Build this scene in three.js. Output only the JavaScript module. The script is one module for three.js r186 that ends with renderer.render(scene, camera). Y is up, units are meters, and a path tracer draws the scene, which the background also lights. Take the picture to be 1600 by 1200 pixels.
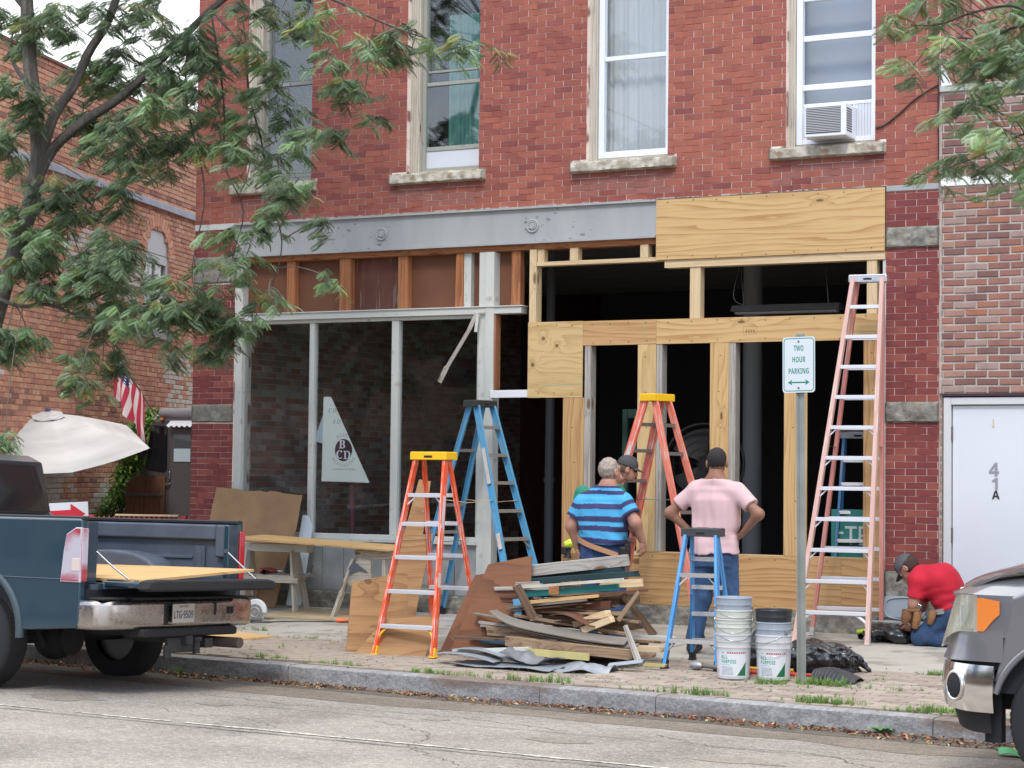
import * as THREE from 'three';
import { mergeGeometries, mergeVertices, toCreasedNormals } from 'three/addons/utils/BufferGeometryUtils.js';
import { RoundedBoxGeometry } from 'three/addons/geometries/RoundedBoxGeometry.js';
import { FontLoader } from 'three/addons/loaders/FontLoader.js';
import { TextGeometry } from 'three/addons/geometries/TextGeometry.js';

// ---------------------------------------------------------------- camera, sky, sun, exposure
const scene = new THREE.Scene();
const renderer = new THREE.WebGLRenderer({ antialias: true });
renderer.setSize(1024, 768);
renderer.toneMapping = THREE.LinearToneMapping;
renderer.toneMappingExposure = 1.46;
renderer.shadowMap.enabled = true;
const camera = new THREE.PerspectiveCamera(21.84, 1024 / 768, 0.1, 600);
{
  const yaw = 0.480987, pitch = 0.0438248, roll = 0.0112768;
  const f = new THREE.Vector3(-Math.sin(yaw) * Math.cos(pitch), Math.sin(pitch), -Math.cos(yaw) * Math.cos(pitch));
  const r = new THREE.Vector3(Math.cos(yaw), 0, -Math.sin(yaw)), u = new THREE.Vector3().crossVectors(r, f);
  camera.position.set(0, 1.605, 19.607);
  camera.up.copy(u).multiplyScalar(Math.cos(roll)).addScaledVector(r, -Math.sin(roll));
  camera.lookAt(camera.position.clone().add(f));
}
function rng(seed) { let a = seed >>> 0; return () => { a = (a + 0x6D2B79F5) | 0; let t = Math.imul(a ^ (a >>> 15), 1 | a); t = (t + Math.imul(t ^ (t >>> 7), 61 | t)) ^ t; return ((t ^ (t >>> 14)) >>> 0) / 4294967296; }; }
const clamp = (v, a = 0, b = 1) => Math.min(b, Math.max(a, v)), lerp = (a, b, t) => a + (b - a) * t;
const smooth = (a, b, v) => { const t = clamp((v - a) / (b - a)); return t * t * (3 - 2 * t); };
// tileable value noise on a lattice of period p
function hash2(i, j, s) { let h = Math.imul(i, 374761393) + Math.imul(j, 668265263) + Math.imul(s, 1274126177); h = Math.imul(h ^ (h >>> 13), 1274126177); return ((h ^ (h >>> 16)) >>> 0) / 4294967296; }
function vnoise(x, y, px, py, s = 0) {
  const i = Math.floor(x), j = Math.floor(y), fx = x - i, fy = y - j, u = fx * fx * (3 - 2 * fx), v = fy * fy * (3 - 2 * fy);
  const m = (a, n) => ((a % n) + n) % n;
  const a = hash2(m(i, px), m(j, py), s), b = hash2(m(i + 1, px), m(j, py), s), c = hash2(m(i, px), m(j + 1, py), s), d = hash2(m(i + 1, px), m(j + 1, py), s);
  return lerp(lerp(a, b, u), lerp(c, d, u), v);
}
function fbm(u, v, px, py, oct = 4, s = 0) { let t = 0, a = 0.5, n = 0; for (let o = 0; o < oct; o++) { t += a * vnoise(u * px, v * py, px, py, s + o * 17); n += a; a *= 0.5; px *= 2; py *= 2; } return t / n; }
function h3(i, j, k, s) { return hash2(i + Math.imul(k, 7919), j + Math.imul(k, 104729), s); }
function noise3(x, y, z, s = 0) {
  const i = Math.floor(x), j = Math.floor(y), k = Math.floor(z), f = t => t * t * (3 - 2 * t), u = f(x - i), v = f(y - j), w = f(z - k);
  const g = (a, b, c) => h3(i + a, j + b, k + c, s);
  return lerp(lerp(lerp(g(0, 0, 0), g(1, 0, 0), u), lerp(g(0, 1, 0), g(1, 1, 0), u), v), lerp(lerp(g(0, 0, 1), g(1, 0, 1), u), lerp(g(0, 1, 1), g(1, 1, 1), u), v), w) * 2 - 1;
}
// sky: bright broken cloud, bluer in the gaps overhead
{
  const W = 1024, H = 512, d = new Float32Array(W * H * 4);
  for (let j = 0; j < H; j++) for (let i = 0; i < W; i++) {
    const u = i / W, v = j / H, el = (v - 0.5) * Math.PI, e = Math.max(0, Math.sin(el));
    const k = 1 / (e + 0.25), az = u * Math.PI * 2;
    const x = Math.cos(az) * Math.cos(el) * k, z = Math.sin(az) * Math.cos(el) * k;
    let c = 0, a = 0.5; for (let o = 0; o < 5; o++) { c += a * (noise3(x * 1.3 * 2 ** o + 7, 3.1 + o, z * 1.3 * 2 ** o, 5) * 0.5 + 0.5); a *= 0.5; }
    const cl = smooth(0.36, 0.64, c), haze = Math.exp(-e * 5);
    const up = 0.92 + 0.6 * smooth(0.1, 0.8, e), blue = [0.36, 0.60, 1.12], cloud = [1.30, 1.30, 1.30].map(q => q * up), hz = [1.14, 1.15, 1.17];
    for (let n = 0; n < 3; n++) {
      let q = lerp(blue[n], cloud[n] * (0.84 + 0.3 * c), cl * 0.92); q = lerp(q, hz[n], haze * 0.8);
      if (el < 0) q = lerp(hz[n], 0.35, smooth(0, 0.25, -el));
      d[(j * W + i) * 4 + n] = q;
    }
    d[(j * W + i) * 4 + 3] = 1;
  }
  const t = new THREE.DataTexture(d, W, H, THREE.RGBAFormat, THREE.FloatType);
  t.mapping = THREE.EquirectangularReflectionMapping; t.magFilter = t.minFilter = THREE.LinearFilter; t.needsUpdate = true;
  scene.background = t; scene.environment = t;
}
const sun = new THREE.DirectionalLight(new THREE.Color(1, 0.93, 0.83), 1.5);
sun.position.set(-2, 34, 30); sun.target.position.set(-8.5, 1, 2);
sun.shadow.radius = 24; sun.castShadow = true; sun.shadow.mapSize.set(2048, 2048);
Object.assign(sun.shadow.camera, { left: -14, right: 14, top: 14, bottom: -14, near: 1, far: 90 });
scene.add(sun, sun.target);

// ---------------------------------------------------------------- helpers
const V = (x, y, z) => new THREE.Vector3(x, y, z);
const names = {};
function numbered(n) { const k = names[n] = (names[n] ?? -1) + 1; return k ? n + '_' + String(k).padStart(3, '0') : n; }
function thing(name, label, category, [x, y, z] = [0, 0, 0], turn = 0, group) {
  const o = new THREE.Group(); o.name = numbered(name); o.position.set(x, y, z); o.rotation.y = turn;
  o.userData = { label, category }; if (group) o.userData.group = group;
  scene.add(o); return o;
}
function part(parent, name, geo, mat, label, kind) {
  const m = new THREE.Mesh(Array.isArray(geo) ? mergeGeometries(geo.map(strip)) : geo, mat);
  m.name = name; m.castShadow = m.receiveShadow = true;
  if (label) m.userData.label = label; if (kind) m.userData.kind = kind;
  parent.add(m); return m;
}
function group(parent, name, label) { const g = new THREE.Group(); g.name = name; if (label) g.userData.label = label; parent.add(g); return g; }
function solo(name, geo, mat, label, category, grp) { const m = part(scene, numbered(name), geo, mat, label); m.userData.category = category; if (grp) m.userData.group = grp; return m; }
function struct(name, geo, mat, kind = 'structure') { const m = part(scene, numbered(name), geo, mat); m.userData.kind = kind; return m; }
function strip(g) { g = g.index ? g.toNonIndexed() : g; for (const k of Object.keys(g.attributes)) if (!['position', 'normal', 'uv', 'color'].includes(k)) g.deleteAttribute(k); if (!g.attributes.normal) g.computeVertexNormals(); if (!g.attributes.uv) planar(g); return g; }
const merge = a => mergeGeometries(a.map(strip));
// uv in metres by the main axis of the normal; grain axis runs along u
function planar(g, grain = 'x', off = [0, 0]) {
  const p = g.attributes.position, n = g.attributes.normal, uv = new Float32Array(p.count * 2), gi = 'xyz'.indexOf(grain);
  for (let i = 0; i < p.count; i++) {
    const a = [p.getX(i), p.getY(i), p.getZ(i)], b = [Math.abs(n.getX(i)), Math.abs(n.getY(i)), Math.abs(n.getZ(i))];
    const m = b[0] >= b[1] && b[0] >= b[2] ? 0 : b[1] >= b[2] ? 1 : 2, r = [0, 1, 2].filter(k => k !== m);
    if (r[1] === gi || (m === 0 && gi !== 1 && r[1] === 2)) r.reverse();
    uv[2 * i] = a[r[0]] + off[0]; uv[2 * i + 1] = a[r[1]] + off[1] + (m === gi ? 0.37 : 0);
  }
  g.setAttribute('uv', new THREE.BufferAttribute(uv, 2)); return g;
}
let uvShift = 0;
function box(w, h, d, x = 0, y = 0, z = 0, o = {}) {
  const g = o.r ? strip(new RoundedBoxGeometry(w, h, d, o.seg || 1, Math.min(o.r, w / 2.01, h / 2.01, d / 2.01))) : new THREE.BoxGeometry(w, h, d).toNonIndexed();
  uvShift += 0.731; planar(g, o.g || 'x', o.keep ? [x, y] : [uvShift % 5, (uvShift * 1.7) % 3]);
  if (o.rx) g.rotateX(o.rx); if (o.rz) g.rotateZ(o.rz); if (o.ry) g.rotateY(o.ry);
  g.translate(x, y, z); return g;
}
// box spanning two corners
const span = (x0, x1, y0, y1, z0, z1, o) => box(Math.abs(x1 - x0), Math.abs(y1 - y0), Math.abs(z1 - z0), (x0 + x1) / 2, (y0 + y1) / 2, (z0 + z1) / 2, o);
// bar of section a x b from p to q; up hints the direction of b
function bar(p, q, a, b, up = [0, 1, 0], o = {}) {
  const P = V(...p), Q = V(...q), L = P.distanceTo(Q), g = o.r ? strip(new RoundedBoxGeometry(a, b, L, 1, o.r)) : new THREE.BoxGeometry(a, b, L).toNonIndexed();
  uvShift += 0.613; planar(g, 'z', [uvShift % 4, (uvShift * 1.3) % 3]);
  const z = Q.clone().sub(P).normalize(); let x = new THREE.Vector3().crossVectors(V(...up), z); if (x.lengthSq() < 1e-6) x = V(1, 0, 0); x.normalize();
  const y = new THREE.Vector3().crossVectors(z, x), m = new THREE.Matrix4().makeBasis(x, y, z).setPosition(P.add(Q).multiplyScalar(0.5));
  return g.applyMatrix4(m);
}
// C-section rail: web and two flanges (open side towards +x of the bar)
function channel(p, q, w, d, t, up) {
  const P = V(...p), Q = V(...q), L = P.distanceTo(Q);
  const g = merge([new THREE.BoxGeometry(t, d, L).translate(-w / 2 + t / 2, 0, 0), new THREE.BoxGeometry(w - t, t, L).translate(t / 2, d / 2 - t / 2, 0), new THREE.BoxGeometry(w - t, t, L).translate(t / 2, -d / 2 + t / 2, 0)]);
  planar(g, 'z');
  const z = Q.clone().sub(P).normalize(), x = new THREE.Vector3().crossVectors(V(...up), z).normalize(), y = new THREE.Vector3().crossVectors(z, x);
  return g.applyMatrix4(new THREE.Matrix4().makeBasis(x, y, z).setPosition(P.add(Q).multiplyScalar(0.5)));
}
function tube(pts, r, seg = 24, rad = 8, closed = false) { return new THREE.TubeGeometry(new THREE.CatmullRomCurve3(pts.map(a => V(...a)), closed), seg, r, rad, closed); }
// tube with a radius per point
function limb(pts, radii, rad = 8, sub = 4) {
  const c = new THREE.CatmullRomCurve3(pts.map(a => V(...a))), n = (pts.length - 1) * sub, g = new THREE.TubeGeometry(c, n, 1, rad), p = g.attributes.position, fr = [];
  for (let i = 0; i <= n; i++) { const t = i / n * (radii.length - 1), k = Math.min(radii.length - 2, Math.floor(t)); fr.push(lerp(radii[k], radii[k + 1], t - k)); }
  for (let i = 0; i <= n; i++) { const o = c.getPointAt(i / n); for (let j = 0; j <= rad; j++) { const q = i * (rad + 1) + j; p.setXYZ(q, o.x + (p.getX(q) - o.x) * fr[i], o.y + (p.getY(q) - o.y) * fr[i], o.z + (p.getZ(q) - o.z) * fr[i]); } }
  g.computeVertexNormals(); return g;
}
const cyl = (r0, r1, h, x = 0, y = 0, z = 0, seg = 20, o = {}) => { const g = new THREE.CylinderGeometry(r0, r1, h, seg); if (o.rx) g.rotateX(o.rx); if (o.rz) g.rotateZ(o.rz); if (o.ry) g.rotateY(o.ry); return g.translate(x, y, z); };
function extrude(pts, depth, bevel = 0, holes = [], o = {}) {
  const s = !Array.isArray(pts) ? pts : new THREE.Shape(pts.map(a => new THREE.Vector2(...a)));
  for (const h of holes) s.holes.push(!Array.isArray(h) ? h : new THREE.Path(h.map(a => new THREE.Vector2(...a))));
  const g = new THREE.ExtrudeGeometry(s, { depth: depth - 2 * bevel, bevelEnabled: bevel > 0, bevelThickness: bevel, bevelSize: bevel, bevelOffset: -bevel, bevelSegments: o.seg || 2, curveSegments: o.curve || 12 });
  g.translate(0, 0, bevel); return g;
}
// thin sheet from a function (u, v) -> [x, y, z] with thickness t
function sheet(fn, nu, nv, t = 0.004, su = 1, sv = 1) {
  const g = new THREE.PlaneGeometry(1, 1, nu, nv), p = g.attributes.position, uv = g.attributes.uv;
  for (let i = 0; i < p.count; i++) { const a = uv.getX(i), b = uv.getY(i); p.setXYZ(i, ...fn(a, b)); uv.setXY(i, a * su, b * sv); }
  g.computeVertexNormals(); if (!t) return g;
  const n = g.attributes.normal, b = g.clone(), q = b.attributes.position, bn = b.attributes.normal, ix = b.index.array;
  for (let i = 0; i < p.count; i++) { q.setXYZ(i, p.getX(i) - n.getX(i) * t, p.getY(i) - n.getY(i) * t, p.getZ(i) - n.getZ(i) * t); bn.setXYZ(i, -n.getX(i), -n.getY(i), -n.getZ(i)); }
  for (let i = 0; i < ix.length; i += 3) { const k = ix[i]; ix[i] = ix[i + 1]; ix[i + 1] = k; }
  const rim = [], ring = []; for (let i = 0; i <= nu; i++) ring.push(i); for (let j = 1; j <= nv; j++) ring.push(j * (nu + 1) + nu); for (let i = nu - 1; i >= 0; i--) ring.push(nv * (nu + 1) + i); for (let j = nv - 1; j > 0; j--) ring.push(j * (nu + 1));
  for (let k = 0; k < ring.length; k++) { const a = ring[k], c = ring[(k + 1) % ring.length]; for (const [w, m] of [[p, a], [q, a], [p, c], [p, c], [q, a], [q, c]]) rim.push(w.getX(m), w.getY(m), w.getZ(m)); }
  const e = new THREE.BufferGeometry(); e.setAttribute('position', new THREE.Float32BufferAttribute(rim, 3)); e.computeVertexNormals(); e.setAttribute('uv', new THREE.Float32BufferAttribute(new Float32Array(rim.length / 3 * 2), 2));
  return merge([g, b, e]);
}
// naive surface nets over a signed distance function
function nets(sdf, lo, hi, h, smoothUV = true) {
  const n = [0, 1, 2].map(k => Math.ceil((hi[k] - lo[k]) / h) + 2), [nx, ny, nz] = n, F = new Float32Array(nx * ny * nz), id = new Int32Array(nx * ny * nz).fill(-1);
  const at = (i, j, k) => i + nx * (j + ny * k), pos = [], idx = [];
  for (let k = 0; k < nz; k++) for (let j = 0; j < ny; j++) for (let i = 0; i < nx; i++) F[at(i, j, k)] = sdf(lo[0] + (i - 0.5) * h, lo[1] + (j - 0.5) * h, lo[2] + (k - 0.5) * h);
  const E = [[0, 1], [2, 3], [4, 5], [6, 7], [0, 2], [1, 3], [4, 6], [5, 7], [0, 4], [1, 5], [2, 6], [3, 7]];
  for (let k = 0; k < nz - 1; k++) for (let j = 0; j < ny - 1; j++) for (let i = 0; i < nx - 1; i++) {
    const v = []; for (let c = 0; c < 8; c++) v.push(F[at(i + (c & 1), j + ((c >> 1) & 1), k + (c >> 2))]);
    let m = 0; for (let c = 0; c < 8; c++) if (v[c] < 0) m |= 1 << c;
    if (m === 0 || m === 255) continue;
    let x = 0, y = 0, z = 0, q = 0;
    for (const [a, b] of E) if ((v[a] < 0) !== (v[b] < 0)) { const t = v[a] / (v[a] - v[b]); x += lerp(a & 1, b & 1, t); y += lerp((a >> 1) & 1, (b >> 1) & 1, t); z += lerp(a >> 2, b >> 2, t); q++; }
    id[at(i, j, k)] = pos.length / 3; pos.push(lo[0] + (i - 0.5 + x / q) * h, lo[1] + (j - 0.5 + y / q) * h, lo[2] + (k - 0.5 + z / q) * h);
  }
  const quad = (a, b, c, d, f) => { if (a < 0 || b < 0 || c < 0 || d < 0) return; f ? idx.push(a, b, c, a, c, d) : idx.push(a, c, b, a, d, c); };
  for (let k = 1; k < nz - 1; k++) for (let j = 1; j < ny - 1; j++) for (let i = 1; i < nx - 1; i++) {
    const s = F[at(i, j, k)] < 0;
    if (s !== F[at(i + 1, j, k)] < 0) quad(id[at(i, j - 1, k - 1)], id[at(i, j, k - 1)], id[at(i, j, k)], id[at(i, j - 1, k)], s);
    if (s !== F[at(i, j + 1, k)] < 0) quad(id[at(i - 1, j, k - 1)], id[at(i - 1, j, k)], id[at(i, j, k)], id[at(i, j, k - 1)], s);
    if (s !== F[at(i, j, k + 1)] < 0) quad(id[at(i - 1, j - 1, k)], id[at(i, j - 1, k)], id[at(i, j, k)], id[at(i - 1, j, k)], s);
  }
  const g = new THREE.BufferGeometry(); g.setAttribute('position', new THREE.Float32BufferAttribute(pos, 3)); g.setIndex(idx);
  g.computeVertexNormals(); return planar(g);
}
const smin = (a, b, k) => { const h = Math.max(k - Math.abs(a - b), 0) / k; return Math.min(a, b) - h * h * k * 0.25; };
function capsule(x, y, z, a, b) { // a, b: [x, y, z, r]
  const dx = b[0] - a[0], dy = b[1] - a[1], dz = b[2] - a[2], t = clamp(((x - a[0]) * dx + (y - a[1]) * dy + (z - a[2]) * dz) / (dx * dx + dy * dy + dz * dz + 1e-9));
  return Math.hypot(x - a[0] - dx * t, y - a[1] - dy * t, z - a[2] - dz * t) - lerp(a[3], b[3], t);
}
function ellipsoid(x, y, z, c, r) { const k = Math.hypot((x - c[0]) / r[0], (y - c[1]) / r[1], (z - c[2]) / r[2]); return (k - 1) * Math.min(r[0], r[1], r[2]); }
function paint(g, fn) { const p = g.attributes.position, c = new Float32Array(p.count * 3); for (let i = 0; i < p.count; i++) c.set(fn(p.getX(i), p.getY(i), p.getZ(i), i), i * 3); g.setAttribute('color', new THREE.BufferAttribute(c, 3)); return g; }

// ---------------------------------------------------------------- textures and materials
function tex(w, h, fn, o = {}) { // fn(u, v) -> [r, g, b] linear 0..1 or a number; stored sRGB for colours
  const d = new Uint8Array(w * h * 4), s = o.data ? (x => x) : (x => x <= 0.0031308 ? x * 12.92 : 1.055 * x ** (1 / 2.4) - 0.055);
  for (let j = 0; j < h; j++) for (let i = 0; i < w; i++) { let c = fn((i + 0.5) / w, (j + 0.5) / h); if (!Array.isArray(c)) c = [c, c, c]; const k = (j * w + i) * 4; for (let n = 0; n < 3; n++) d[k + n] = Math.round(clamp(s(clamp(c[n]))) * 255); d[k + 3] = 255; }
  const t = new THREE.DataTexture(d, w, h); t.wrapS = t.wrapT = THREE.RepeatWrapping; t.magFilter = THREE.LinearFilter; t.minFilter = THREE.LinearMipmapLinearFilter; t.generateMipmaps = true;
  if (!o.data) t.colorSpace = THREE.SRGBColorSpace; if (o.m) t.repeat.set(1 / o.m[0], 1 / o.m[1]); t.needsUpdate = true; return t;
}
function rep(t, a, b = a) { const c = t.clone(); c.repeat.set(1 / a, 1 / b); c.needsUpdate = true; return c; }
const mat = (r, g, b, rough = 0.7, o = {}) => new THREE.MeshStandardMaterial({ color: new THREE.Color().setRGB(r, g, b), roughness: rough, ...o });
const phys = (r, g, b, rough = 0.7, o = {}) => new THREE.MeshPhysicalMaterial({ color: new THREE.Color().setRGB(r, g, b), roughness: rough, ...o });
const mix = (a, b, t) => a.map((v, i) => lerp(v, b[i], t));
const T = {};
T.grit = tex(256, 256, (u, v) => 0.5 * fbm(u, v, 24, 24, 3, 3) + 0.5 * fbm(u, v, 5, 5, 3, 9), { data: true, m: [0.5, 0.5] });
T.mottle = tex(256, 256, (u, v) => 0.72 + 0.42 * (fbm(u, v, 4, 4, 5, 21) - 0.15), { m: [0.6, 0.6] });
T.cloth = tex(256, 256, (u, v) => 0.5 + 0.3 * Math.sin(u * 6.283 * 64) * Math.sin(v * 6.283 * 64) + 0.4 * (fbm(u, v, 8, 8, 3, 2) - 0.5), { data: true, m: [0.25, 0.25] });
T.rock = tex(256, 256, (u, v) => { const n = fbm(u, v, 6, 6, 5, 40), r = Math.abs(fbm(u, v, 9, 9, 4, 50) - 0.5) * 2; return 0.6 * n + 0.4 * r; }, { data: true, m: [0.45, 0.45] });
T.rockCol = tex(256, 256, (u, v) => { const n = fbm(u, v, 7, 7, 5, 40), q = fbm(u, v, 3, 3, 4, 77); return mix(mix([0.18, 0.175, 0.15], [0.30, 0.29, 0.25], smooth(0.25, 0.75, n)), [0.25, 0.22, 0.15], smooth(0.55, 0.8, q) * 0.5); }, { m: [0.45, 0.45] });
T.sillCol = tex(256, 256, (u, v) => { const n = fbm(u, v, 7, 7, 5, 41), q = fbm(u, v, 5, 5, 4, 78); return mix(mix([0.34, 0.30, 0.23], [0.56, 0.52, 0.44], smooth(0.3, 0.7, n)), [0.24, 0.15, 0.08], smooth(0.6, 0.8, q) * 0.7); }, { m: [0.5, 0.5] });
// plywood veneer: warped growth bands, cathedral arches, knots; grain along u
function veneer(seed, base, dark, knots, o = {}) {
  const ks = []; const R = rng(seed * 977 + 5); for (let i = 0; i < knots; i++) ks.push([R(), R(), 0.025 + 0.03 * R()]);
  return tex(o.w || 512, o.h || 512, (u, v) => {
    let warp = 0, dk = 0, ring = 0;
    for (const [kx, ky, kr] of ks) { let dx = u - kx, dy = v - ky; dx -= Math.round(dx); dy -= Math.round(dy); const d = Math.hypot(dx * 1.25, dy * 1.0) / kr; const e = Math.exp(-d * d * 0.18); warp += e * 1.6 * Math.sign(dy || 1) * (1 - Math.exp(-Math.abs(dy) * 60)); dk = Math.max(dk, 1 - smooth(0.5, 1.05, d + 0.2 * fbm(u, v, 30, 30, 2, 1))); ring = Math.max(ring, (1 - smooth(1, 2.2, d)) * (0.5 + 0.5 * Math.cos(d * 9))); }
    const big = fbm(u, v, 1, 3, 3, seed), md = fbm(u, v, 3, 18, 3, seed + 5);
    const ph = (v * (o.bands || 11) + (big - 0.5) * (o.arch || 6) + warp * 1.1 + md * 0.35);
    const saw = ph - Math.floor(ph), band = Math.pow(saw, 2.2) * (0.55 + 0.7 * fbm(u, v, 3, 5, 3, seed + 8));
    const fine = fbm(u, v, 10, 160, 3, seed + 11);
    let c = mix(base, dark, clamp(band * 0.85 + (fine - 0.5) * 0.9 + (fbm(u, v, 3, 3, 3, seed + 2) - 0.5) * 0.5));
    c = mix(c, dark.map(x => x * 0.5), ring * 0.35); c = mix(c, [0.12, 0.055, 0.02], dk * 0.85); return c;
  }, { m: o.m || [1.6, 1.2] });
}
T.plyA = veneer(3, [0.60, 0.395, 0.175], [0.36, 0.18, 0.055], 1, { bands: 12, arch: 7, m: [2.6, 0.8] });
T.plyB = veneer(14, [0.53, 0.325, 0.14], [0.30, 0.14, 0.048], 1, { bands: 13, arch: 7, m: [2.2, 0.9] });
T.plyD = veneer(33, [0.36, 0.20, 0.085], [0.20, 0.095, 0.035], 2, { bands: 9, arch: 6, m: [1.5, 1.0] });
T.plyC = veneer(27, [0.60, 0.43, 0.205], [0.45, 0.28, 0.10], 3, { bands: 6, arch: 5, m: [1.1, 0.9] });
T.lumber = veneer(8, [0.66, 0.51, 0.31], [0.50, 0.34, 0.17], 3, { bands: 10, arch: 3, m: [2.2, 0.5], w: 512, h: 128 });
T.grey = veneer(51, [0.44, 0.41, 0.36], [0.22, 0.19, 0.16], 3, { bands: 14, arch: 4, m: [1.8, 0.5], w: 512, h: 128 });
T.old = veneer(61, [0.34, 0.23, 0.14], [0.15, 0.085, 0.045], 4, { bands: 12, arch: 5, m: [1.6, 0.5], w: 512, h: 128 });
T.stain = veneer(71, [0.215, 0.085, 0.032], [0.12, 0.043, 0.017], 1, { bands: 5, arch: 4, m: [1.6, 1.3] });
T.chip = tex(512, 128, (u, v) => { const n = fbm(u, v, 20, 8, 4, 5), q = fbm(u, v, 5, 3, 3, 15); const p = smooth(0.70, 0.80, n * 0.7 + q * 0.38); return mix(mix([0.50, 0.52, 0.49], [0.62, 0.62, 0.57], q), [0.34, 0.31, 0.26], p * 0.7); }, { m: [1.8, 0.45] });
T.beam = tex(512, 256, (u, v) => { const n = fbm(u, v, 40, 24, 3, 5), q = fbm(u, v, 5, 3, 4, 15), s = fbm(u, v, 24, 2, 3, 25); let c = mix([0.33, 0.34, 0.345], [0.41, 0.415, 0.41], s); c = mix(c, [0.07, 0.06, 0.055], smooth(0.72, 0.76, n) * smooth(0.54, 0.68, q) * 0.6); return c; }, { m: [2.6, 1.0] });
const M = {
  plyD: new THREE.MeshStandardMaterial({ map: T.plyD, roughness: 0.78 }),
  plyA: new THREE.MeshStandardMaterial({ map: T.plyA, roughness: 0.72 }), plyB: new THREE.MeshStandardMaterial({ map: T.plyB, roughness: 0.72 }), plyC: new THREE.MeshStandardMaterial({ map: T.plyC, roughness: 0.72 }),
  lumber: new THREE.MeshStandardMaterial({ map: T.lumber, roughness: 0.75 }), grey: new THREE.MeshStandardMaterial({ map: T.grey, roughness: 0.9, bumpMap: T.grit, bumpScale: 0.002 }), old: new THREE.MeshStandardMaterial({ map: T.old, roughness: 0.9, bumpMap: T.grit, bumpScale: 0.002 }),
  stain: new THREE.MeshStandardMaterial({ map: T.stain, roughness: 0.6 }), chip: new THREE.MeshStandardMaterial({ map: T.chip, roughness: 0.75, bumpMap: T.grit, bumpScale: 0.001 }), beam: new THREE.MeshStandardMaterial({ map: T.beam, roughness: 0.55 }),
  rust: new THREE.MeshStandardMaterial({ map: T.old, color: new THREE.Color().setRGB(1.2, 0.72, 0.48), roughness: 0.85 }),
  rock: new THREE.MeshStandardMaterial({ map: T.rockCol, roughness: 0.95, bumpMap: T.rock, bumpScale: 0.02 }), sill: new THREE.MeshStandardMaterial({ map: T.sillCol, roughness: 0.95, bumpMap: T.rock, bumpScale: 0.012 }),
  dark: mat(0.012, 0.013, 0.016, 0.8), black: mat(0.02, 0.02, 0.022, 0.45), rubber: mat(0.018, 0.018, 0.019, 0.85, { bumpMap: T.grit, bumpScale: 0.001 }),
  white: mat(0.74, 0.76, 0.78, 0.45, { map: T.mottle }), vinyl: mat(0.78, 0.81, 0.86, 0.35), alu: mat(0.78, 0.79, 0.8, 0.42, { metalness: 0.85, roughnessMap: T.grit }), steel: mat(0.5, 0.5, 0.5, 0.38, { metalness: 0.9, roughnessMap: T.grit }), galv: mat(0.42, 0.43, 0.42, 0.5, { metalness: 0.55, map: T.mottle }),
  chrome: mat(0.74, 0.72, 0.70, 0.13, { metalness: 1 }), glass: phys(0.96, 0.98, 0.98, 0.02, { transmission: 1, thickness: 0, ior: 1.5 }),
  rope: mat(0.03, 0.03, 0.03, 0.6),
};
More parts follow.
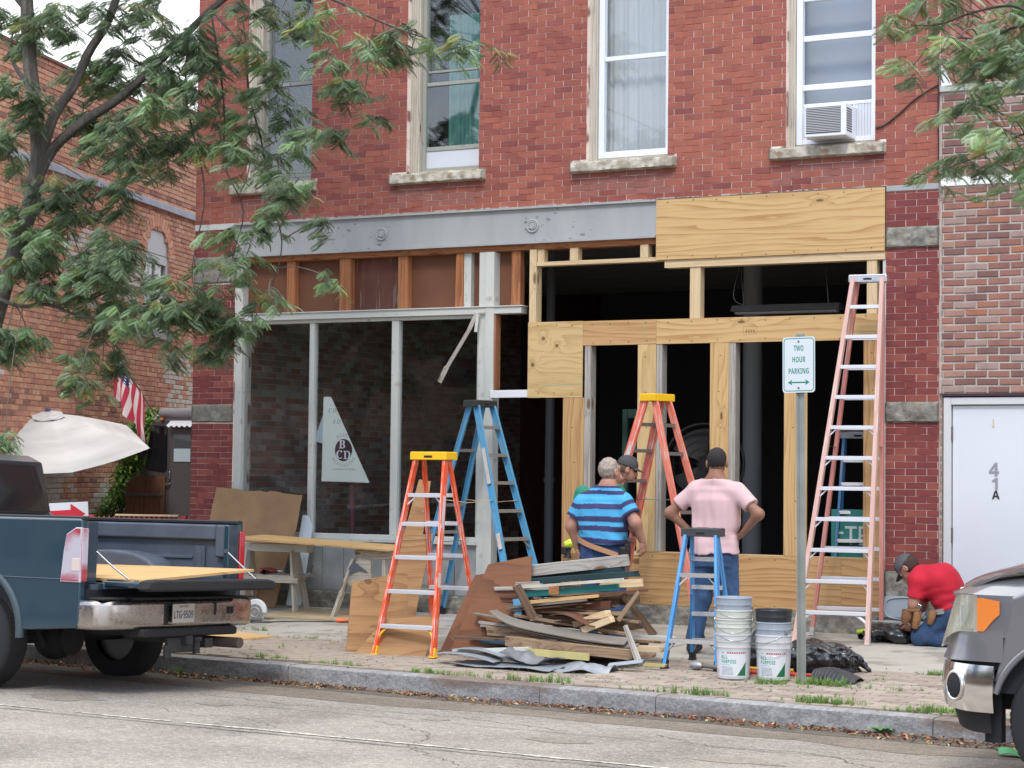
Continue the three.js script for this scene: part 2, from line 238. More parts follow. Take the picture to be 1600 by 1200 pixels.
// ---------------------------------------------------------------- ground, road, kerb, pavement
const GY = z => -0.02 * z;                       // pavement falls gently to the kerb
const KZ = x => 5.96 + 0.0924 * x, KA = Math.atan(0.0924);   // line of the kerb's front arris
const roadY = (x, z) => { const d = (z - KZ(x)) * Math.cos(KA); return -0.262 + 0.02 * Math.min(d, 7) - 0.02 * Math.max(0, d - 7); };
{
  const asphalt = tex(1024, 1024, (u, v) => { const n = fbm(u, v, 300, 300, 2, 2), m = fbm(u, v, 90, 90, 3, 7), b = fbm(u, v, 4, 4, 4, 3); const st = smooth(0.62, 0.8, n); const k = 0.205 + 0.13 * (n - 0.5) + 0.11 * (m - 0.5) + 0.16 * (b - 0.5); return [k * 1.24 + st * 0.09, k * 1.10 + st * 0.085, k * 0.94 + st * 0.07]; }, { m: [3.1, 3.1] });
  const aBump = tex(512, 512, (u, v) => fbm(u, v, 150, 150, 2, 2), { data: true, m: [1.55, 1.55] });
  struct('ground', new THREE.PlaneGeometry(700, 700).rotateX(-Math.PI / 2).translate(0, -0.75, 0), mat(0.16, 0.15, 0.13, 1, { map: T.mottle }));
  // road, a crowned sheet that runs along the kerb
  const L = 70, g = new THREE.PlaneGeometry(2 * L, 1, 40, 3), p = g.attributes.position, uv = g.attributes.uv, dd = [0, 7, 14, 26];
  for (let i = 0; i < p.count; i++) { const s = p.getX(i), r = Math.round((0.5 - p.getY(i)) * 3), d = dd[r], x = -8 + s * Math.cos(KA) - d * Math.sin(KA), z = KZ(-8) + s * Math.sin(KA) + d * Math.cos(KA); p.setXYZ(i, x, roadY(x, z), z); uv.setXY(i, s, d); }
  g.setIndex([...Array(g.index.count / 3).keys()].flatMap(k => { const a = g.index.array; return [a[3 * k], a[3 * k + 2], a[3 * k + 1]].reverse(); }));
  g.computeVertexNormals(); if (g.attributes.normal.getY(0) < 0) { const a = g.index.array; for (let i = 0; i < a.length; i += 3) { const t = a[i]; a[i] = a[i + 1]; a[i + 1] = t; } g.computeVertexNormals(); }
  struct('road', g, new THREE.MeshStandardMaterial({ map: asphalt, roughness: 0.93, bumpMap: aBump, bumpScale: 0.006 }));
  // gutter grime along the kerb, an irregular damp strip
  const strip2 = (d0, d1, lift, x0, x1, wob, seed) => { const n = 90, pos = [], idx = [], uvs = []; for (let i = 0; i <= n; i++) { const x = lerp(x0, x1, i / n), a = d0 + wob * 0.3 * (noise3(x * 2.1, 3, seed)), b = d1 + wob * noise3(x * 1.3, 1, seed) + wob * 0.4 * noise3(x * 6, 2, seed); for (const d of [a, b]) { const z = KZ(x) + d; pos.push(x, roadY(x, z) + lift, z); uvs.push(x, d); } } for (let i = 0; i < n; i++) idx.push(2 * i, 2 * i + 1, 2 * i + 2, 2 * i + 2, 2 * i + 1, 2 * i + 3); const q = new THREE.BufferGeometry(); q.setAttribute('position', new THREE.Float32BufferAttribute(pos, 3)); q.setAttribute('uv', new THREE.Float32BufferAttribute(uvs, 2)); q.setIndex(idx); q.computeVertexNormals(); return q; };
  const grime = tex(256, 256, (u, v) => mix([0.07, 0.058, 0.045], [0.15, 0.13, 0.105], fbm(u, v, 20, 20, 4, 8)), { m: [0.8, 0.8] });
  struct('gutter_dirt', strip2(0.01, 0.30, 0.004, -30, 8, 0.07, 4), new THREE.MeshStandardMaterial({ map: grime, roughness: 1 }));
  struct('gutter_dirt', strip2(0.2, 0.85, 0.002, -30, 8, 0.16, 14), new THREE.MeshStandardMaterial({ map: asphalt, color: new THREE.Color().setRGB(0.66, 0.62, 0.57), roughness: 1 }));
  // worn parking line and the seam beside it
  const lineGeo = (x0, x1, off, w, y, seed) => { const n = Math.ceil((x1 - x0) * 12), pos = [], idx = []; for (let i = 0; i <= n; i++) { const x = lerp(x0, x1, i / n), c = 8.61 + 0.05 * x + off + 0.012 * noise3(x * 3, 0, seed); const hw = w * (0.75 + 0.35 * noise3(x * 9, 5, seed)); for (const s of [-1, 1]) { const z = c + s * hw / 2; pos.push(x, roadY(x, z) + y, z); } } for (let i = 0; i < n; i++) idx.push(2 * i, 2 * i + 1, 2 * i + 2, 2 * i + 2, 2 * i + 1, 2 * i + 3); const q = new THREE.BufferGeometry(); q.setAttribute('position', new THREE.Float32BufferAttribute(pos, 3)); q.setIndex(idx); q.computeVertexNormals(); return planar(q); };
  const lp = tex(256, 64, (u, v) => mix([0.60, 0.57, 0.47], [0.30, 0.275, 0.235], smooth(0.42, 0.58, fbm(u, v, 30, 12, 3, 4))), { m: [0.9, 0.2] });
  const lm = new THREE.MeshStandardMaterial({ map: lp, roughness: 0.9 });
  struct('road_marking', merge([lineGeo(-13, -9.95, -0.11, 0.045, 0.005, 1), lineGeo(-9.65, -8.75, -0.11, 0.05, 0.005, 2), lineGeo(-8.6, -2.5, -0.11, 0.07, 0.005, 3)]), lm);
  struct('road_seam', lineGeo(-14, -1, 0.05, 0.022, 0.005, 6), mat(0.06, 0.06, 0.062, 1));
  struct('road_seam', lineGeo(-9, -2, -1.35, 0.012, 0.005, 9), mat(0.10, 0.095, 0.09, 1));

  const crack = (pts, w, seed) => { const c = new THREE.CatmullRomCurve3(pts.map(a => V(a[0], 0, a[1]))), n = 120, pos = [], idx = []; for (let i = 0; i <= n; i++) { const q = c.getPoint(i / n), t = c.getTangent(i / n), j = 0.03 * noise3(i * 0.35, 0, seed) + 0.012 * noise3(i * 1.3, 0, seed), hw = w * (0.5 + 0.5 * Math.abs(noise3(i * 0.5, 3, seed))); for (const s of [-1, 1]) { const x = q.x - t.z * (j + s * hw), z = q.z + t.x * (j + s * hw); pos.push(x, roadY(x, z) + 0.003, z); } } for (let i = 0; i < n; i++) idx.push(2 * i, 2 * i + 1, 2 * i + 2, 2 * i + 2, 2 * i + 1, 2 * i + 3); const q = new THREE.BufferGeometry(); q.setAttribute('position', new THREE.Float32BufferAttribute(pos, 3)); q.setIndex(idx); q.computeVertexNormals(); return planar(q); };
  const ck = mat(0.105, 0.097, 0.088, 1, { side: THREE.DoubleSide });
  for (const [p, w, s] of [[[[-9.8, 6.3], [-8.6, 6.55], [-7.4, 6.5], [-6.2, 6.8]], 0.006, 1], [[[-7.6, 7.1], [-6.9, 7.6], [-6.6, 8.3], [-5.9, 8.9]], 0.005, 2], [[[-5.6, 6.6], [-5.0, 7.0], [-4.4, 6.95], [-3.7, 7.5]], 0.006, 3], [[[-9.5, 7.3], [-8.9, 7.6], [-8.5, 7.55], [-7.9, 7.95]], 0.004, 4]]) struct('road_crack', crack(p, w, s), ck);
  const blot = (x, z, rx, rz, s) => { const n = 40, pos = [], P = k => { const a = k / n * 6.2832, r = 1 + 0.35 * noise3(2 * Math.cos(a), 2 * Math.sin(a), s); const X = x + rx * r * Math.cos(a), Z = z + rz * r * Math.sin(a); return [X, roadY(X, Z) + 0.0025, Z]; }; for (let k = 0; k < n; k++) pos.push(x, roadY(x, z) + 0.0025, z, ...P(k + 1), ...P(k)); const q = new THREE.BufferGeometry(); q.setAttribute('position', new THREE.Float32BufferAttribute(pos, 3)); q.computeVertexNormals(); return planar(q); };
  const om = new THREE.MeshStandardMaterial({ map: asphalt, color: new THREE.Color().setRGB(0.84, 0.82, 0.80), roughness: 0.7 }); for (const a of [[-10.4, 7.2, 0.35, 0.22, 1], [-9.2, 6.9, 0.16, 0.1, 2], [-6.0, 7.35, 0.22, 0.12, 3], [-7.3, 6.75, 0.10, 0.07, 4], [-4.6, 7.6, 0.3, 0.16, 5]]) struct('oil_stain', blot(...a), om);
  // granite kerb, stone by stone
  const gran = tex(1024, 128, (u, v) => { const n = fbm(u, v, 260, 30, 2, 12), b = fbm(u, v, 26, 4, 4, 6), s = smooth(0.40, 0.66, fbm(u, v, 7, 2, 5, 30)) * smooth(0.25, 0.8, v) * smooth(1.0, 0.92, v); let c = mix([0.13, 0.13, 0.135], [0.40, 0.395, 0.385], clamp(n * 0.75 + b * 0.5 - 0.12)); return mix(c, [0.13, 0.075, 0.045], s * 0.7); }, { m: [4.3, 0.36] });
  const gm = new THREE.MeshStandardMaterial({ map: gran, roughness: 0.9, bumpMap: T.rock, bumpScale: 0.012 });
  const joints = [-31, -28.6, -26.1, -23.7, -21, -18.6, -16.2, -14.1, -12.3, -9.75, -7.18, -6.13, -3.9, -1.9, 0.4, 2.7, 5, 7.5];
  const kerb = new THREE.Group(); kerb.name = 'kerb'; kerb.userData.kind = 'structure'; scene.add(kerb);
  const sub = (g, h) => g; 
  for (let i = 0; i + 1 < joints.length; i++) {
    const a = joints[i], b = joints[i + 1], len = (b - a) / Math.cos(KA) - 0.008, g = new THREE.BoxGeometry(len, 0.32, 0.17, Math.ceil(len * 14), 7, 4).toNonIndexed(), q = g.attributes.position;
    const W = 0.17, mid = (a + b) / 2;
    for (let k = 0; k < q.count; k++) { let x = q.getX(k), y = q.getY(k), z = q.getZ(k); const ed = Math.min(1, (Math.abs(x) > len / 2 - 0.02 ? 0 : 1)); const f = noise3((x + mid) * 7, y * 7, z * 4, 3) * 0.5 + noise3((x + mid) * 19, y * 19, z * 9, 4) * 0.3; if (z > W / 2 - 0.001 && y < 0.15) z += f * 0.018 * ed; if (y > 0.159) { y += f * 0.005; if (z > W / 2 - 0.02) { y -= 0.010; z -= 0.006; } } q.setXYZ(k, x, y, z); }
    const gg = mergeVertices(g, 1e-4); gg.computeVertexNormals(); planar(gg, 'x', [mid, 0.02]);
    const uvk = gg.attributes.uv; for (let k = 0; k < uvk.count; k++) uvk.setY(k, gg.attributes.position.getY(k) + 0.16);
    gg.rotateY(-KA).translate(mid, GY(KZ(mid)) - 0.16, KZ(mid) - W / 2 * Math.cos(KA));
    part(kerb, 'kerb_stone', gg, gm);
  }
  // pavement base, slabs near the building, brick pavers along the kerb
  const PZ = 3.05;
  const base = new THREE.BufferGeometry(); { const xs = [-60, 12], pos = []; const P = (x, z) => [x, GY(Math.max(z, -2)) - 0.03, z]; const quad = (a, b, c, d) => pos.push(...a, ...b, ...c, ...a, ...c, ...d); quad(P(-60, KZ(-60) - 0.1 < -8 ? -8 : KZ(-60) - 0.1), P(12, KZ(12) - 0.1), P(12, 0), P(-60, -8)); quad(P(-60, -8), P(-14.6, -0.4), P(-14.6, -40), P(-60, -40)); base.setAttribute('position', new THREE.Float32BufferAttribute(pos, 3)); base.computeVertexNormals(); planar(base); }
  const sand = tex(256, 256, (u, v) => mix([0.13, 0.11, 0.085], [0.27, 0.235, 0.19], fbm(u, v, 18, 18, 4, 15)), { m: [0.9, 0.9] });
  const side = struct('sidewalk', base, new THREE.MeshStandardMaterial({ map: sand, roughness: 1 }));
  const conc = tex(512, 512, (u, v) => { const b = fbm(u, v, 5, 5, 5, 33), n = fbm(u, v, 120, 120, 2, 9), s = smooth(0.58, 0.75, fbm(u, v, 7, 7, 4, 50)); let c = mix([0.30, 0.275, 0.235], [0.46, 0.43, 0.375], clamp(b * 0.8 + n * 0.3 - 0.05)); return mix(c, [0.17, 0.15, 0.12], s * 0.6); }, { m: [2.3, 2.3] });
  const cm = new THREE.MeshStandardMaterial({ map: conc, roughness: 0.95, bumpMap: T.grit, bumpScale: 0.002 });
  const R = rng(11);
  for (let i = -6; i < 7; i++) for (let j = 0; j < 2; j++) {
    const w = 1.52, x0 = -10.45 + i * w, z0 = j * PZ / 2 + 0.01, z1 = (j + 1) * PZ / 2 - 0.012, zm = (z0 + z1) / 2;
    const s = box(w - 0.012, 0.06, z1 - z0, 0, 0, 0, { r: 0.008 }); s.rotateX(0.02 + 0.004 * (R() - 0.5)).rotateZ(0.005 * (R() - 0.5)).translate(x0 + w / 2, GY(zm) - 0.03 + 0.006 * (R() - 0.5), zm);
    part(side, 'paving_slab', s, cm);
  }
  const tones = [[0.38, 0.32, 0.255], [0.35, 0.29, 0.23], [0.41, 0.35, 0.28], [0.32, 0.26, 0.21], [0.36, 0.30, 0.24], [0.30, 0.245, 0.20]].map(c => mat(...c, 0.95, { map: T.mottle, bumpMap: T.grit, bumpScale: 0.002 }));
  const shapes = [0, 1, 2].map(k => box(0.2, 0.05, 0.097, 0, 0, 0, { r: 0.006, g: 'x' })), stuff = [], list = [];
  for (let i = 0; i < 120; i++) for (let j = 0; j < 30; j++) {
    const z = PZ + 0.055 + j * 0.102, x = -21 + i * 0.206 + (j % 2) * 0.103; if (z > KZ(x) - 0.235 || x > 2) continue;
    list.push([x, z, R(), R(), R(), R()]);
  }
  const seen = list.filter(a => a[0] > -10.4 && a[0] < -3.4).sort((a, b) => b[1] + 0.3 * b[0] - a[1] - 0.3 * a[0]).slice(0, 300), ss = new Set(seen);
  for (const a of list) {
    const [x, z, r1, r2, r3, r4] = a, y = GY(z) - 0.023 + 0.006 * (r1 - 0.5) + 0.012 * noise3(x * 0.9, 0, z * 0.9, 8), g = shapes[Math.floor(r2 * 3)];
    if (ss.has(a)) { const m = part(side, 'paver', g, tones[Math.floor(r3 * 6)]); m.position.set(x, y, z); m.rotation.set(0.02 + 0.03 * (r4 - 0.5), 0.03 * (r1 - 0.5), 0.03 * (r3 - 0.5)); }
    else stuff.push(g.clone().rotateY(0.03 * (r1 - 0.5)).translate(x, y, z));
  }
  part(side, 'paver', stuff, tones[4], null, 'stuff');

  // leaf litter in the gutter and on the pavement, one drift of flakes
  const flake = new THREE.BufferGeometry(); flake.setAttribute('position', new THREE.Float32BufferAttribute([-0.02, 0, 0, 0, 0.006, 0.009, 0.02, 0.002, 0, -0.02, 0, 0, 0.02, 0.002, 0, 0, 0.004, -0.01], 3)); flake.computeVertexNormals(); planar(flake);
  const N = 3600, inst = new THREE.InstancedMesh(flake, mat(1, 1, 1, 0.95, { side: THREE.DoubleSide }), N), mm = new THREE.Matrix4(), qq = new THREE.Quaternion(), col = new THREE.Color();
  for (let i = 0; i < N; i++) {
    const inG = i < 3000, x = -13 + 10.4 * R(); let z, y;
    if (inG) { const w = 0.05 + 0.30 * (noise3(x * 1.7, 2, 0, 5) * 0.5 + 0.5); z = KZ(x) + 0.03 + w * Math.pow(R(), 1.7); y = roadY(x, z) + 0.008 + 0.022 * R() * (1 - clamp((z - KZ(x)) / 0.3)); }
    else { z = KZ(x) - 0.1 - 2.6 * Math.pow(R(), 1.3); y = GY(z) + 0.006; }
    qq.setFromEuler(new THREE.Euler((R() - 0.5) * 1.2, R() * 6.3, (R() - 0.5) * 1.2)); const s = inG ? 0.5 + 0.8 * R() : 0.35 + 0.5 * R();
    inst.setMatrixAt(i, mm.compose(V(x, y, z), qq, V(s, s, s)));
    const k = R(), c = k < 0.5 ? [0.20, 0.085, 0.045] : k < 0.75 ? [0.32, 0.18, 0.08] : k < 0.9 ? [0.10, 0.06, 0.04] : [0.45, 0.33, 0.17]; inst.setColorAt(i, col.setRGB(...c.map(a => a * (0.7 + 0.5 * R()))));
  }
  inst.name = 'leaf_litter'; inst.userData = { kind: 'stuff', label: 'dry brown leaf litter along the gutter and paving', category: 'leaf litter' }; scene.add(inst);

  // grass tufts along the back of the kerb and in the paving
  const blade = []; { const r = rng(5); for (let k = 0; k < 11; k++) { const a = r() * 6.28, h = 0.05 + 0.06 * r(), b = 0.02 + 0.05 * r(), w = 0.0035, x0 = (r() - 0.5) * 0.03, z0 = (r() - 0.5) * 0.03, c = Math.cos(a), s = Math.sin(a); const g = new THREE.BufferGeometry(); g.setAttribute('position', new THREE.Float32BufferAttribute([x0 - s * w, 0, z0 + c * w, x0 + s * w, 0, z0 - c * w, x0 + c * b * 0.4, h * 0.65, z0 + s * b * 0.4, x0 - s * w * 0.8 + c * b * 0.4, h * 0.65, z0 + c * w * 0.8 + s * b * 0.4, x0 + s * w * 0.8 + c * b * 0.4, h * 0.65, z0 - c * w * 0.8 + s * b * 0.4, x0 + c * b, h, z0 + s * b], 3)); g.setIndex([0, 1, 4, 0, 4, 3, 3, 4, 5]); g.computeVertexNormals(); blade.push(planar(g)); } }
  const spots = []; const add = (x, z, n, sx, sz, h) => { for (let i = 0; i < n * 0.75; i++) { const g = () => (R() + R() + R() - 1.5) / 1.5; spots.push([x + sx * g(), z + sz * g(), h * (0.24 + 0.38 * R())]); } };
  for (let x = -10.9; x < -3.4; x += 0.06) { const d = smooth(-0.25, 0.35, noise3(x * 1.1, 0, 4, 2)); add(x, KZ(x) - 0.22, Math.round(3.6 * d), 0.06, 0.05, 0.95); if (R() < 0.25) add(x, KZ(x) - 0.5 - 1.4 * R(), 3, 0.12, 0.05, 0.7); }
  add(-10.2, KZ(-10.2) - 0.3, 46, 0.35, 0.12, 1.0); add(-9.4, KZ(-9.4) - 0.25, 50, 0.45, 0.07, 0.9); add(-8.35, KZ(-8.35) - 0.23, 40, 0.4, 0.06, 0.9); add(-7.35, KZ(-7.35) - 0.24, 60, 0.55, 0.07, 1.15); add(-5.25, 4.15, 95, 0.33, 0.12, 1.3); add(-5.62, 4.3, 45, 0.3, 0.1, 1.1); add(-4.85, 5.2, 110, 0.45, 0.09, 1.2); add(-5.9, KZ(-5.9) - 0.25, 55, 0.4, 0.06, 1.1); add(-4.55, 3.15, 60, 0.3, 0.06, 1.1); add(-3.95, KZ(-3.95) - 0.28, 90, 0.35, 0.1, 1.2); add(-4.75, 4.2, 22, 0.4, 0.2, 0.8); add(-10.9, 3.1, 30, 0.7, 0.1, 0.8); add(-10.5, 3.9, 16, 0.6, 0.2, 0.7); add(-10.95, KZ(-10.95) + 0.05, 16, 0.1, 0.03, 1.3); add(-11.8, 2.6, 26, 0.3, 0.1, 0.9);
  const gi = new THREE.InstancedMesh(merge(blade), mat(1, 1, 1, 0.75, { side: THREE.DoubleSide }), spots.length);
  spots.forEach(([x, z, h], i) => { const onRoad = z > KZ(x); qq.setFromAxisAngle(V(0, 1, 0), R() * 6.28); gi.setMatrixAt(i, mm.compose(V(x, onRoad ? roadY(x, z) : GY(z) - 0.004, z), qq, V(h, h * (0.75 + 0.5 * R()), h))); const k = R(); gi.setColorAt(i, k > 0.86 ? col.setRGB(0.34, 0.30, 0.14) : col.setRGB(0.10 + 0.13 * k, 0.23 + 0.12 * k, 0.045 + 0.03 * k)); });
  gi.name = 'grass'; gi.userData = { kind: 'stuff', label: 'short green grass and weeds growing along the kerb and paving', category: 'grass' }; scene.add(gi);
  // one broad-leaved weed in the gutter, with each leaf of its own
  const weed = thing('weed', 'broad-leaved green weed sprouting from the gutter at the kerb foot', 'plant', [-4.29, roadY(-4.29, 5.6), KZ(-4.29) + 0.05]);
  const leafM = phys(0.09, 0.24, 0.05, 0.6, { side: THREE.DoubleSide, transmission: 0.25 });
  for (let k = 0; k < 7; k++) { const a = k * 0.95 + 0.3, l = 0.07 + 0.05 * R(); const g = sheet((u, v) => { const t = u, w = 0.032 * Math.sin(Math.PI * Math.pow(t, 0.8)) * (v - 0.5) * 2; return [t * l, 0.02 + 0.085 * t - 0.06 * t * t + Math.abs(w) * 0.3, w]; }, 6, 4, 0); g.rotateY(a); part(weed, 'leaf', g, leafM); }
  part(weed, 'stem', cyl(0.004, 0.006, 0.05, 0, 0.025, 0, 6), leafM);
}
// ---------------------------------------------------------------- brickwork
function brickGeo(w, h, d, bev = 0.003, off = [0, 0]) { // front face towards +z at z = 0, five visible sides
  const b = bev, x = w / 2, y = h / 2, pos = [], q = (a, c, e, f) => pos.push(...a, ...c, ...e, ...a, ...e, ...f);
  const F = [[-x + b, -y + b, 0], [x - b, -y + b, 0], [x - b, y - b, 0], [-x + b, y - b, 0]], E = [[-x, -y, -b], [x, -y, -b], [x, y, -b], [-x, y, -b]], K = [[-x, -y, -d], [x, -y, -d], [x, y, -d], [-x, y, -d]];
  q(F[0], F[1], F[2], F[3]); for (let i = 0; i < 4; i++) { const j = (i + 1) % 4; q(E[i], E[j], F[j], F[i]); q(K[i], K[j], E[j], E[i]); }
  const g = new THREE.BufferGeometry(); g.setAttribute('position', new THREE.Float32BufferAttribute(pos, 3)); g.computeVertexNormals(); return planar(g, 'x', off);
}
// lays running-bond courses in [x0, x1] x [y0, y1] of a z = 0 plane, leaving out the holes; returns [x, y, w, h, full]
function lay(x0, x1, y0, y1, L, C, joint, holes, R, o = {}) {
  const out = [], n0 = Math.floor((y0 - (o.base || 0)) / C), n1 = Math.ceil((y1 - (o.base || 0)) / C);
  for (let n = n0; n < n1; n++) {
    const ya = Math.max(y0, (o.base || 0) + n * C), yb = Math.min(y1, (o.base || 0) + (n + 1) * C); if (yb - ya < 0.02) continue;
    const yc = (ya + yb) / 2, header = o.headers && n % o.headers === 0, S = header ? L / 2 : L;
    let x = Math.floor((x0 - S) / S) * S + (n % 2 ? S / 2 : 0);
    for (; x < x1; x += S) {
      let segs = [[Math.max(x, x0), Math.min(x + S, x1)]];
      for (const [a, b, c, d] of holes) if (yc > c && yc < d) segs = segs.flatMap(([p, q]) => q <= a || p >= b ? [[p, q]] : [[p, Math.min(q, a)], [Math.max(p, b), q]].filter(s => s[1] - s[0] > 0.001));
      for (const [p, q] of segs) { if (q - p < 0.012) continue; out.push([(p + q) / 2, yc, q - p - joint, yb - ya - joint * (o.bed ?? 1), q - p > S - 0.001 && yb - ya > C - 0.001, header]); }
    }
  }
  return out;
}
// builds the list as parts of parent: up to `most` full bricks that show largest as meshes, the rest as one stuff part
function bricks(parent, list, place, tones, R, { most = 300, depth = 0.012, score, bev = 0.003, map, proud = 0.003, name = 'brick', tonesAt }) {
  const mats = tones.map(c => mat(...c, 0.88, { map: map || T.mottle, bumpMap: T.grit, bumpScale: 0.0015 })), geos = {}, stuff = [];
  const pick = new Set(score ? list.filter(b => b[4]).sort((a, b) => score(b) - score(a)).slice(0, most) : []);
  for (const b of list) {
    const k = tonesAt ? tonesAt(b, R) : Math.floor(R() * tones.length), z = proud * R(), v = Math.floor(R() * 4);
    if (pick.has(b)) { const id = b[2].toFixed(3) + '_' + b[3].toFixed(3) + '_' + v; geos[id] = geos[id] || brickGeo(b[2], b[3], depth, bev, [v * 0.31, v * 0.17]); const m = part(parent, name, geos[id], mats[k]); place(m, b, z); }
    else { const g = brickGeo(b[2], b[3], depth, bev, [R() * 3, R() * 3]); const o = new THREE.Object3D(); place(o, b, z); o.updateMatrix(); g.applyMatrix4(o.matrix); const c = tones[k]; paint(g, () => c); stuff.push(g); }
  }
  if (stuff.length) part(parent, name, stuff, mat(1, 1, 1, 0.88, { vertexColors: true, map: map || T.mottle, bumpMap: T.grit, bumpScale: 0.0015 }), null, 'stuff');
}
function rebase(o, x, y, z) { o.position.set(x, y, z); for (const c of o.children) c.position.sub(o.position); return o; }
const inFrontScore = b => b[0] * 1.0 - 0.02 * Math.abs(b[1] - 3);

// ---------------------------------------------------------------- the red brick shop building
const shop = thing('brick_building', 'red brick two-storey shop building with its ground-floor front under repair', 'building');
const wins = [[-13.86, -12.945], [-11.635, -10.69], [-9.345, -8.38], [-7.04, -6.083]], WB = 4.99, WT = 7.5;
{
  const mortar = tex(256, 256, (u, v) => mix([0.30, 0.15, 0.125], [0.85, 0.74, 0.66], smooth(0.30, 0.55, fbm(u, v, 9, 9, 4, 61))), { m: [1.4, 1.4] });
  const mm = new THREE.MeshStandardMaterial({ map: mortar, roughness: 0.95 });
  const zb = -0.0045, D = -0.36, w = [];
  let x = -14.61; for (const [a, b] of wins) { w.push(span(x, a, WB, WT, D, zb)); x = b; } w.push(span(x, -5.412, WB, WT, D, zb));
  w.push(span(-14.61, -5.412, WT, 8.6, D, zb), span(-14.61, -5.412, 4.545, WB, D, zb), span(-5.965, -5.412, -0.1, 4.545, D, zb), span(-14.61, -14.0, -0.1, 4.545, D, zb));
  part(shop, 'wall', w, mm);
  const side = mat(0.2, 0.09, 0.07, 0.95, { map: T.mottle });
  part(shop, 'side_wall', [span(-14.61, -14.3, -0.1, 8.6, -14, D), span(-5.7, -5.412, -0.1, 8.6, -14, D), span(-14.61, -5.412, -0.1, 8.6, -14.3, -14)], side);
  part(shop, 'roof', span(-14.61, -5.412, 8.6, 8.8, -14.3, 0.03), mat(0.1, 0.1, 0.1, 0.95));
  // courses
  const R = rng(101), L = 0.2215, C = 0.069, holes = wins.map(([a, b]) => [a, b, WB, WT]);
  const sills = [[-14.07, -12.86], [-11.825, -10.595], [-9.51, -8.275], [-7.2, -5.968]]; for (const [a, b] of sills) holes.push([a, b, 4.878, 4.998]);
  let list = lay(-14.61, -5.412, 4.548, 8.6, L, C, 0.006, holes, R, { base: 4.548, bed: 0.8 });
  const pier = (a, b, c, d) => list.push(...lay(a, b, c, d, L, C, 0.006, [], R, { base: c, bed: 0.8 }));
  pier(-5.965, -5.412, 4.12, 4.488); pier(-5.965, -5.412, 2.349, 3.91); pier(-5.965, -5.412, 0.642, 2.141);
  pier(-14.61, -14.0, 4.155, 4.48); pier(-14.61, -14.0, 2.371, 3.834); pier(-14.61, -14.0, 0.62, 2.153);
  const tones = [[0.385, 0.118, 0.080], [0.36, 0.108, 0.076], [0.405, 0.130, 0.086], [0.315, 0.092, 0.071], [0.31, 0.085, 0.066], [0.26, 0.075, 0.064], [0.41, 0.136, 0.088], [0.37, 0.112, 0.079], [0.24, 0.056, 0.048], [0.22, 0.05, 0.046], [0.35, 0.135, 0.108]];
  bricks(shop, list, (m, b, z) => m.position.set(b[0], b[1], z), tones, R, { most: 300, score: inFrontScore, bev: 0.0015, depth: 0.012, proud: 0.002,
    tonesAt: (b, r) => { const under = b[1] < 4.88 && b[1] > 4.6 && sills.some(q => b[0] > q[0] + 0.05 && b[0] < q[1] - 0.05); if (under && r() < 0.8) return 10; const low = b[1] < 4.95, n = noise3(b[0] * 0.8, b[1] * 1.1, 3, 7), k = r(); if (low && b[1] < 4.5) return [8, 9, 4, 8, 9][Math.floor(k * 5)]; if (k < 0.06) return 5; if (k < 0.15) return 3; return n > 0.1 ? [0, 2, 6, 7][Math.floor(r() * 4)] : [0, 1, 4, 7][Math.floor(r() * 4)]; } });
  // rock-faced bands, base stones and painted strips on the piers
  const rough = (w2, h, d, seed, amp) => { const g = mergeVertices(new THREE.BoxGeometry(w2, h, d, Math.ceil(w2 / 0.02), Math.ceil(h / 0.02), 2), 1e-4), p = g.attributes.position; g.deleteAttribute('normal'); g.deleteAttribute('uv'); const q = mergeVertices(g, 1e-4), s = q.attributes.position; for (let i = 0; i < s.count; i++) { const X = s.getX(i), Y = s.getY(i), Z = s.getZ(i); if (Z > d / 2 - 0.001) { const e = Math.min(1, Math.min(w2 / 2 - Math.abs(X), h / 2 - Math.abs(Y)) / 0.025); s.setZ(i, Z + amp * (0.25 + 0.75 * e) * (noise3(X * 11 + seed, Y * 11, seed, 5) * 0.6 + noise3(X * 26, Y * 26, seed, 6) * 0.4 + 0.2)); s.setY(i, Y + 0.004 * noise3(X * 30, Y * 30, 1, 9)); } } q.computeVertexNormals(); return planar(q, 'x', [seed, seed * 0.3]); };
  const stone = (a, b, c, d, z0, z1, seed, amp, m, nm) => part(shop, nm || 'stone_band', rough(b - a, d - c, z1 - z0, seed, amp).translate((a + b) / 2, (c + d) / 2, (z0 + z1) / 2 + amp * 0.6), m || M.rock);
  stone(-5.963, -5.414, 3.912, 4.118, -0.1, 0.0, 1, 0.03); stone(-5.963, -5.414, 2.143, 2.347, -0.1, 0.0, 2, 0.03); stone(-5.963, -5.414, -0.05, 0.64, -0.1, 0.02, 3, 0.02, null, 'base_stone');
  stone(-14.608, -14.002, 3.836, 4.153, -0.1, 0.0, 4, 0.012); stone(-14.608, -14.002, 2.155, 2.369, -0.1, 0.0, 5, 0.012); stone(-14.608, -14.002, -0.05, 0.618, -0.1, 0.02, 6, 0.02, null, 'base_stone');
  part(shop, 'painted_strip', box(0.55, 0.058, 0.03, -5.688, 4.518, -0.008, { r: 0.004 }), mat(0.62, 0.64, 0.68, 0.7, { map: T.chip }));
  part(shop, 'painted_strip', box(0.6, 0.07, 0.03, -14.306, 4.517, -0.008, { r: 0.004 }), M.chip);
  // window sills
  sills.forEach(([a, b], i) => { const g = rough(b - a, 0.116, 0.22, 20 + i, 0.018); const sp = b < -12 ? 0 : 0; part(shop, 'window_sill', g.translate((a + b) / 2, 4.938, -0.03 + sp), M.sill); });

  // upper windows
  const casing = new THREE.MeshStandardMaterial({ map: T.grey, color: new THREE.Color().setRGB(1.25, 1.22, 1.15), roughness: 0.9 }), oldw = mat(0.58, 0.58, 0.55, 0.7, { map: T.chip });
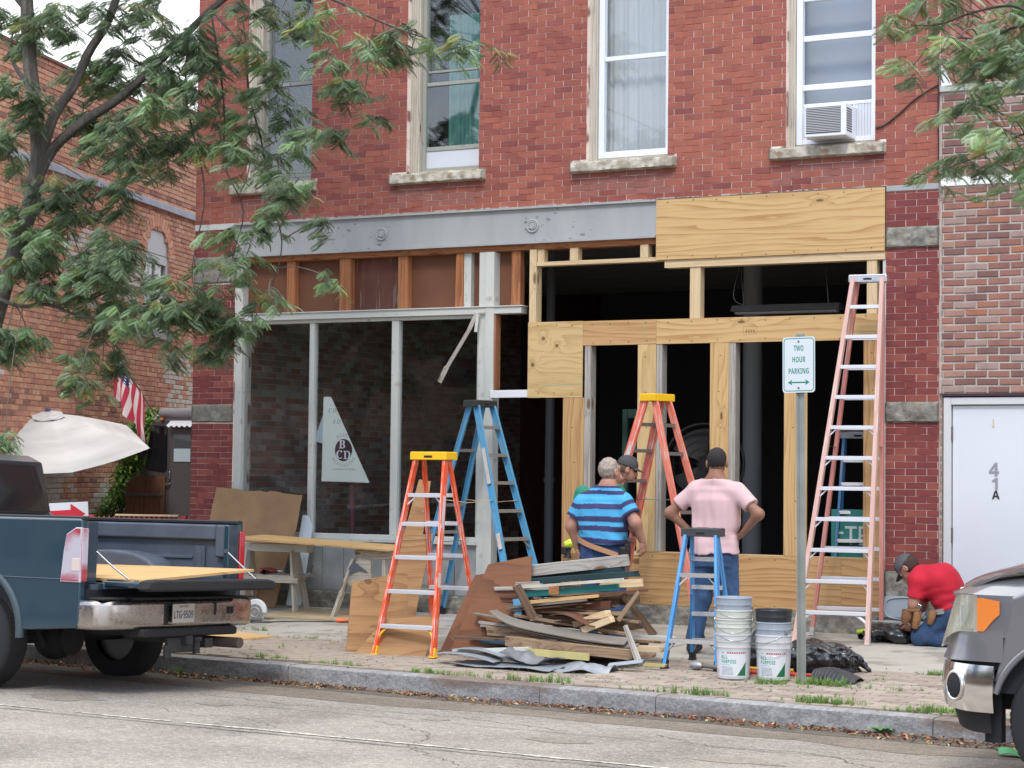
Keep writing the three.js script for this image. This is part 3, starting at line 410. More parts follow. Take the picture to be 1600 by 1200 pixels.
  const curtain = (x0, x1, y0, y1, z, m, amp = 0.02, n = 9) => sheet((u, v) => { const X = lerp(x0, x1, u); return [X, lerp(y0, y1, v), z + amp * Math.sin(u * n * 6.28) + amp * 0.6 * Math.sin(u * n * 2.7 * 6.28 + v * 2)]; }, 90, 6, 0);
  const sheer = phys(0.66, 0.67, 0.69, 0.95, { side: THREE.DoubleSide, transmission: 0.25 }), green = phys(0.12, 0.30, 0.27, 0.95, { side: THREE.DoubleSide, transmission: 0.15 }), blind = mat(0.36, 0.38, 0.42, 0.9, { side: THREE.DoubleSide });
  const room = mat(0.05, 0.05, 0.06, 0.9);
  wins.forEach(([a, b], i) => {
    const w = group(shop, 'window');
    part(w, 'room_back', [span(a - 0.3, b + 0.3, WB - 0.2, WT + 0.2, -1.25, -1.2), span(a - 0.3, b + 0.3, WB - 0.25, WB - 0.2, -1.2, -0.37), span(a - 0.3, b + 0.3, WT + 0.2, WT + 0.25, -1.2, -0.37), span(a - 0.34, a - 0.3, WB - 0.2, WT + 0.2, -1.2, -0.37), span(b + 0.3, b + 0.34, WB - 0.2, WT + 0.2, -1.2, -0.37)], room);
    const cw = [0.155, 0.125, 0.095, 0.075][i];
    part(w, 'casing', [span(a, a + cw, WB, WT, -0.3, -0.075, { g: 'y' }), span(b - 0.012, b, WB, WT, -0.3, -0.1, { g: 'y' }), span(a + cw, b - 0.012, WB, WB + 0.05, -0.3, -0.09)], casing);
    const x0 = a + cw + 0.002, x1 = b - 0.014, fm = i < 2 ? oldw : M.vinyl, fw = i < 2 ? 0.045 : 0.065, zf = i < 2 ? -0.13 : -0.1;
    const y0 = [5.045, 5.045, 5.045, 5.045][i];
    part(w, 'frame', [span(x0, x0 + fw, y0, WT, zf - 0.08, zf, { r: 0.004, g: 'y' }), span(x1 - (i < 2 ? 0.03 : fw * 0.85), x1, y0, WT, zf - 0.08, zf, { r: 0.004, g: 'y' }), span(x0 + fw, x1 - 0.03, y0 + 0.001, y0 + (i < 2 ? 0.03 : 0.05), zf - 0.08, zf - 0.003, { r: 0.004 })], fm);
    const ix0 = x0 + fw + 0.002, ix1 = x1 - (i < 2 ? 0.032 : fw * 0.85 + 0.002);
    const rail = (c, d, z, m) => part(w, 'rail', span(ix0, ix1, c, d, z - 0.035, z, { r: 0.005 }), m || fm);
    const pane = (c, d, z) => { part(w, 'pane', span(ix0, ix1, c, d, z - 0.004, z), M.glass); if (i < 2) part(w, 'storm_pane', span(ix0, ix1, c + 0.01, d - 0.01, z + 0.02, z + 0.023), M.glass); };
    const zp = zf - 0.045;
    if (i === 0) { rail(6.19, 6.235, zf - 0.02); rail(5.08, 5.125, zf - 0.02); pane(5.126, 6.189, zp); pane(6.236, 7.45, zp - 0.02); }
    if (i === 1) { rail(6.03, 6.075, zf - 0.02); rail(5.275, 5.325, zf - 0.02); rail(6.185, 6.215, zf - 0.045); pane(5.326, 6.029, zp); pane(6.076, 6.184, zp - 0.02); pane(6.216, 7.45, zp - 0.02);
      const sh = new THREE.Shape(); sh.moveTo(ix0, 5.08); sh.lineTo(ix1, 5.08); sh.lineTo(ix1, 5.272); sh.lineTo(ix0, 5.272); const e = new THREE.Path(); e.absellipse((ix0 + ix1) / 2 - 0.09, 5.185, 0.095, 0.042, 0, 6.283, true); sh.holes.push(e);
      part(w, 'filler_board', extrude(sh, 0.02, 0.001).translate(0, 0, zf - 0.05), mat(0.60, 0.63, 0.68, 0.5)); part(w, 'curtain', curtain(a + 0.32, b, 5.3, 6.9, -0.42, green, 0.018, 7), green); }
    if (i === 2) { rail(6.12, 6.17, zf - 0.012); rail(5.095, 5.12, zf - 0.02); pane(5.121, 6.119, zp); pane(6.171, 7.45, zp - 0.02); part(w, 'curtain', curtain(a, b, 5.05, 7.5, -0.33, sheer, 0.009, 6), sheer); }
    if (i === 3) { rail(5.615, 5.675, zf - 0.01); rail(5.44, 5.475, zf - 0.03); rail(6.135, 6.195, zf - 0.03); pane(5.476, 5.614, zp); pane(5.676, 6.134, zp - 0.01); pane(6.196, 7.45, zp - 0.02); rail(6.56, 6.60, zf - 0.03); part(w, 'blind', span(a, b, 5.1, 7.5, -0.4, -0.39), blind);
      const acc = (p, q) => { const n = Math.round((q - p) / 0.016), s = []; for (let k = 0; k < n; k++) s.push(span(p + (q - p) * k / n, p + (q - p) * (k + 0.6) / n, 5.1, 5.438, zf - 0.05, zf - 0.035 + (k % 2) * 0.004)); s.push(span(p, q, 5.1, 5.438, zf - 0.06, zf - 0.051)); part(w, 'side_panel', s, M.vinyl); }; acc(ix0, -6.86); acc(-6.36, ix1); }
  });

  // painted steel lintel with its two rosettes
  const bm = part(shop, 'lintel', [span(-14.0, -8.497, 4.155, 4.52, -0.06, 0.012, { keep: 1 }), span(-14.0, -8.497, 4.52, 4.544, -0.06, 0.05), span(-14.0, -8.497, 4.13, 4.155, -0.06, 0.05)], M.beam);
  for (const rx of [-11.948, -9.99]) { const pts = []; for (let k = 0; k <= 40; k++) { const a = k / 40 * 6.283 * 1.6, r = 0.024 + 0.03 * (k / 40); pts.push([rx + r * Math.cos(a), 4.327 + r * Math.sin(a), 0.022]); } part(bm, 'rosette', [tube(pts, 0.009, 60, 6), new THREE.TorusGeometry(0.066, 0.012, 8, 28).translate(rx, 4.327, 0.02), cyl(0.03, 0.035, 0.03, rx, 4.327, 0.02, 16, { rx: Math.PI / 2 })], M.beam); }
  // pale mortar drips under the lowest course
  { const r = rng(8), s = []; for (let k = 0; k < 90; k++) { const xx = -13.9 + 8 * r(); s.push(box(0.03 + 0.1 * r(), 0.006 + 0.014 * r(), 0.006, xx, 4.553, 0.003)); } part(shop, 'mortar_smear', s, mat(0.46, 0.38, 0.35, 0.95), null, 'stuff'); }

  // ------------------------------------------------ old shop front on the left
  const frame = M.chip;
  part(shop, 'header_board', span(-13.98, -8.49, 4.068, 4.128, -0.14, -0.015), M.rust);
  const pan = tex(256, 256, (u, v) => { const s = smooth(0.56, 0.7, fbm(u, v, 40, 2, 3, 91)), b = fbm(u, v, 4, 4, 4, 92); let c = mix([0.13, 0.048, 0.024], [0.185, 0.075, 0.036], b); return c; }, { m: [1.2, 1.2] });
  const pan2 = tex(256, 256, (u, v) => { const s = smooth(0.6, 0.74, fbm(u, v, 42, 3, 3, 94)) * smooth(0.2, 0.7, fbm(u, v, 6, 2, 3, 95)); return mix(mix([0.085, 0.026, 0.02], [0.17, 0.06, 0.03], fbm(u, v, 4, 3, 4, 93)), [0.30, 0.26, 0.23], s * 0.65); }, { m: [0.9, 0.9] });
  const pm = new THREE.MeshStandardMaterial({ map: pan, roughness: 0.75 }), pm2 = new THREE.MeshStandardMaterial({ map: pan2, roughness: 0.7 });
  const edges = [-13.95, -13.235, -12.47, -11.68, -10.94, -10.53, -10.16]; for (let k = 0; k < 6; k++) part(shop, 'transom_panel', span(edges[k] + 0.003, edges[k + 1] - 0.003, 3.43, 4.07, -0.15, -0.135), k === 2 ? pm2 : pm);
  const stud = (a, b, c, d, z0, z1, m, o = {}) => part(shop, o.name || 'stud', span(a, b, c, d, z0, z1, { g: 'y', r: 0.003, ...o }), m, o.label);
  stud(-13.285, -13.17, 3.44, 4.066, -0.132, -0.04, M.rust); stud(-12.54, -12.39, 3.44, 4.066, -0.132, -0.03, M.rust); stud(-11.745, -11.615, 3.44, 4.066, -0.132, -0.035, M.rust, { rz: 0.012 }); stud(-10.985, -10.89, 3.45, 4.066, -0.132, -0.03, M.rust, { rz: -0.01 }); stud(-10.888, -10.795, 3.45, 4.066, -0.132, -0.05, frame); stud(-10.275, -10.165, 3.46, 4.066, -0.132, -0.04, M.rust);
  stud(-14.0, -13.9, 0.85, 4.06, -0.16, -0.02, frame, { name: 'window_jamb' });
  part(shop, 'transom_bar', [span(-13.9, -10.125, 3.363, 3.44, -0.15, 0.012, { r: 0.006 }), span(-13.9, -10.105, 3.44, 3.452, -0.13, 0.03)], frame);
  const tw = group(shop, 'shop_window');
  part(tw, 'head', span(-13.9, -10.69, 3.325, 3.36, -0.13, -0.04), frame);
  for (const [a, b] of [[-12.948, -12.882], [-11.822, -11.728], [-10.70, -10.66]]) part(tw, 'mullion', span(a, b, 0.86, 3.324, -0.13, -0.035, { g: 'y', r: 0.008 }), frame);
  part(tw, 'bottom_rail', [span(-13.9, -10.66, 0.80, 0.858, -0.14, 0.0, { r: 0.006 }), span(-13.9, -10.66, 0.775, 0.80, -0.14, 0.03)], frame);
  for (const [a, b] of [[-13.895, -12.95], [-12.88, -11.824], [-11.726, -10.702]]) part(tw, 'pane', span(a, b, 0.86, 3.324, -0.095, -0.088), M.glass);
  stud(-10.66, -10.575, 0.1, 4.06, -0.12, 0.004, frame, { name: 'post' }); stud(-10.572, -10.465, 0.1, 4.06, -0.13, 0.018, frame, { name: 'post' });
  stud(-10.462, -10.445, 2.51, 3.35, -0.12, 0.0, M.rust, { name: 'post_edge' });
  const bk = mat(0.40, 0.415, 0.41, 0.6, { map: T.mottle });
  for (let k = 0; k < 11; k++) { const a = -13.9 + k * 0.2945; part(shop, 'bulkhead_board', span(a + 0.003, a + 0.2915, 0.2, 0.772, -0.12, -0.03, { r: 0.006, g: 'y' }), bk); }
  stone(-14.0, -9.0, -0.06, 0.198, -0.3, -0.0, 9, 0.02, null, 'base_stone');
  part(shop, 'door_sill', span(-10.46, -9.59, 0.2, 0.26, -0.4, -0.02, { r: 0.005 }), M.old);

  // ------------------------------------------------ new framing and plywood on the right
  const ply = (a, b, c, d, m, z = 0.012, g = 'x') => part(shop, 'plywood_panel', span(a, b, c, d, z - 0.012, z, { g }), m);
  part(shop, 'white_board', box(0.46, 0.085, 0.035, -10.26, 2.464, 0.02, { r: 0.004, rz: 0.006 }), mat(0.74, 0.75, 0.77, 0.5));
  stud(-10.03, -9.945, 2.42, 4.066, -0.14, -0.002, M.lumber); stud(-9.94, -9.86, 3.925, 4.066, -0.12, -0.02, M.lumber);
  part(shop, 'plate', span(-9.942, -8.4, 3.88, 3.924, -0.12, -0.004, { r: 0.003 }), M.lumber);
  stud(-9.54, -9.44, 3.926, 4.066, -0.12, -0.012, M.lumber); stud(-8.695, -8.6, 3.926, 4.066, -0.12, -0.012, M.lumber);
  ply(-8.492, -5.968, 3.885, 4.535, M.plyA, 0.03);
  part(shop, 'plate', span(-8.4, -5.97, 3.80, 3.884, -0.12, 0.01, { r: 0.003 }), M.lumber);
  stud(-8.11, -7.99, 3.25, 3.8, -0.12, -0.004, M.lumber); stud(-6.165, -6.06, 3.25, 3.8, -0.12, -0.004, M.lumber);
  stud(-6.0, -5.966, 0.2, 3.8, -0.12, -0.01, frame, { name: 'window_jamb' });
  part(shop, 'plate', span(-9.944, -6.0, 3.205, 3.25, -0.12, -0.002, { r: 0.003 }), M.lumber);
  ply(-10.03, -9.358, 2.42, 3.255, M.plyC, 0.016); ply(-9.356, -8.486, 2.985, 3.252, M.plyB, 0.014); ply(-8.484, -6.0, 2.985, 3.25, M.plyA, 0.015);
  const strip2 = (a, b, c, d, e, m) => { ply(a, b, c, d, m, 0.013, 'y'); if (e) stud(b + 0.001, b + e, c, d, -0.125, 0.008, M.grey, { name: 'stud' }); };
  strip2(-9.592, -9.337, 0.30, 2.418, 0.077, M.plyB); stud(-9.336, -9.26, 2.418, 2.983, -0.125, 0.008, M.grey);
  strip2(-8.70, -8.488, 0.765, 2.983, 0.07, M.plyC); strip2(-7.865, -7.656, 0.765, 2.983, 0.075, M.plyA); strip2(-7.04, -6.79, 0.765, 2.983, 0, M.plyA); strip2(-6.19, -6.01, 0.765, 2.983, 0, M.plyB);
  part(shop, 'plate', span(-9.26, -6.0, 0.72, 0.764, -0.125, 0.004, { r: 0.003 }), M.lumber);
  ply(-9.58, -8.665, 0.2, 0.718, M.plyB, 0.013); ply(-8.663, -6.42, 0.2, 0.762, M.plyB, 0.014); ply(-6.418, -5.968, 0.2, 0.762, M.plyB, 0.013);
  stone(-9.0, -5.97, -0.07, 0.196, -0.3, 0.03, 12, 0.025, null, 'base_stone');
  part(shop, 'sole_plate', span(-9.58, -6.0, 0.16, 0.2, -0.3, -0.002), M.lumber);

  { const sc = [], row = (a, b, y, n) => { for (let k = 0; k < n; k++) sc.push(cyl(0.007, 0.007, 0.004, lerp(a, b, (k + 0.5) / n), y, 0.0, 7, { rx: Math.PI / 2 })); }; const R2 = rng(66);
    for (const [a, b, c, d, z, n] of [[-8.49, -5.97, 3.91, 4.51, 0.031, 9], [-9.35, -8.49, 3.01, 3.23, 0.015, 4], [-8.48, -6.02, 3.01, 3.23, 0.016, 9], [-8.66, -6.43, 0.24, 0.73, 0.015, 8], [-9.57, -8.68, 0.24, 0.69, 0.014, 4], [-10.0, -9.38, 2.46, 3.22, 0.017, 3]]) { const k0 = sc.length; row(a, b, c + 0.012 * R2(), n); row(a, b, d - 0.012 * R2(), n); for (let k = k0; k < sc.length; k++) sc[k].translate(0.03 * (R2() - 0.5), 0.02 * (R2() - 0.5), z); }
    for (const x of [-9.46, -8.6, -7.76, -6.92, -6.1]) for (let k = 0; k < 6; k++) sc.push(cyl(0.007, 0.007, 0.004, x + 0.05 * (R2() - 0.5), 0.95 + k * 0.38, 0.014, 7, { rx: Math.PI / 2 })); part(shop, 'screw_heads', sc, mat(0.09, 0.07, 0.05, 0.6), null, 'stuff');
    const ink = mat(0.30, 0.17, 0.07, 0.8); part(shop, 'grade_stamp', [box(0.15, 0.003, 0.001, -7.42, 3.15, 0.0156), box(0.15, 0.003, 0.001, -7.42, 3.07, 0.0156), box(0.003, 0.08, 0.001, -7.495, 3.11, 0.0156), box(0.003, 0.08, 0.001, -7.345, 3.11, 0.0156), ...[0, 1, 2, 3].map(k => box(0.016, 0.035, 0.001, -7.46 + k * 0.028, 3.1, 0.0156))], ink, null, 'stuff');
    const gs = mat(0.26, 0.40, 0.22, 0.9); part(shop, 'paint_mark', [box(0.5, 0.008, 0.001, -9.6, 2.56, 0.0166, { rz: 0.03 }), box(0.006, 0.2, 0.001, -8.62, 3.14, 0.0146, { rz: 0.15 })], gs, null, 'stuff'); }
  // ------------------------------------------------ the dim shop inside
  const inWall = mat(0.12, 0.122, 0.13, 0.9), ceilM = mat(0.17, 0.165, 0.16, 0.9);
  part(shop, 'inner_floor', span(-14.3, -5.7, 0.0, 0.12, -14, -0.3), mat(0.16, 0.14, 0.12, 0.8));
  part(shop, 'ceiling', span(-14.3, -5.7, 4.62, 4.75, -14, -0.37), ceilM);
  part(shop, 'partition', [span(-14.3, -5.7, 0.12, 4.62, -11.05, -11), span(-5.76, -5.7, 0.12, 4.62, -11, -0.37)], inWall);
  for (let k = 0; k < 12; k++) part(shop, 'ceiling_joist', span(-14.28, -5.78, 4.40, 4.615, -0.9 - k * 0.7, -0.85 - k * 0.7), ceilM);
  // brick party wall that shows through the glass
  const pR = rng(77), pl = lay(-8, -0.4, 0.15, 4.38, 0.215, 0.076, 0.013, [], pR, {});
  part(shop, 'party_wall', span(-14.3, -14.262, 0.12, 4.6, -8, -0.37), mat(0.46, 0.43, 0.39, 0.95, { map: T.mottle }));
  bricks(shop, pl, (m, b, z) => { m.position.set(-14.252 + z, b[1], b[0]); m.rotation.y = Math.PI / 2; }, [[0.36, 0.18, 0.145], [0.42, 0.33, 0.29], [0.31, 0.23, 0.2], [0.45, 0.23, 0.18], [0.5, 0.44, 0.4]], pR, { most: 0, depth: 0.02, bev: 0.004 });
  part(shop, 'column', [cyl(0.12, 0.12, 4.3, -8.75, 2.27, -3.6, 20), cyl(0.16, 0.16, 0.08, -8.75, 4.4, -3.6, 20)], mat(0.42, 0.44, 0.44, 0.6));
  part(shop, 'pipe', [cyl(0.06, 0.06, 4.3, -11.3, 2.27, -3.1, 14), cyl(0.075, 0.075, 0.06, -11.3, 1.5, -3.1, 14)], mat(0.16, 0.17, 0.18, 0.5));
  rebase(shop, -10, 0, 0);
}
// ---------------------------------------------------------------- side wall of the shop above the low neighbour
{
  const R = rng(303), list = lay(-13.9, -0.02, 5.3, 8.6, 0.2215, 0.0745, 0.009, [], R, { base: 5.3 });
  bricks(shop, list, (m, b, z) => { m.position.set(4.599 + z, b[1], b[0]); m.rotation.y = Math.PI / 2; }, [[0.46, 0.15, 0.11], [0.40, 0.13, 0.105], [0.50, 0.19, 0.14], [0.36, 0.11, 0.09]], R, { most: 0, bev: 0.003, depth: 0.012 });
  part(shop, 'flashing', extrude([[0, 0], [0.66, 0], [0, 0.22]], 0.012, 0.001).rotateY(Math.PI / 2).translate(4.602, 5.515, 0), mat(0.72, 0.74, 0.78, 0.5));
}
// ---------------------------------------------------------------- low brown brick neighbour with the white door
{
  const n = thing('brick_building', 'low brown brick building with white steel door 41A beside the red shop', 'building');
  const mort = tex(256, 256, (u, v) => mix([0.34, 0.30, 0.26], [0.60, 0.56, 0.51], fbm(u, v, 14, 14, 4, 44)), { m: [0.8, 0.8] }), mm = new THREE.MeshStandardMaterial({ map: mort, roughness: 1, bumpMap: T.grit, bumpScale: 0.004 });
  const X0 = -5.409, X1 = 3.2, dx0 = -5.385, dx1 = -4.23;
  part(n, 'wall', [span(X0, X1, 2.43, 5.46, -0.35, -0.008), span(X0, dx0, -0.1, 2.43, -0.35, -0.008), span(dx1, X1, -0.1, 2.43, -0.35, -0.008)], mm);
  part(n, 'side_wall', [span(X0, X0 + 0.2, -0.1, 5.3, -12, -0.35), span(X1 - 0.2, X1, -0.1, 5.3, -12, -0.35), span(X0, X1, -0.1, 5.3, -12.2, -12)], mat(0.2, 0.1, 0.08, 0.95));
  part(n, 'roof', span(X0, X1, 5.12, 5.25, -12, -0.35), mat(0.12, 0.12, 0.12, 0.95));
  part(n, 'coping', [span(X0, X1, 5.46, 5.525, -0.38, 0.03, { r: 0.008 })], mat(0.50, 0.50, 0.47, 0.8, { map: T.mottle }));
  const R = rng(404), holes = [[dx0, dx1, -1, 2.43]];
  const list = [...lay(X0 + 0.012, X1, 4.60, 5.455, 0.224, 0.0765, 0.015, [], R, { base: 4.60 }), ...lay(X0 + 0.012, X1, -0.05, 4.508, 0.224, 0.0765, 0.015, holes, R, { base: 2.43 })];
  const tn = [[0.33, 0.155, 0.118], [0.29, 0.138, 0.108], [0.37, 0.17, 0.122], [0.235, 0.12, 0.102], [0.42, 0.235, 0.18], [0.41, 0.165, 0.10], [0.40, 0.28, 0.235], [0.34, 0.17, 0.13]];
  const bump = T.rock;
  bricks(n, list, (m, b, z) => { const k = Math.sin(b[0] * 91 + b[1] * 37); m.position.set(b[0], b[1] + 0.0025 * k, z); m.rotation.z = 0.012 * k; m.scale.set(1 - 0.02 * Math.abs(k), 1 - 0.05 * Math.abs(k), 1); }, tn, R, { most: 260, score: b => -b[0] - 0.1 * Math.abs(b[1] - 3.5), bev: 0.005, depth: 0.02, proud: 0.008, tonesAt: (b, r) => { const k = r(), y = b[1]; if (y > 2.4 && y < 3.15 && k < 0.45) return [4, 6, 7][Math.floor(r() * 3)]; if (y > 4.6 && b[0] < -5.1) return [3, 1, 0][Math.floor(r() * 3)]; return Math.floor(r() * 8); } });
  part(n, 'painted_strip', [box(X1 - X0 - 0.01, 0.075, 0.03, (X0 + X1) / 2 + 0.005, 4.552, -0.002, { r: 0.006 }), box(X1 - X0 - 0.02, 0.03, 0.02, (X0 + X1) / 2 + 0.008, 4.523, 0.006, { r: 0.006 })], mat(0.86, 0.86, 0.86, 0.7));
  // door
  const d = group(n, 'door', 'white steel door numbered 41A'), wm = mat(0.66, 0.69, 0.72, 0.45), fm = mat(0.60, 0.61, 0.61, 0.5);
  part(d, 'lintel', span(dx0 - 0.02, dx1 + 0.1, 2.402, 2.43, -0.34, 0.004), mat(0.05, 0.022, 0.03, 0.7));
  part(d, 'frame', [span(dx0 + 0.012, dx0 + 0.085, -0.02, 2.392, -0.15, -0.012, { r: 0.005 }), span(dx1 - 0.085, dx1 - 0.012, -0.02, 2.392, -0.15, -0.012, { r: 0.005 }), span(dx0 + 0.086, dx1 - 0.086, 2.318, 2.391, -0.15, -0.013, { r: 0.005 })], fm);
  part(d, 'leaf', span(dx0 + 0.094, dx1 - 0.094, 0.0, 2.31, -0.1, -0.055, { r: 0.004 }), wm);
  part(d, 'stop', span(dx0 + 0.02, dx1 - 0.02, -0.02, 2.39, -0.3, -0.16), M.dark);
  for (const hy of [2.03, 1.02, 0.3]) part(d, 'hinge', [cyl(0.011, 0.011, 0.14, dx0 + 0.09, hy, -0.045, 10), span(dx0 + 0.086, dx0 + 0.094, hy - 0.07, hy + 0.07, -0.056, -0.047)], mat(0.16, 0.13, 0.11, 0.5, { metalness: 0.5 }));
  part(d, 'knob', [new THREE.SphereGeometry(0.032, 16, 12).translate(-4.42, 1.0, 0.0), cyl(0.012, 0.012, 0.06, -4.42, 1.0, -0.03, 10, { rx: Math.PI / 2 })], M.steel);
  const font = await new FontLoader().loadAsync('fonts/droid/droid_sans_bold.typeface.json');
  const glyph = (s, h, x, y, m) => { const g = new TextGeometry(s, { font, size: h, depth: 0.005, curveSegments: 6 }); g.computeBoundingBox(); const b = g.boundingBox; part(d, 'numeral', g.translate(x - (b.min.x + b.max.x) / 2, y, -0.054), m); };
  const silver = mat(0.42, 0.43, 0.45, 0.35, { metalness: 0.6 });
  glyph('4', 0.135, -4.875, 1.61, silver); glyph('1', 0.12, -4.868, 1.475, silver); glyph('A', 0.082, -4.858, 1.385, mat(0.02, 0.02, 0.022, 0.5));
  part(d, 'tape_residue', [box(0.014, 0.09, 0.003, -4.883, 2.13, -0.053), box(0.03, 0.012, 0.004, -4.883, 2.1, -0.053)], mat(0.55, 0.50, 0.33, 0.8));
  rebase(n, -3, 0, 0);
}
// ---------------------------------------------------------------- orange brick building across the alley
{
  const b = thing('brick_building', 'orange brick building with an arched white window across the alley', 'building', [-19.295, 0, -6.25], Math.atan2(0.961, -0.277));
  const mort = new THREE.MeshStandardMaterial({ map: tex(256, 256, (u, v) => mix([0.52, 0.36, 0.26], [0.70, 0.57, 0.47], fbm(u, v, 12, 12, 4, 84)), { m: [1.2, 1.2] }), roughness: 1 });
  const x0 = -9.5, x1 = 5, H = 7.02, wx = [-2.0, -1.05, 3.64, 4.95], s = new THREE.Shape();
  s.moveTo(x0, -0.4); s.lineTo(x1, -0.4); s.lineTo(x1, 7.28); s.lineTo(-1.0, 7.28); s.lineTo(-1.0, H); s.lineTo(x0, H); const hole = new THREE.Path(); hole.moveTo(wx[0], wx[2]); hole.lineTo(wx[1], wx[2]); hole.lineTo(wx[1], wx[3] - 0.1); hole.absarc((wx[0] + wx[1]) / 2, wx[3] - 0.15, 0.475, 0, Math.PI, false); hole.lineTo(wx[0], wx[2]); s.holes.push(hole);
  const wg = new THREE.ExtrudeGeometry(s, { depth: 0.4, bevelEnabled: false, curveSegments: 16 }); wg.translate(0, 0, -0.41); planar(wg);
  part(b, 'wall', wg, mort); part(b, 'end_wall', [span(x0, x0 + 0.4, -0.4, H, -9, -0.41), span(x1 - 0.4, x1, -0.4, H, -9, -0.41), span(x0, x1, -0.4, H, -9.4, -9)], mort);
  part(b, 'roof', span(x0, x1, 6.5, 6.6, -9, -0.41), mat(0.1, 0.1, 0.1, 1));
  part(b, 'coping', [span(x0, -1.0, H, H + 0.05, -0.44, 0.03, { r: 0.01 }), span(-1.0, x1, 7.28, 7.33, -0.44, 0.03, { r: 0.01 })], mat(0.20, 0.10, 0.07, 0.9));
  part(b, 'chimney', [span(-0.62, -0.18, 7.33, 7.62, -0.6, -0.1), span(-0.66, -0.14, 7.62, 7.68, -0.64, -0.06, { r: 0.01 })], mat(0.33, 0.12, 0.07, 0.95, { map: T.mottle, bumpMap: T.rock, bumpScale: 0.01 }));
  part(b, 'ledge', [span(x0, x1, 5.56, 5.665, -0.02, 0.05, { r: 0.008 })], mat(0.50, 0.53, 0.60, 0.6, { map: T.mottle }));
  const R = rng(505), C = 0.0725, hs = [[wx[0], wx[1], wx[2], 4.85], [wx[0] + 0.06, wx[1] - 0.06, 4.85, 5.08], [wx[0] + 0.17, wx[1] - 0.17, 5.08, 5.24], [-40, 40, 5.56, 5.665], [-9.6, -1.0, H - 0.01, 8]];
  const list = lay(x0, x1, 0, 7.27, 0.222, C, 0.011, hs, R, { headers: 7 });
  const tn = [[0.78, 0.41, 0.255], [0.74, 0.375, 0.235], [0.80, 0.46, 0.295], [0.68, 0.33, 0.215], [0.60, 0.285, 0.195], [0.78, 0.53, 0.40], [0.78, 0.72, 0.64], [0.38, 0.18, 0.14]];
  const pl = (m, q, z) => m.position.set(q[0], q[1], z);
  bricks(b, list, pl, tn, R, { most: 300, score: q => (q[1] > 4 ? 5 : 0) - Math.abs(q[0] + 3.2) - 0.3 * Math.abs(q[1] - 5.6), bev: 0.004, depth: 0.02, proud: 0.008, tonesAt: (q, r) => { const y = q[1], k = r(), st = noise3(q[0] * 0.55, y * 0.7, 2, 3); if (y < 1.35 + 0.4 * noise3(q[0] * 1.2, 1, 1, 4) && st > -0.35) return k < 0.8 ? 6 : 5; if (st > 0.42 && k < 0.75) return 6; if (y > 5.66) return Math.round(y / C) % 4 === 0 ? (k < 0.7 ? 4 : 7) : Math.floor(r() * 3); if (y < 2.6 && k < 0.35) return [3, 4, 7][Math.floor(r() * 3)]; return Math.floor(r() * 5); } });
  { const g = []; for (let k = 0; k < 17; k++) { const a = Math.PI * (k + 0.5) / 17; const v = brickGeo(0.084, 0.2, 0.03, 0.004); v.translate(0, 0.475 + 0.11, 0.008).rotateZ(a - Math.PI / 2).translate(-1.525, wx[3] - 0.15, 0); part(b, 'arch_brick', v, mat(...tn[k % 4], 0.9)); } }
  const w = group(b, 'window'), wm = mat(0.66, 0.68, 0.68, 0.6), cx = -1.525;
  { const o = new THREE.Shape(); o.moveTo(wx[0] + 0.005, wx[2] + 0.06); o.lineTo(wx[1] - 0.005, wx[2] + 0.06); o.lineTo(wx[1] - 0.005, 4.8); o.absarc(cx, 4.8, 0.468, 0, Math.PI, false); const h1 = new THREE.Path([[wx[0] + 0.08, wx[2] + 0.14], [wx[1] - 0.08, wx[2] + 0.14], [wx[1] - 0.08, 4.72], [wx[0] + 0.08, 4.72]].map(a => new THREE.Vector2(...a))); o.holes.push(h1); part(w, 'frame', extrude(o, 0.07, 0.004).translate(0, 0, -0.09), wm); }
  part(w, 'glazing_bar', [span(cx - 0.02, cx + 0.02, 3.78, 4.72, -0.07, -0.04), span(wx[0] + 0.08, cx - 0.021, 4.2, 4.25, -0.07, -0.03), span(cx + 0.021, wx[1] - 0.08, 4.2, 4.25, -0.07, -0.03)], wm);
  part(w, 'pane', span(wx[0] + 0.08, wx[1] - 0.08, 3.78, 4.72, -0.065, -0.06), M.glass); part(w, 'room_back', span(wx[0], wx[1], 3.6, 4.9, -0.7, -0.69), mat(0.03, 0.05, 0.055, 0.9));
  part(w, 'sill', span(wx[0] - 0.1, wx[1] + 0.1, 3.56, 3.69, -0.25, 0.06, { r: 0.01 }), mat(0.38, 0.38, 0.36, 0.9, { bumpMap: T.rock, bumpScale: 0.01 }));
}
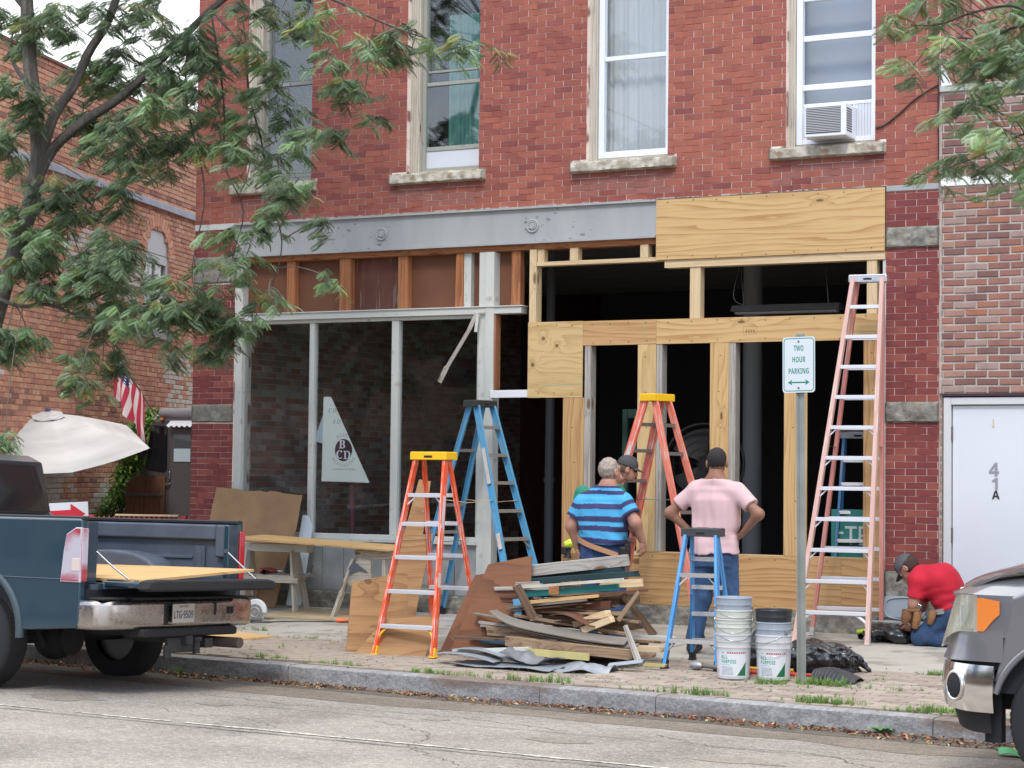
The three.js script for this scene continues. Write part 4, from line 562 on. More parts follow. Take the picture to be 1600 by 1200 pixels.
// ---------------------------------------------------------------- alley: food truck, parasol, flag, arrow sign, shrub, lattice
{
  const ft = thing('food_truck', 'dark brown food truck with wood-clad nose parked in the alley', 'food truck');
  const bm = mat(0.075, 0.066, 0.068, 0.5), Z = -2.2;
  part(ft, 'body', extrude([[-17.34, 0.45], [-14.72, 0.45], [-14.72, 2.24], [-16.88, 2.24], [-16.95, 2.18], [-17.06, 1.57], [-17.13, 1.5], [-17.26, 1.47], [-17.34, 1.40]], 2.0, 0.015).translate(0, 0, Z - 2.02), bm);
  part(ft, 'side_glass', extrude([[-17.02, 1.585], [-16.70, 1.545], [-16.66, 1.58], [-16.66, 2.13], [-16.70, 2.17], [-16.88, 2.17], [-16.93, 2.13]], 0.03, 0.006).translate(0, 0, Z - 0.03), mat(0.012, 0.013, 0.016, 0.12));
  const wood = new THREE.MeshStandardMaterial({ map: T.old, color: new THREE.Color().setRGB(0.42, 0.27, 0.25), roughness: 0.8 });
  for (let k = 0; k < 8; k++) part(ft, 'cladding_board', span(-17.33 + k * 0.083, -17.33 + k * 0.083 + 0.08, 0.62, k < 2 ? 1.40 + 0.04 * k : 1.485, Z - 0.03, Z + 0.014, { g: 'y', r: 0.004 }), wood);
  part(ft, 'rub_rail', span(-17.35, -16.70, 1.205, 1.25, Z - 0.01, Z + 0.035, { r: 0.012 }), bm);
  const dr = part(ft, 'door', span(-16.60, -16.14, 0.5, 2.12, Z - 0.02, Z + 0.012, { r: 0.006 }), mat(0.10, 0.088, 0.092, 0.5));
  part(dr, 'window', [span(-16.525, -16.24, 1.68, 2.055, Z + 0.0125, Z + 0.02, { r: 0.003 })], mat(0.09, 0.10, 0.11, 0.1)); part(dr, 'blind', span(-16.52, -16.245, 1.685, 1.86, Z + 0.0205, Z + 0.023), mat(0.50, 0.62, 0.66, 0.7)); part(dr, 'handle', [box(0.035, 0.11, 0.03, -16.58, 1.5, Z + 0.03, { r: 0.01 }), box(0.1, 0.028, 0.025, -16.61, 1.38, Z + 0.03, { r: 0.008 })], M.steel);
  part(ft, 'awning_roll', [cyl(0.065, 0.065, 2.0, -15.77, 2.345, Z - 0.02, 18, { rz: Math.PI / 2 }), span(-16.8, -14.8, 2.24, 2.29, Z - 0.2, Z - 0.02)], mat(0.25, 0.24, 0.26, 0.6));
  part(ft, 'awning_valance', sheet((u, v) => { const x = lerp(-16.58, -15.2, u); return [x, lerp(2.235, 2.155 + 0.012 * Math.cos(u * 100), v) + 0.0, Z + 0.02 + 0.10 * v]; }, 80, 3, 0.004), mat(0.66, 0.68, 0.72, 0.7));
  part(ft, 'marker_lamp', [box(0.05, 0.035, 0.04, -16.735, 2.262, Z + 0.01, { r: 0.01 })], mat(0.75, 0.22, 0.03, 0.3));
  part(ft, 'mirror_bracket', [tube([[-16.86, 2.18, Z], [-16.93, 2.16, Z + 0.1], [-16.98, 2.0, Z + 0.14], [-16.99, 1.6, Z + 0.14], [-16.92, 1.5, Z + 0.08], [-16.82, 1.49, Z]], 0.009, 30, 6), box(0.09, 0.15, 0.03, -16.98, 1.78, Z + 0.15, { r: 0.01 })], M.black);
  for (const wx of [-16.7, -15.1]) part(ft, 'wheel', cyl(0.38, 0.38, 0.25, wx, 0.36, Z - 0.1, 24, { rx: Math.PI / 2 }), M.rubber);
  rebase(ft, -16, 0, -3.2);

  const um = thing('parasol', 'cream patio parasol standing tilted in the alley behind the teal pickup', 'parasol', [-17.52, 0, -0.72]);
  const cm = phys(0.86, 0.85, 0.83, 0.9, { side: THREE.DoubleSide, transmission: 0.18, map: T.mottle });
  const tilt = new THREE.Matrix4().makeRotationFromEuler(new THREE.Euler(0.30, 0.35, -0.10)).setPosition(0.06, 2.25, 0.0);
  const can = (r0, r1, y0, drop) => { const g = sheet((u, v) => { const a = u * 6.2832, k = (a / (Math.PI / 3)) % 1, seg = Math.cos(Math.PI / 6) / Math.cos((k - 0.5) * Math.PI / 3), r = lerp(r0, r1, v) * lerp(1, seg, 0.92); const sag = -0.05 * v * v * Math.sin(Math.PI * k) ; return [r * Math.cos(a), y0 - drop * Math.pow(v, 1.15) - sag * 0.0 + 0.02 * v * Math.sin(k * Math.PI) * -1, r * Math.sin(a)]; }, 72, 10, 0.003); return g.applyMatrix4(tilt); };
  part(um, 'canopy', can(0.17, 1.34, 0, 0.42), cm); part(um, 'vent_cap', can(0.01, 0.23, 0.085, 0.07), cm);
  for (let k = 0; k < 6; k++) { const a = k * Math.PI / 3; part(um, 'rib', bar([0.05 * Math.cos(a), 0.0, 0.05 * Math.sin(a)], [1.3 * Math.cos(a), -0.43, 1.3 * Math.sin(a)], 0.014, 0.02).applyMatrix4(tilt), M.black); }
  part(um, 'finial', new THREE.SphereGeometry(0.03, 12, 8).scale(1.5, 0.6, 1.5).translate(0, 0.1, 0).applyMatrix4(tilt), mat(0.05, 0.07, 0.16, 0.5));
  part(um, 'pole', [bar([-0.06, 0.95, 0], [0.05, 2.3, 0], 0.036, 0.036, [0, 0, 1], { r: 0.012 }), bar([-0.08, 0, 0], [-0.08, 0.97, 0], 0.042, 0.042, [0, 0, 1], { r: 0.012 })], M.black); part(um, 'tilt_crank', [box(0.06, 0.12, 0.06, -0.03, 1.28, 0, { r: 0.015 }), bar([-0.03, 1.28, 0.02], [-0.12, 1.3, 0.06], 0.015, 0.015)], M.black); part(um, 'base', [cyl(0.25, 0.27, 0.07, -0.08, 0.035, 0, 24)], M.black);

  const fl = thing('flag', 'small striped flag drooping from a pole on the food truck roof', 'flag', [-16.72, 2.28, -2.05]);
  part(fl, 'pole', bar([0, 0, 0], [-0.62, 0.95, 0.2], 0.014, 0.014, [0, 0, 1]), mat(0.06, 0.045, 0.035, 0.5)); part(fl, 'bracket', box(0.05, 0.06, 0.05, 0, 0.0, 0, { r: 0.01 }), M.steel);
  const ftx = tex(256, 128, (u, v) => { if (u < 0.4 && v > 6 / 13) { const a = (u / 0.4 * 6) % 1, c = ((v - 6 / 13) / (7 / 13) * 5) % 1; return Math.hypot(a - 0.5, c - 0.5) < 0.24 ? [0.7, 0.7, 0.72] : [0.03, 0.04, 0.16]; } return Math.floor(v * 13) % 2 ? [0.74, 0.66, 0.66] : [0.48, 0.04, 0.08]; }, {});
  part(fl, 'cloth', sheet((u, v) => { const a = lerp(0.30, 0.86, v), px = -0.62 * a, py = 0.95 * a; const drop = u * 0.72; return [px + drop * (-0.02 + 0.05 * (1 - v)) + 0.03 * Math.sin(u * 5 + v * 9) + (0.5 - v) * u * 0.1, py - drop * (0.95 - 0.25 * v), 0.2 * a + 0.045 * Math.sin(v * 17 + u * 4) * (0.3 + u)]; }, 40, 40, 0), new THREE.MeshStandardMaterial({ map: ftx, side: THREE.DoubleSide, roughness: 0.9 }));

  const sg = thing('arrow_sign', 'white board with a red arrow pointing right above the pickup bed', 'sign', [-15.3, 0, 1.55], 0.5);
  part(sg, 'board', box(0.66, 0.5, 0.02, 0, 0.93, 0, { r: 0.004, rz: 0.06 }), mat(0.72, 0.74, 0.76, 0.6)); part(sg, 'arrow', extrude([[-0.27, -0.05], [0.10, -0.05], [0.10, -0.12], [0.27, 0], [0.10, 0.12], [0.10, 0.05], [-0.27, 0.035]], 0.004).rotateZ(0.03).translate(0.02, 1.05, 0.0105), mat(0.60, 0.02, 0.04, 0.6)); for (const s of [-1, 1]) part(sg, 'leg', bar([s * 0.28, -0.0, 0.1], [s * 0.28, 1.1, -0.012], 0.03, 0.03), M.lumber);

  const lf = thing('lattice_barrier', 'red lattice barrier with a wooden top rail in front of the food truck', 'barrier', [-15.75, 0, -0.45], 0.35);
  const rd = mat(0.50, 0.07, 0.06, 0.6); for (let k = 0; k < 16; k++) { const x = -0.5 + k * 0.065; part(lf, 'lattice_strip', bar([x - 0.2, 0.15, k % 2 ? 0.006 : -0.006], [x + 0.2, 0.985, k % 2 ? 0.006 : -0.006], 0.02, 0.008, [0, 0, 1]), rd); part(lf, 'lattice_strip', bar([x + 0.2, 0.15, 0.016], [x - 0.2, 0.985, 0.016], 0.02, 0.008, [0, 0, 1]), rd); }
  part(lf, 'top_rail', box(0.82, 0.024, 0.06, 0.12, 1.0, 0, { r: 0.004 }), M.lumber); for (const s of [-0.6, 0.6]) part(lf, 'post', span(s - 0.03, s + 0.03, 0, 1.0, -0.03, 0.03), rd);
}
// ---------------------------------------------------------------- vehicles
function wheel(parent, x, y, z, R, W, outer, rimMat) { // axis along z, outer: +1 or -1 side that shows the rim
  const t = new THREE.LatheGeometry([[R * 0.60, -W / 2 + 0.02], [R * 0.72, -W / 2], [R * 0.93, -W / 2 + 0.01], [R * 0.985, -W / 2 + 0.035], [R, -W / 2 + 0.06], [R, W / 2 - 0.06], [R * 0.985, W / 2 - 0.035], [R * 0.93, W / 2 - 0.01], [R * 0.72, W / 2], [R * 0.60, W / 2 - 0.02]].map(a => new THREE.Vector2(...a)), 56).rotateX(Math.PI / 2);
  const lugs = []; for (let k = 0; k < 64; k++) { const a = k / 64 * 6.2832; for (const s of [-1, 1]) lugs.push(box(0.022, 0.010, W * 0.26, 0, R - 0.004, s * W * 0.2, {}).rotateZ(a + s * 0.02)); lugs.push(box(0.018, 0.009, W * 0.16, 0, R - 0.003, 0).rotateZ(a + 0.05)); }
  const w = group(parent, 'wheel'); part(w, 'tyre', [t, ...lugs], M.rubber);
  const s = outer; part(w, 'rim', [new THREE.LatheGeometry([[R * 0.12, 0.02], [R * 0.3, 0.0], [R * 0.5, 0.03], [R * 0.58, 0.07], [R * 0.62, 0.075], [R * 0.62, -0.02]].map(a => new THREE.Vector2(...a)), 40).rotateX(Math.PI / 2).scale(1, 1, s).translate(0, 0, s * (W / 2 - 0.08)), cyl(R * 0.6, R * 0.6, 0.02, 0, 0, -s * 0.05, 32, { rx: Math.PI / 2 }), cyl(0.07, 0.075, 0.05, 0, 0, s * (W / 2 - 0.05), 20, { rx: Math.PI / 2 })], rimMat);
  w.position.set(x, y, z); return w;
}
{
  // ---- teal pickup: x runs to the rear, z to the street side, origin under the rear edge of the bed
  const p = thing('pickup_truck', 'dark teal pickup truck with its tailgate down and a plywood sheet in the bed', 'pickup truck', [-10.225, -0.245, 6.245]);
  p.rotation.set(-0.035, -0.078, 0);
  const paint = phys(0.022, 0.055, 0.082, 0.28, { clearcoat: 1, clearcoatRoughness: 0.05, metalness: 0.3 }), liner = mat(0.075, 0.092, 0.12, 0.6, { bumpMap: T.grit, bumpScale: 0.002, map: T.mottle }), arch = [];
  const dirty = phys(0.05, 0.08, 0.095, 0.6, { map: T.mottle });
  for (let k = 0; k <= 16; k++) { const a = Math.PI * k / 16; arch.push([-1.2 + 0.53 * Math.cos(a), 0.47 + 0.50 * Math.sin(a)]); }
  const sideOut = z => [[-2.08, 0.5], [-1.73, 0.47], ...arch.slice().reverse(), [-0.6, 0.5], [-0.02, 0.54], [0.0, 0.6], [0.0, 1.39], [-0.02, 1.405], [-2.08, 1.405]];
  for (const s of [1, -1]) {
    const side = part(p, 'bed_side', extrude(sideOut(), 0.075, 0.02, [], { seg: 3 }).translate(0, 0, s > 0 ? 0.92 : -0.995), paint);
    part(side, 'crease', [span(-2.05, -0.08, 0.915, 0.925, s * 0.99, s * 1.002, { r: 0.004 })], paint);
    part(side, 'rail_cap', span(-2.06, 0.0, 1.39, 1.425, s * 0.905, s * 0.985, { r: 0.012 }), M.black);
    const fl = []; for (let k = 0; k <= 24; k++) { const a = Math.PI * (-0.02 + 1.04 * k / 24); fl.push([-1.2 + 0.56 * Math.cos(a), 0.47 + 0.53 * Math.sin(a), s * 0.985]); }
    part(side, 'wheel_arch_flare', tube(fl, 0.035, 40, 10), dirty);
    // inner wall with its ribs and wheel hump
    part(p, 'bed_inner_side', [span(-2.05, -0.03, 0.9, 1.36, s * 0.86, s * 0.9), span(-2.05, -0.16, 1.25, 1.385, s * 0.80, s * 0.862, { r: 0.02 }), span(-0.42, -0.30, 0.95, 1.2, s * 0.835, s * 0.862, { r: 0.012 }), span(-0.39, -0.33, 1.0, 1.15, s * 0.828, s * 0.84, { r: 0.006 }), span(-0.16, -0.05, 1.10, 1.385, s * 0.80, s * 0.87, { r: 0.02 }), span(-2.05, -0.45, 1.08, 1.11, s * 0.84, s * 0.862, { r: 0.01 })], liner);
    const hump = []; for (let k = 0; k <= 18; k++) { const a = Math.PI * k / 18; hump.push([-1.2 + 0.56 * Math.cos(a) * (1 + 0.08 * Math.sin(a)), 0.88 + 0.26 * Math.pow(Math.sin(a), 0.7)]); }
    part(p, 'wheel_hump', extrude(hump, 0.3, 0.03, [], { seg: 3 }).translate(0, 0, s > 0 ? 0.58 : -0.88), liner);
    part(p, 'bed_post', [span(-0.06, -0.002, 0.9, 1.385, s * 0.80, s * 0.93, { r: 0.012 })], paint);
    // tail lamp on the corner
    const tl = group(p, 'tail_lamp', s > 0 ? 'faded pink tail lamp' : 'red tail lamp'), pr = [[-0.20, 0.90], [0.012, 0.90], [0.012, 1.335], [-0.05, 1.335], [-0.15, 1.28], [-0.175, 1.15]];
    const fade = tex(128, 256, (u, v) => { const n = fbm(u, v, 2, 3, 4, 17); return mix([0.47, 0.44, 0.49], [0.36, 0.05, 0.075], clamp(smooth(0.45, 0.85, v + 0.6 * (n - 0.5)) + 0.55 * smooth(0.16, 0.02, v) + 0.25 * smooth(0.5, 0.7, n))); }, { m: [0.32, 0.46] });
    part(tl, 'lens', extrude(pr, 0.03, 0.01, [], { seg: 3 }).translate(0, 0, s > 0 ? 0.98 : -1.01), s > 0 ? phys(1, 1, 1, 0.22, { map: fade, clearcoat: 0.6 }) : phys(0.42, 0.012, 0.02, 0.12, { clearcoat: 1 }));
    part(tl, 'rear_lens', span(0.0, 0.022, 0.905, 1.33, s * 0.93, s * 1.0, { r: 0.01 }), s > 0 ? phys(1, 1, 1, 0.22, { map: fade, clearcoat: 0.6 }) : phys(0.42, 0.012, 0.02, 0.12, { clearcoat: 1 }));
    part(tl, 'reverse_lens', span(-0.075, 0.01, 0.99, 1.09, s * 1.008, s * 1.014, { r: 0.003 }), mat(0.62, 0.52, 0.46, 0.25));
    part(p, 'tailgate_cable', tube([[-0.03, 1.16, s * 0.81], [0.15, 1.04, s * 0.80], [0.33, 0.93, s * 0.78]], 0.008, 10, 6), M.steel);
    part(p, 'cable_bolt', cyl(0.018, 0.018, 0.03, -0.03, 1.16, s * 0.81, 12, { rx: Math.PI / 2 }), M.steel);
  }
  part(p, 'bed_floor', [span(-2.05, 0.0, 0.84, 0.885, -0.87, 0.87), ...[...Array(11)].map((_, k) => span(-2.03, -0.02, 0.885, 0.897, -0.75 + k * 0.15 - 0.035, -0.75 + k * 0.15 + 0.035, { r: 0.004 }))], liner);
  part(p, 'bed_front', [span(-2.08, -2.03, 0.86, 1.39, -0.9, 0.9, { r: 0.01 })], liner);
  const g = part(p, 'tailgate', [span(0.01, 0.50, 0.865, 0.915, -0.77, 0.77, { r: 0.02 }), span(0.01, 0.06, 0.84, 0.90, -0.78, 0.78, { r: 0.012 })], paint);
  part(g, 'cap', extrude([[-0.80, 0], [-0.78, 0.055], [-0.70, 0.072], [0.70, 0.072], [0.78, 0.055], [0.80, 0], [0.76, -0.02], [-0.76, -0.02]], 0.13, 0.02, [], { seg: 3 }).rotateY(Math.PI / 2).rotateX(-Math.PI / 2).rotateX(Math.PI / 2).translate(0.42, 0.865, 0), M.rubber);
  part(g, 'liner', [span(0.03, 0.42, 0.915, 0.925, -0.72, 0.72, { r: 0.004 })], mat(0.03, 0.045, 0.055, 0.5)); part(g, 'latch_handle', box(0.1, 0.012, 0.26, 0.30, 0.926, 0.0, { r: 0.005 }), M.black); part(g, 'latch_rod', [box(0.025, 0.02, 0.1, 0.36, 0.925, 0.70, { r: 0.006 }), box(0.025, 0.02, 0.1, 0.36, 0.925, -0.70, { r: 0.006 })], M.steel);
  part(p, 'sill_gap', [span(-0.3, 0.0, 0.60, 0.85, -0.92, 0.92)], M.dark);
  // bumper: plan outline swept up, with recess, step pad and plate
  const plan = () => { const c = new THREE.CatmullRomCurve3([[-0.985, 0.17], [-0.98, 0.05], [-0.955, -0.035], [-0.88, -0.10], [-0.72, -0.14], [-0.4, -0.165], [0, -0.172], [0.4, -0.165], [0.72, -0.14], [0.88, -0.10], [0.955, -0.035], [0.98, 0.05], [0.985, 0.17]].map(a => V(a[0], a[1], 0))); return [...c.getPoints(72).map(q => [q.x, q.y]), [0.92, 0.17], [0.88, 0.03], [0.8, 0.0], [-0.8, 0.0], [-0.88, 0.03], [-0.92, 0.17]]; };
  const sweep = (pl, y0, y1, bev) => toCreasedNormals(extrude(pl.map(a => [a[0], a[1]]), y1 - y0, bev, [], { seg: 5 }), 0.7).rotateX(-Math.PI / 2).rotateY(Math.PI / 2).translate(0.1, y0, 0);
  // shape x -> -z, shape y -> -x after the turns
  const bp = pl => pl.map(([a, b]) => [a, b]);
  const bm = part(p, 'rear_bumper', [sweep(bp(plan()), 0.53, 0.765, 0.045)], mat(0.50, 0.46, 0.42, 0.55, { metalness: 1, roughnessMap: T.grit })); 
  part(bm, 'step_pad', [span(0.04, 0.275, 0.766, 0.79, -0.62, 0.62, { r: 0.008 }), span(0.04, 0.2, 0.766, 0.785, 0.64, 0.93, { r: 0.008 }), span(0.04, 0.2, 0.766, 0.785, -0.93, -0.64, { r: 0.008 })], M.rubber);
  part(bm, 'lower_valance', [span(0.06, 0.285, 0.465, 0.535, -0.62, 0.55, { r: 0.02 })], M.rubber);
  part(bm, 'plate_recess', span(0.25, 0.27, 0.56, 0.74, -0.17, 0.30, { r: 0.006 }), M.black); part(bm, 'hitch_cutout', [span(0.255, 0.268, 0.64, 0.70, -0.58, -0.50, { r: 0.01 }), span(0.255, 0.268, 0.63, 0.74, -0.36, -0.30, { r: 0.01 })], M.dark);
  { const cv = document.createElement('canvas'); cv.width = 256; cv.height = 128; const c = cv.getContext('2d'); c.fillStyle = '#b9b3a8'; c.fillRect(0, 0, 256, 128); c.fillStyle = '#2b3350'; c.font = 'bold 20px sans-serif'; c.textAlign = 'center'; c.fillText('NEW YORK', 128, 24); c.font = 'bold 74px sans-serif'; c.save(); c.translate(128, 98); c.scale(0.74, 1); c.fillText('LTG\u00B79509', 0, 0); c.restore(); const t = new THREE.CanvasTexture(cv); t.colorSpace = THREE.SRGBColorSpace;
    const pg = new THREE.PlaneGeometry(0.305, 0.152); const back = box(0.31, 0.157, 0.006, 0, 0, -0.004, { r: 0.002 }); const rot = q => q.rotateY(Math.PI / 2 + 0.12).translate(0.295, 0.655, 0.085); part(bm, 'licence_plate', rot(pg), new THREE.MeshStandardMaterial({ map: t, roughness: 0.45 }), 'license plate reading LTG 9509'); part(bm, 'plate_backing', rot(back), M.galv); }
  // running gear
  const iron = mat(0.035, 0.033, 0.033, 0.75), rustP = mat(0.10, 0.07, 0.055, 0.7);
  part(p, 'hitch', [span(-0.3, 0.30, 0.40, 0.47, -0.04, 0.04, { r: 0.006 }), span(0.2, 0.24, 0.33, 0.46, -0.20, 0.20, { r: 0.01 }), span(0.20, 0.235, 0.28, 0.40, 0.14, 0.22, { r: 0.02 }), cyl(0.03, 0.03, 0.12, 0.25, 0.38, -0.14, 14), cyl(0.045, 0.045, 0.03, 0.25, 0.44, -0.14, 14), span(0.1, 0.26, 0.36, 0.44, -0.34, -0.24, { r: 0.01 })], iron);
  part(p, 'frame_rail', [span(-4.6, 0.05, 0.50, 0.64, 0.36, 0.44), span(-4.6, 0.05, 0.50, 0.64, -0.44, -0.36), span(-0.9, -0.85, 0.52, 0.62, -0.36, 0.36), span(-2.0, -0.2, 0.62, 0.85, -0.85, 0.85)], iron);
  part(p, 'rear_axle', [cyl(0.06, 0.06, 1.5, -1.2, 0.4, 0, 16, { rx: Math.PI / 2 }), new THREE.SphereGeometry(0.19, 20, 14).scale(1.05, 1, 0.9).translate(-1.16, 0.385, 0.06), cyl(0.14, 0.14, 0.05, -0.98, 0.385, 0.06, 20, { rz: Math.PI / 2 }), bar([-1.85, 0.52, 0.55], [-1.2, 0.44, 0.55], 0.06, 0.05), bar([-1.2, 0.44, 0.55], [-0.5, 0.55, 0.55], 0.06, 0.05), bar([-1.2, 0.44, -0.55], [-0.5, 0.55, -0.55], 0.06, 0.05), bar([-1.85, 0.52, -0.55], [-1.2, 0.44, -0.55], 0.06, 0.05), cyl(0.03, 0.03, 0.45, -1.0, 0.52, 0.48, 10, { rz: 0.6 })], iron);
  part(p, 'spare_tyre', new THREE.TorusGeometry(0.28, 0.10, 12, 30).rotateX(Math.PI / 2).translate(-0.42, 0.55, 0), M.rubber);
  part(p, 'exhaust_pipe', [cyl(0.045, 0.045, 0.6, 0.10, 0.40, -0.52, 18, { rz: Math.PI / 2 }), tube([[-0.2, 0.40, -0.52], [-0.5, 0.5, -0.5], [-0.8, 0.58, -0.5]], 0.04, 14, 10)], rustP);
  const rimM = mat(0.18, 0.18, 0.18, 0.5, { metalness: 0.6 });
  for (const s of [1, -1]) { wheel(p, -1.2, 0.395, s * 0.83, 0.395, 0.27, s, rimM); wheel(p, -4.85, 0.395, s * 0.83, 0.395, 0.27, s, rimM); }
  // cab and nose, mostly outside the frame
  const cab = part(p, 'cab', extrude([[-2.14, 0.5], [-2.14, 1.42], [-2.2, 1.46], [-2.34, 1.92], [-2.5, 1.98], [-3.3, 1.97], [-3.95, 1.46], [-5.55, 1.34], [-5.68, 1.2], [-5.7, 0.5]], 1.78, 0.06, [], { seg: 4 }).translate(0, 0, -0.89), phys(0.012, 0.022, 0.028, 0.3, { clearcoat: 0.9, clearcoatRoughness: 0.1 }));
  part(p, 'rear_window', sheet((u, v) => [lerp(-2.185, -2.325, v) + 0.018, lerp(1.46, 1.88, v), lerp(-0.80, 0.80, u) * (1 - 0.08 * v)], 8, 4, 0.006), mat(0.012, 0.014, 0.016, 0.05)); part(cab, 'window_seal', [bar([-2.17, 1.45, -0.74], [-2.315, 1.89, -0.68], 0.03, 0.02), bar([-2.315, 1.89, -0.68], [-2.315, 1.89, 0.68], 0.03, 0.02), bar([-2.17, 1.45, -0.74], [-2.17, 1.45, 0.74], 0.03, 0.02)], M.black);
  for (const s of [1, -1]) { part(p, 'side_window', extrude([[-2.42, 1.44], [-2.5, 1.86], [-3.25, 1.86], [-3.75, 1.44]], 0.01).translate(0, 0, s > 0 ? 0.885 : -0.895), mat(0.012, 0.014, 0.016, 0.05)); part(p, 'door', span(-3.75, -2.3, 0.55, 1.40, s * 0.885, s * 0.915, { r: 0.02 }), paint); }
  part(p, 'antenna', tube([[-3.6, 1.4, -0.9], [-3.62, 2.2, -0.9]], 0.004, 4, 5), M.black);
  // the sheet of plywood lying in the bed is a thing of its own
  const sh = solo('plywood_sheet', box(2.05, 0.02, 1.30, 0, 0, 0, {}), M.plyA, 'plywood sheet lying in the bed of the teal pickup, over its tailgate', 'plywood sheet');
  sh.rotation.set(0.03, -0.1, 0.012); sh.position.set(-10.79, -0.245 + 0.962, 6.22);
}
{
  // ---- grey pickup, its front corner: x runs to the rear, z = 0 is the street side
  const p = thing('pickup_truck', 'grey pickup truck parked at the kerb with chrome bumper and amber side lamp', 'pickup truck', [-3.6, -0.218, 7.827]);
  p.rotation.y = -0.08;
  const paint = phys(0.20, 0.20, 0.215, 0.28, { metalness: 0.5, clearcoat: 1, clearcoatRoughness: 0.04 });
  // plan path around the street-side corner: t 0 (front middle) .. 1 (side, x = 1.0)
  const path = (t, o = 0) => { if (t < 0.4) return [0.27 + 0.04 * Math.pow(t / 0.4, 2) - o, lerp(-1.0, -0.55, t / 0.4)]; if (t < 0.8) { const a = (t - 0.4) / 0.4 * Math.PI / 2; return [0.75 - (0.44 + o) * Math.pow(Math.cos(a), 0.7), -0.55 + (0.55 + o) * Math.pow(Math.sin(a), 0.7)]; } return [lerp(0.75, 1.0, (t - 0.8) / 0.2), o]; };
  const both = (name, fn, nu, nv, th, m, par = p) => [1, -1].map(s => part(par, name, s > 0 ? sheet((u, v) => { const [x, y, z] = fn(u, v); return [x, y, z]; }, nu, nv, th) : sheet((u, v) => { const [x, y, z] = fn(1 - u, v); return [x, y, -2.0 - z]; }, nu, nv, th), m));
  const wrap = (t0, t1, y0, y1, o) => (u, v) => { const t = lerp(t0, t1, u), a = typeof y0 === 'function' ? y0(t) : y0, b = typeof y1 === 'function' ? y1(t) : y1, [x, z] = path(t, typeof o === 'function' ? o(v, t) : o); return [x, lerp(a, b, v), z]; };
  both('front_bumper', wrap(0, 0.79, t => 0.44 + 0.05 * smooth(0.75, 0.35, t), t => 0.70 + 0.02 * Math.sin(t * 3), v => 0.016 * Math.sin(v * Math.PI) + 0.028), 40, 10, 0.02, M.chrome).forEach((b, i) => { const s = i ? -1 : 1, [x, z] = path(0.67, 0.050); part(b, 'fog_lamp_ring', new THREE.TorusGeometry(0.082, 0.012, 10, 26).scale(0.75, 1, 1).rotateY(i ? Math.PI + 0.45 : -0.45).translate(x, 0.585, i ? -2 - z : z), M.chrome); part(b, 'fog_lamp', new THREE.SphereGeometry(0.072, 18, 12).scale(0.72, 1, 0.28).rotateY(i ? Math.PI + 0.45 : -0.45).translate(x, 0.585, i ? -2 - z : z), M.dark); part(b, 'pad', box(0.05, 0.15, 0.08, path(0.50, 0.05)[0] + 0.035, 0.60, i ? -2 - path(0.50)[1] : path(0.50)[1], { r: 0.02 }), M.rubber); });
  both('air_dam', wrap(0, 0.77, t => 0.36 - 0.05 * smooth(0.4, 0.75, t), 0.445, v => -0.02 - 0.03 * (1 - v)), 30, 3, 0.02, M.rubber);
  both('bumper_gap', wrap(0, 0.8, 0.69, 0.745, -0.03), 20, 2, 0.02, M.dark);
  both('nose_panel', wrap(0.28, 0.8, 0.735, t => 0.92 - 0.09 * smooth(0.62, 0.42, t), (v, t) => 0.002 + 0.035 * Math.pow(1 - v, 2) * smooth(0.80, 0.62, t)), 30, 8, 0.015, paint);
  both('fender', wrap(0.725, 1, t => 0.88 + 0.0 * t, t => 1.125, v => -0.015 * v * v), 14, 8, 0.015, paint);
  both('fender_top', (u, v) => { const t = lerp(0.45, 1, u), [x, z] = path(t, -0.015); const k = v; return [lerp(x, x + 0.25 * (1 - u), k), 1.125 + (0.06 + 0.085 * u) * Math.sin(k * Math.PI / 2), z - 0.30 * k]; }, 26, 8, 0.015, paint);
  // head lamp: reflector, clear lens, amber section
  both('head_lamp_bowl', wrap(0.40, 0.79, 0.84, t => 1.115, (v, t) => -0.06 + (0.03 - 0.085 * v) * smooth(0.74, 0.55, t)), 18, 4, 0.01, mat(0.62, 0.62, 0.58, 0.22, { metalness: 0.9 })).forEach((w, i) => { const f = q => i ? sheet((u, v) => { const [x, y, z] = q(1 - u, v); return [x, y, -2 - z]; }, 4, 3, 0.012) : sheet(q, 4, 3, 0.012); part(w, 'reflector_rib', [f(wrap(0.565, 0.575, 0.85, 1.11, -0.035)), f(wrap(0.645, 0.655, 0.86, 1.11, -0.035)), f(wrap(0.48, 0.49, 0.85, 1.11, -0.035)), f(wrap(0.50, 0.72, 0.905, 0.93, -0.03))], M.chrome); part(w, 'socket', f(wrap(0.595, 0.63, 0.95, 1.05, -0.045)), M.dark); });
  both('head_lamp', wrap(0.42, 0.738, t => lerp(0.79, 0.905, smooth(0.5, 0.68, t)), 1.122, (v, t) => 0.004 + (0.045 - 0.085 * v) * smooth(0.74, 0.55, t)), 22, 5, 0.004, phys(0.86, 0.86, 0.76, 0.06, { transmission: 0.82, thickness: 0 })).forEach((h, i) => { const f = (t0, t1, y0, y1, o) => { const q = wrap(t0, t1, y0, y1, o); return i ? sheet((u, v) => { const [x, y, z] = q(1 - u, v); return [x, y, -2 - z]; }, 8, 5, 0.004) : sheet(q, 8, 5, 0.004); }; part(h, 'amber_lens', f(0.742, 0.797, t => 0.912 + 3.2 * Math.max(0, t - 0.765), t => 1.108 - 0.4 * Math.max(0, t - 0.76), 0.009), phys(0.70, 0.19, 0.02, 0.3, { clearcoat: 0.8 })); part(h, 'chrome_trim', [f(0.728, 0.741, 0.905, 1.12, 0.006)], M.chrome); });
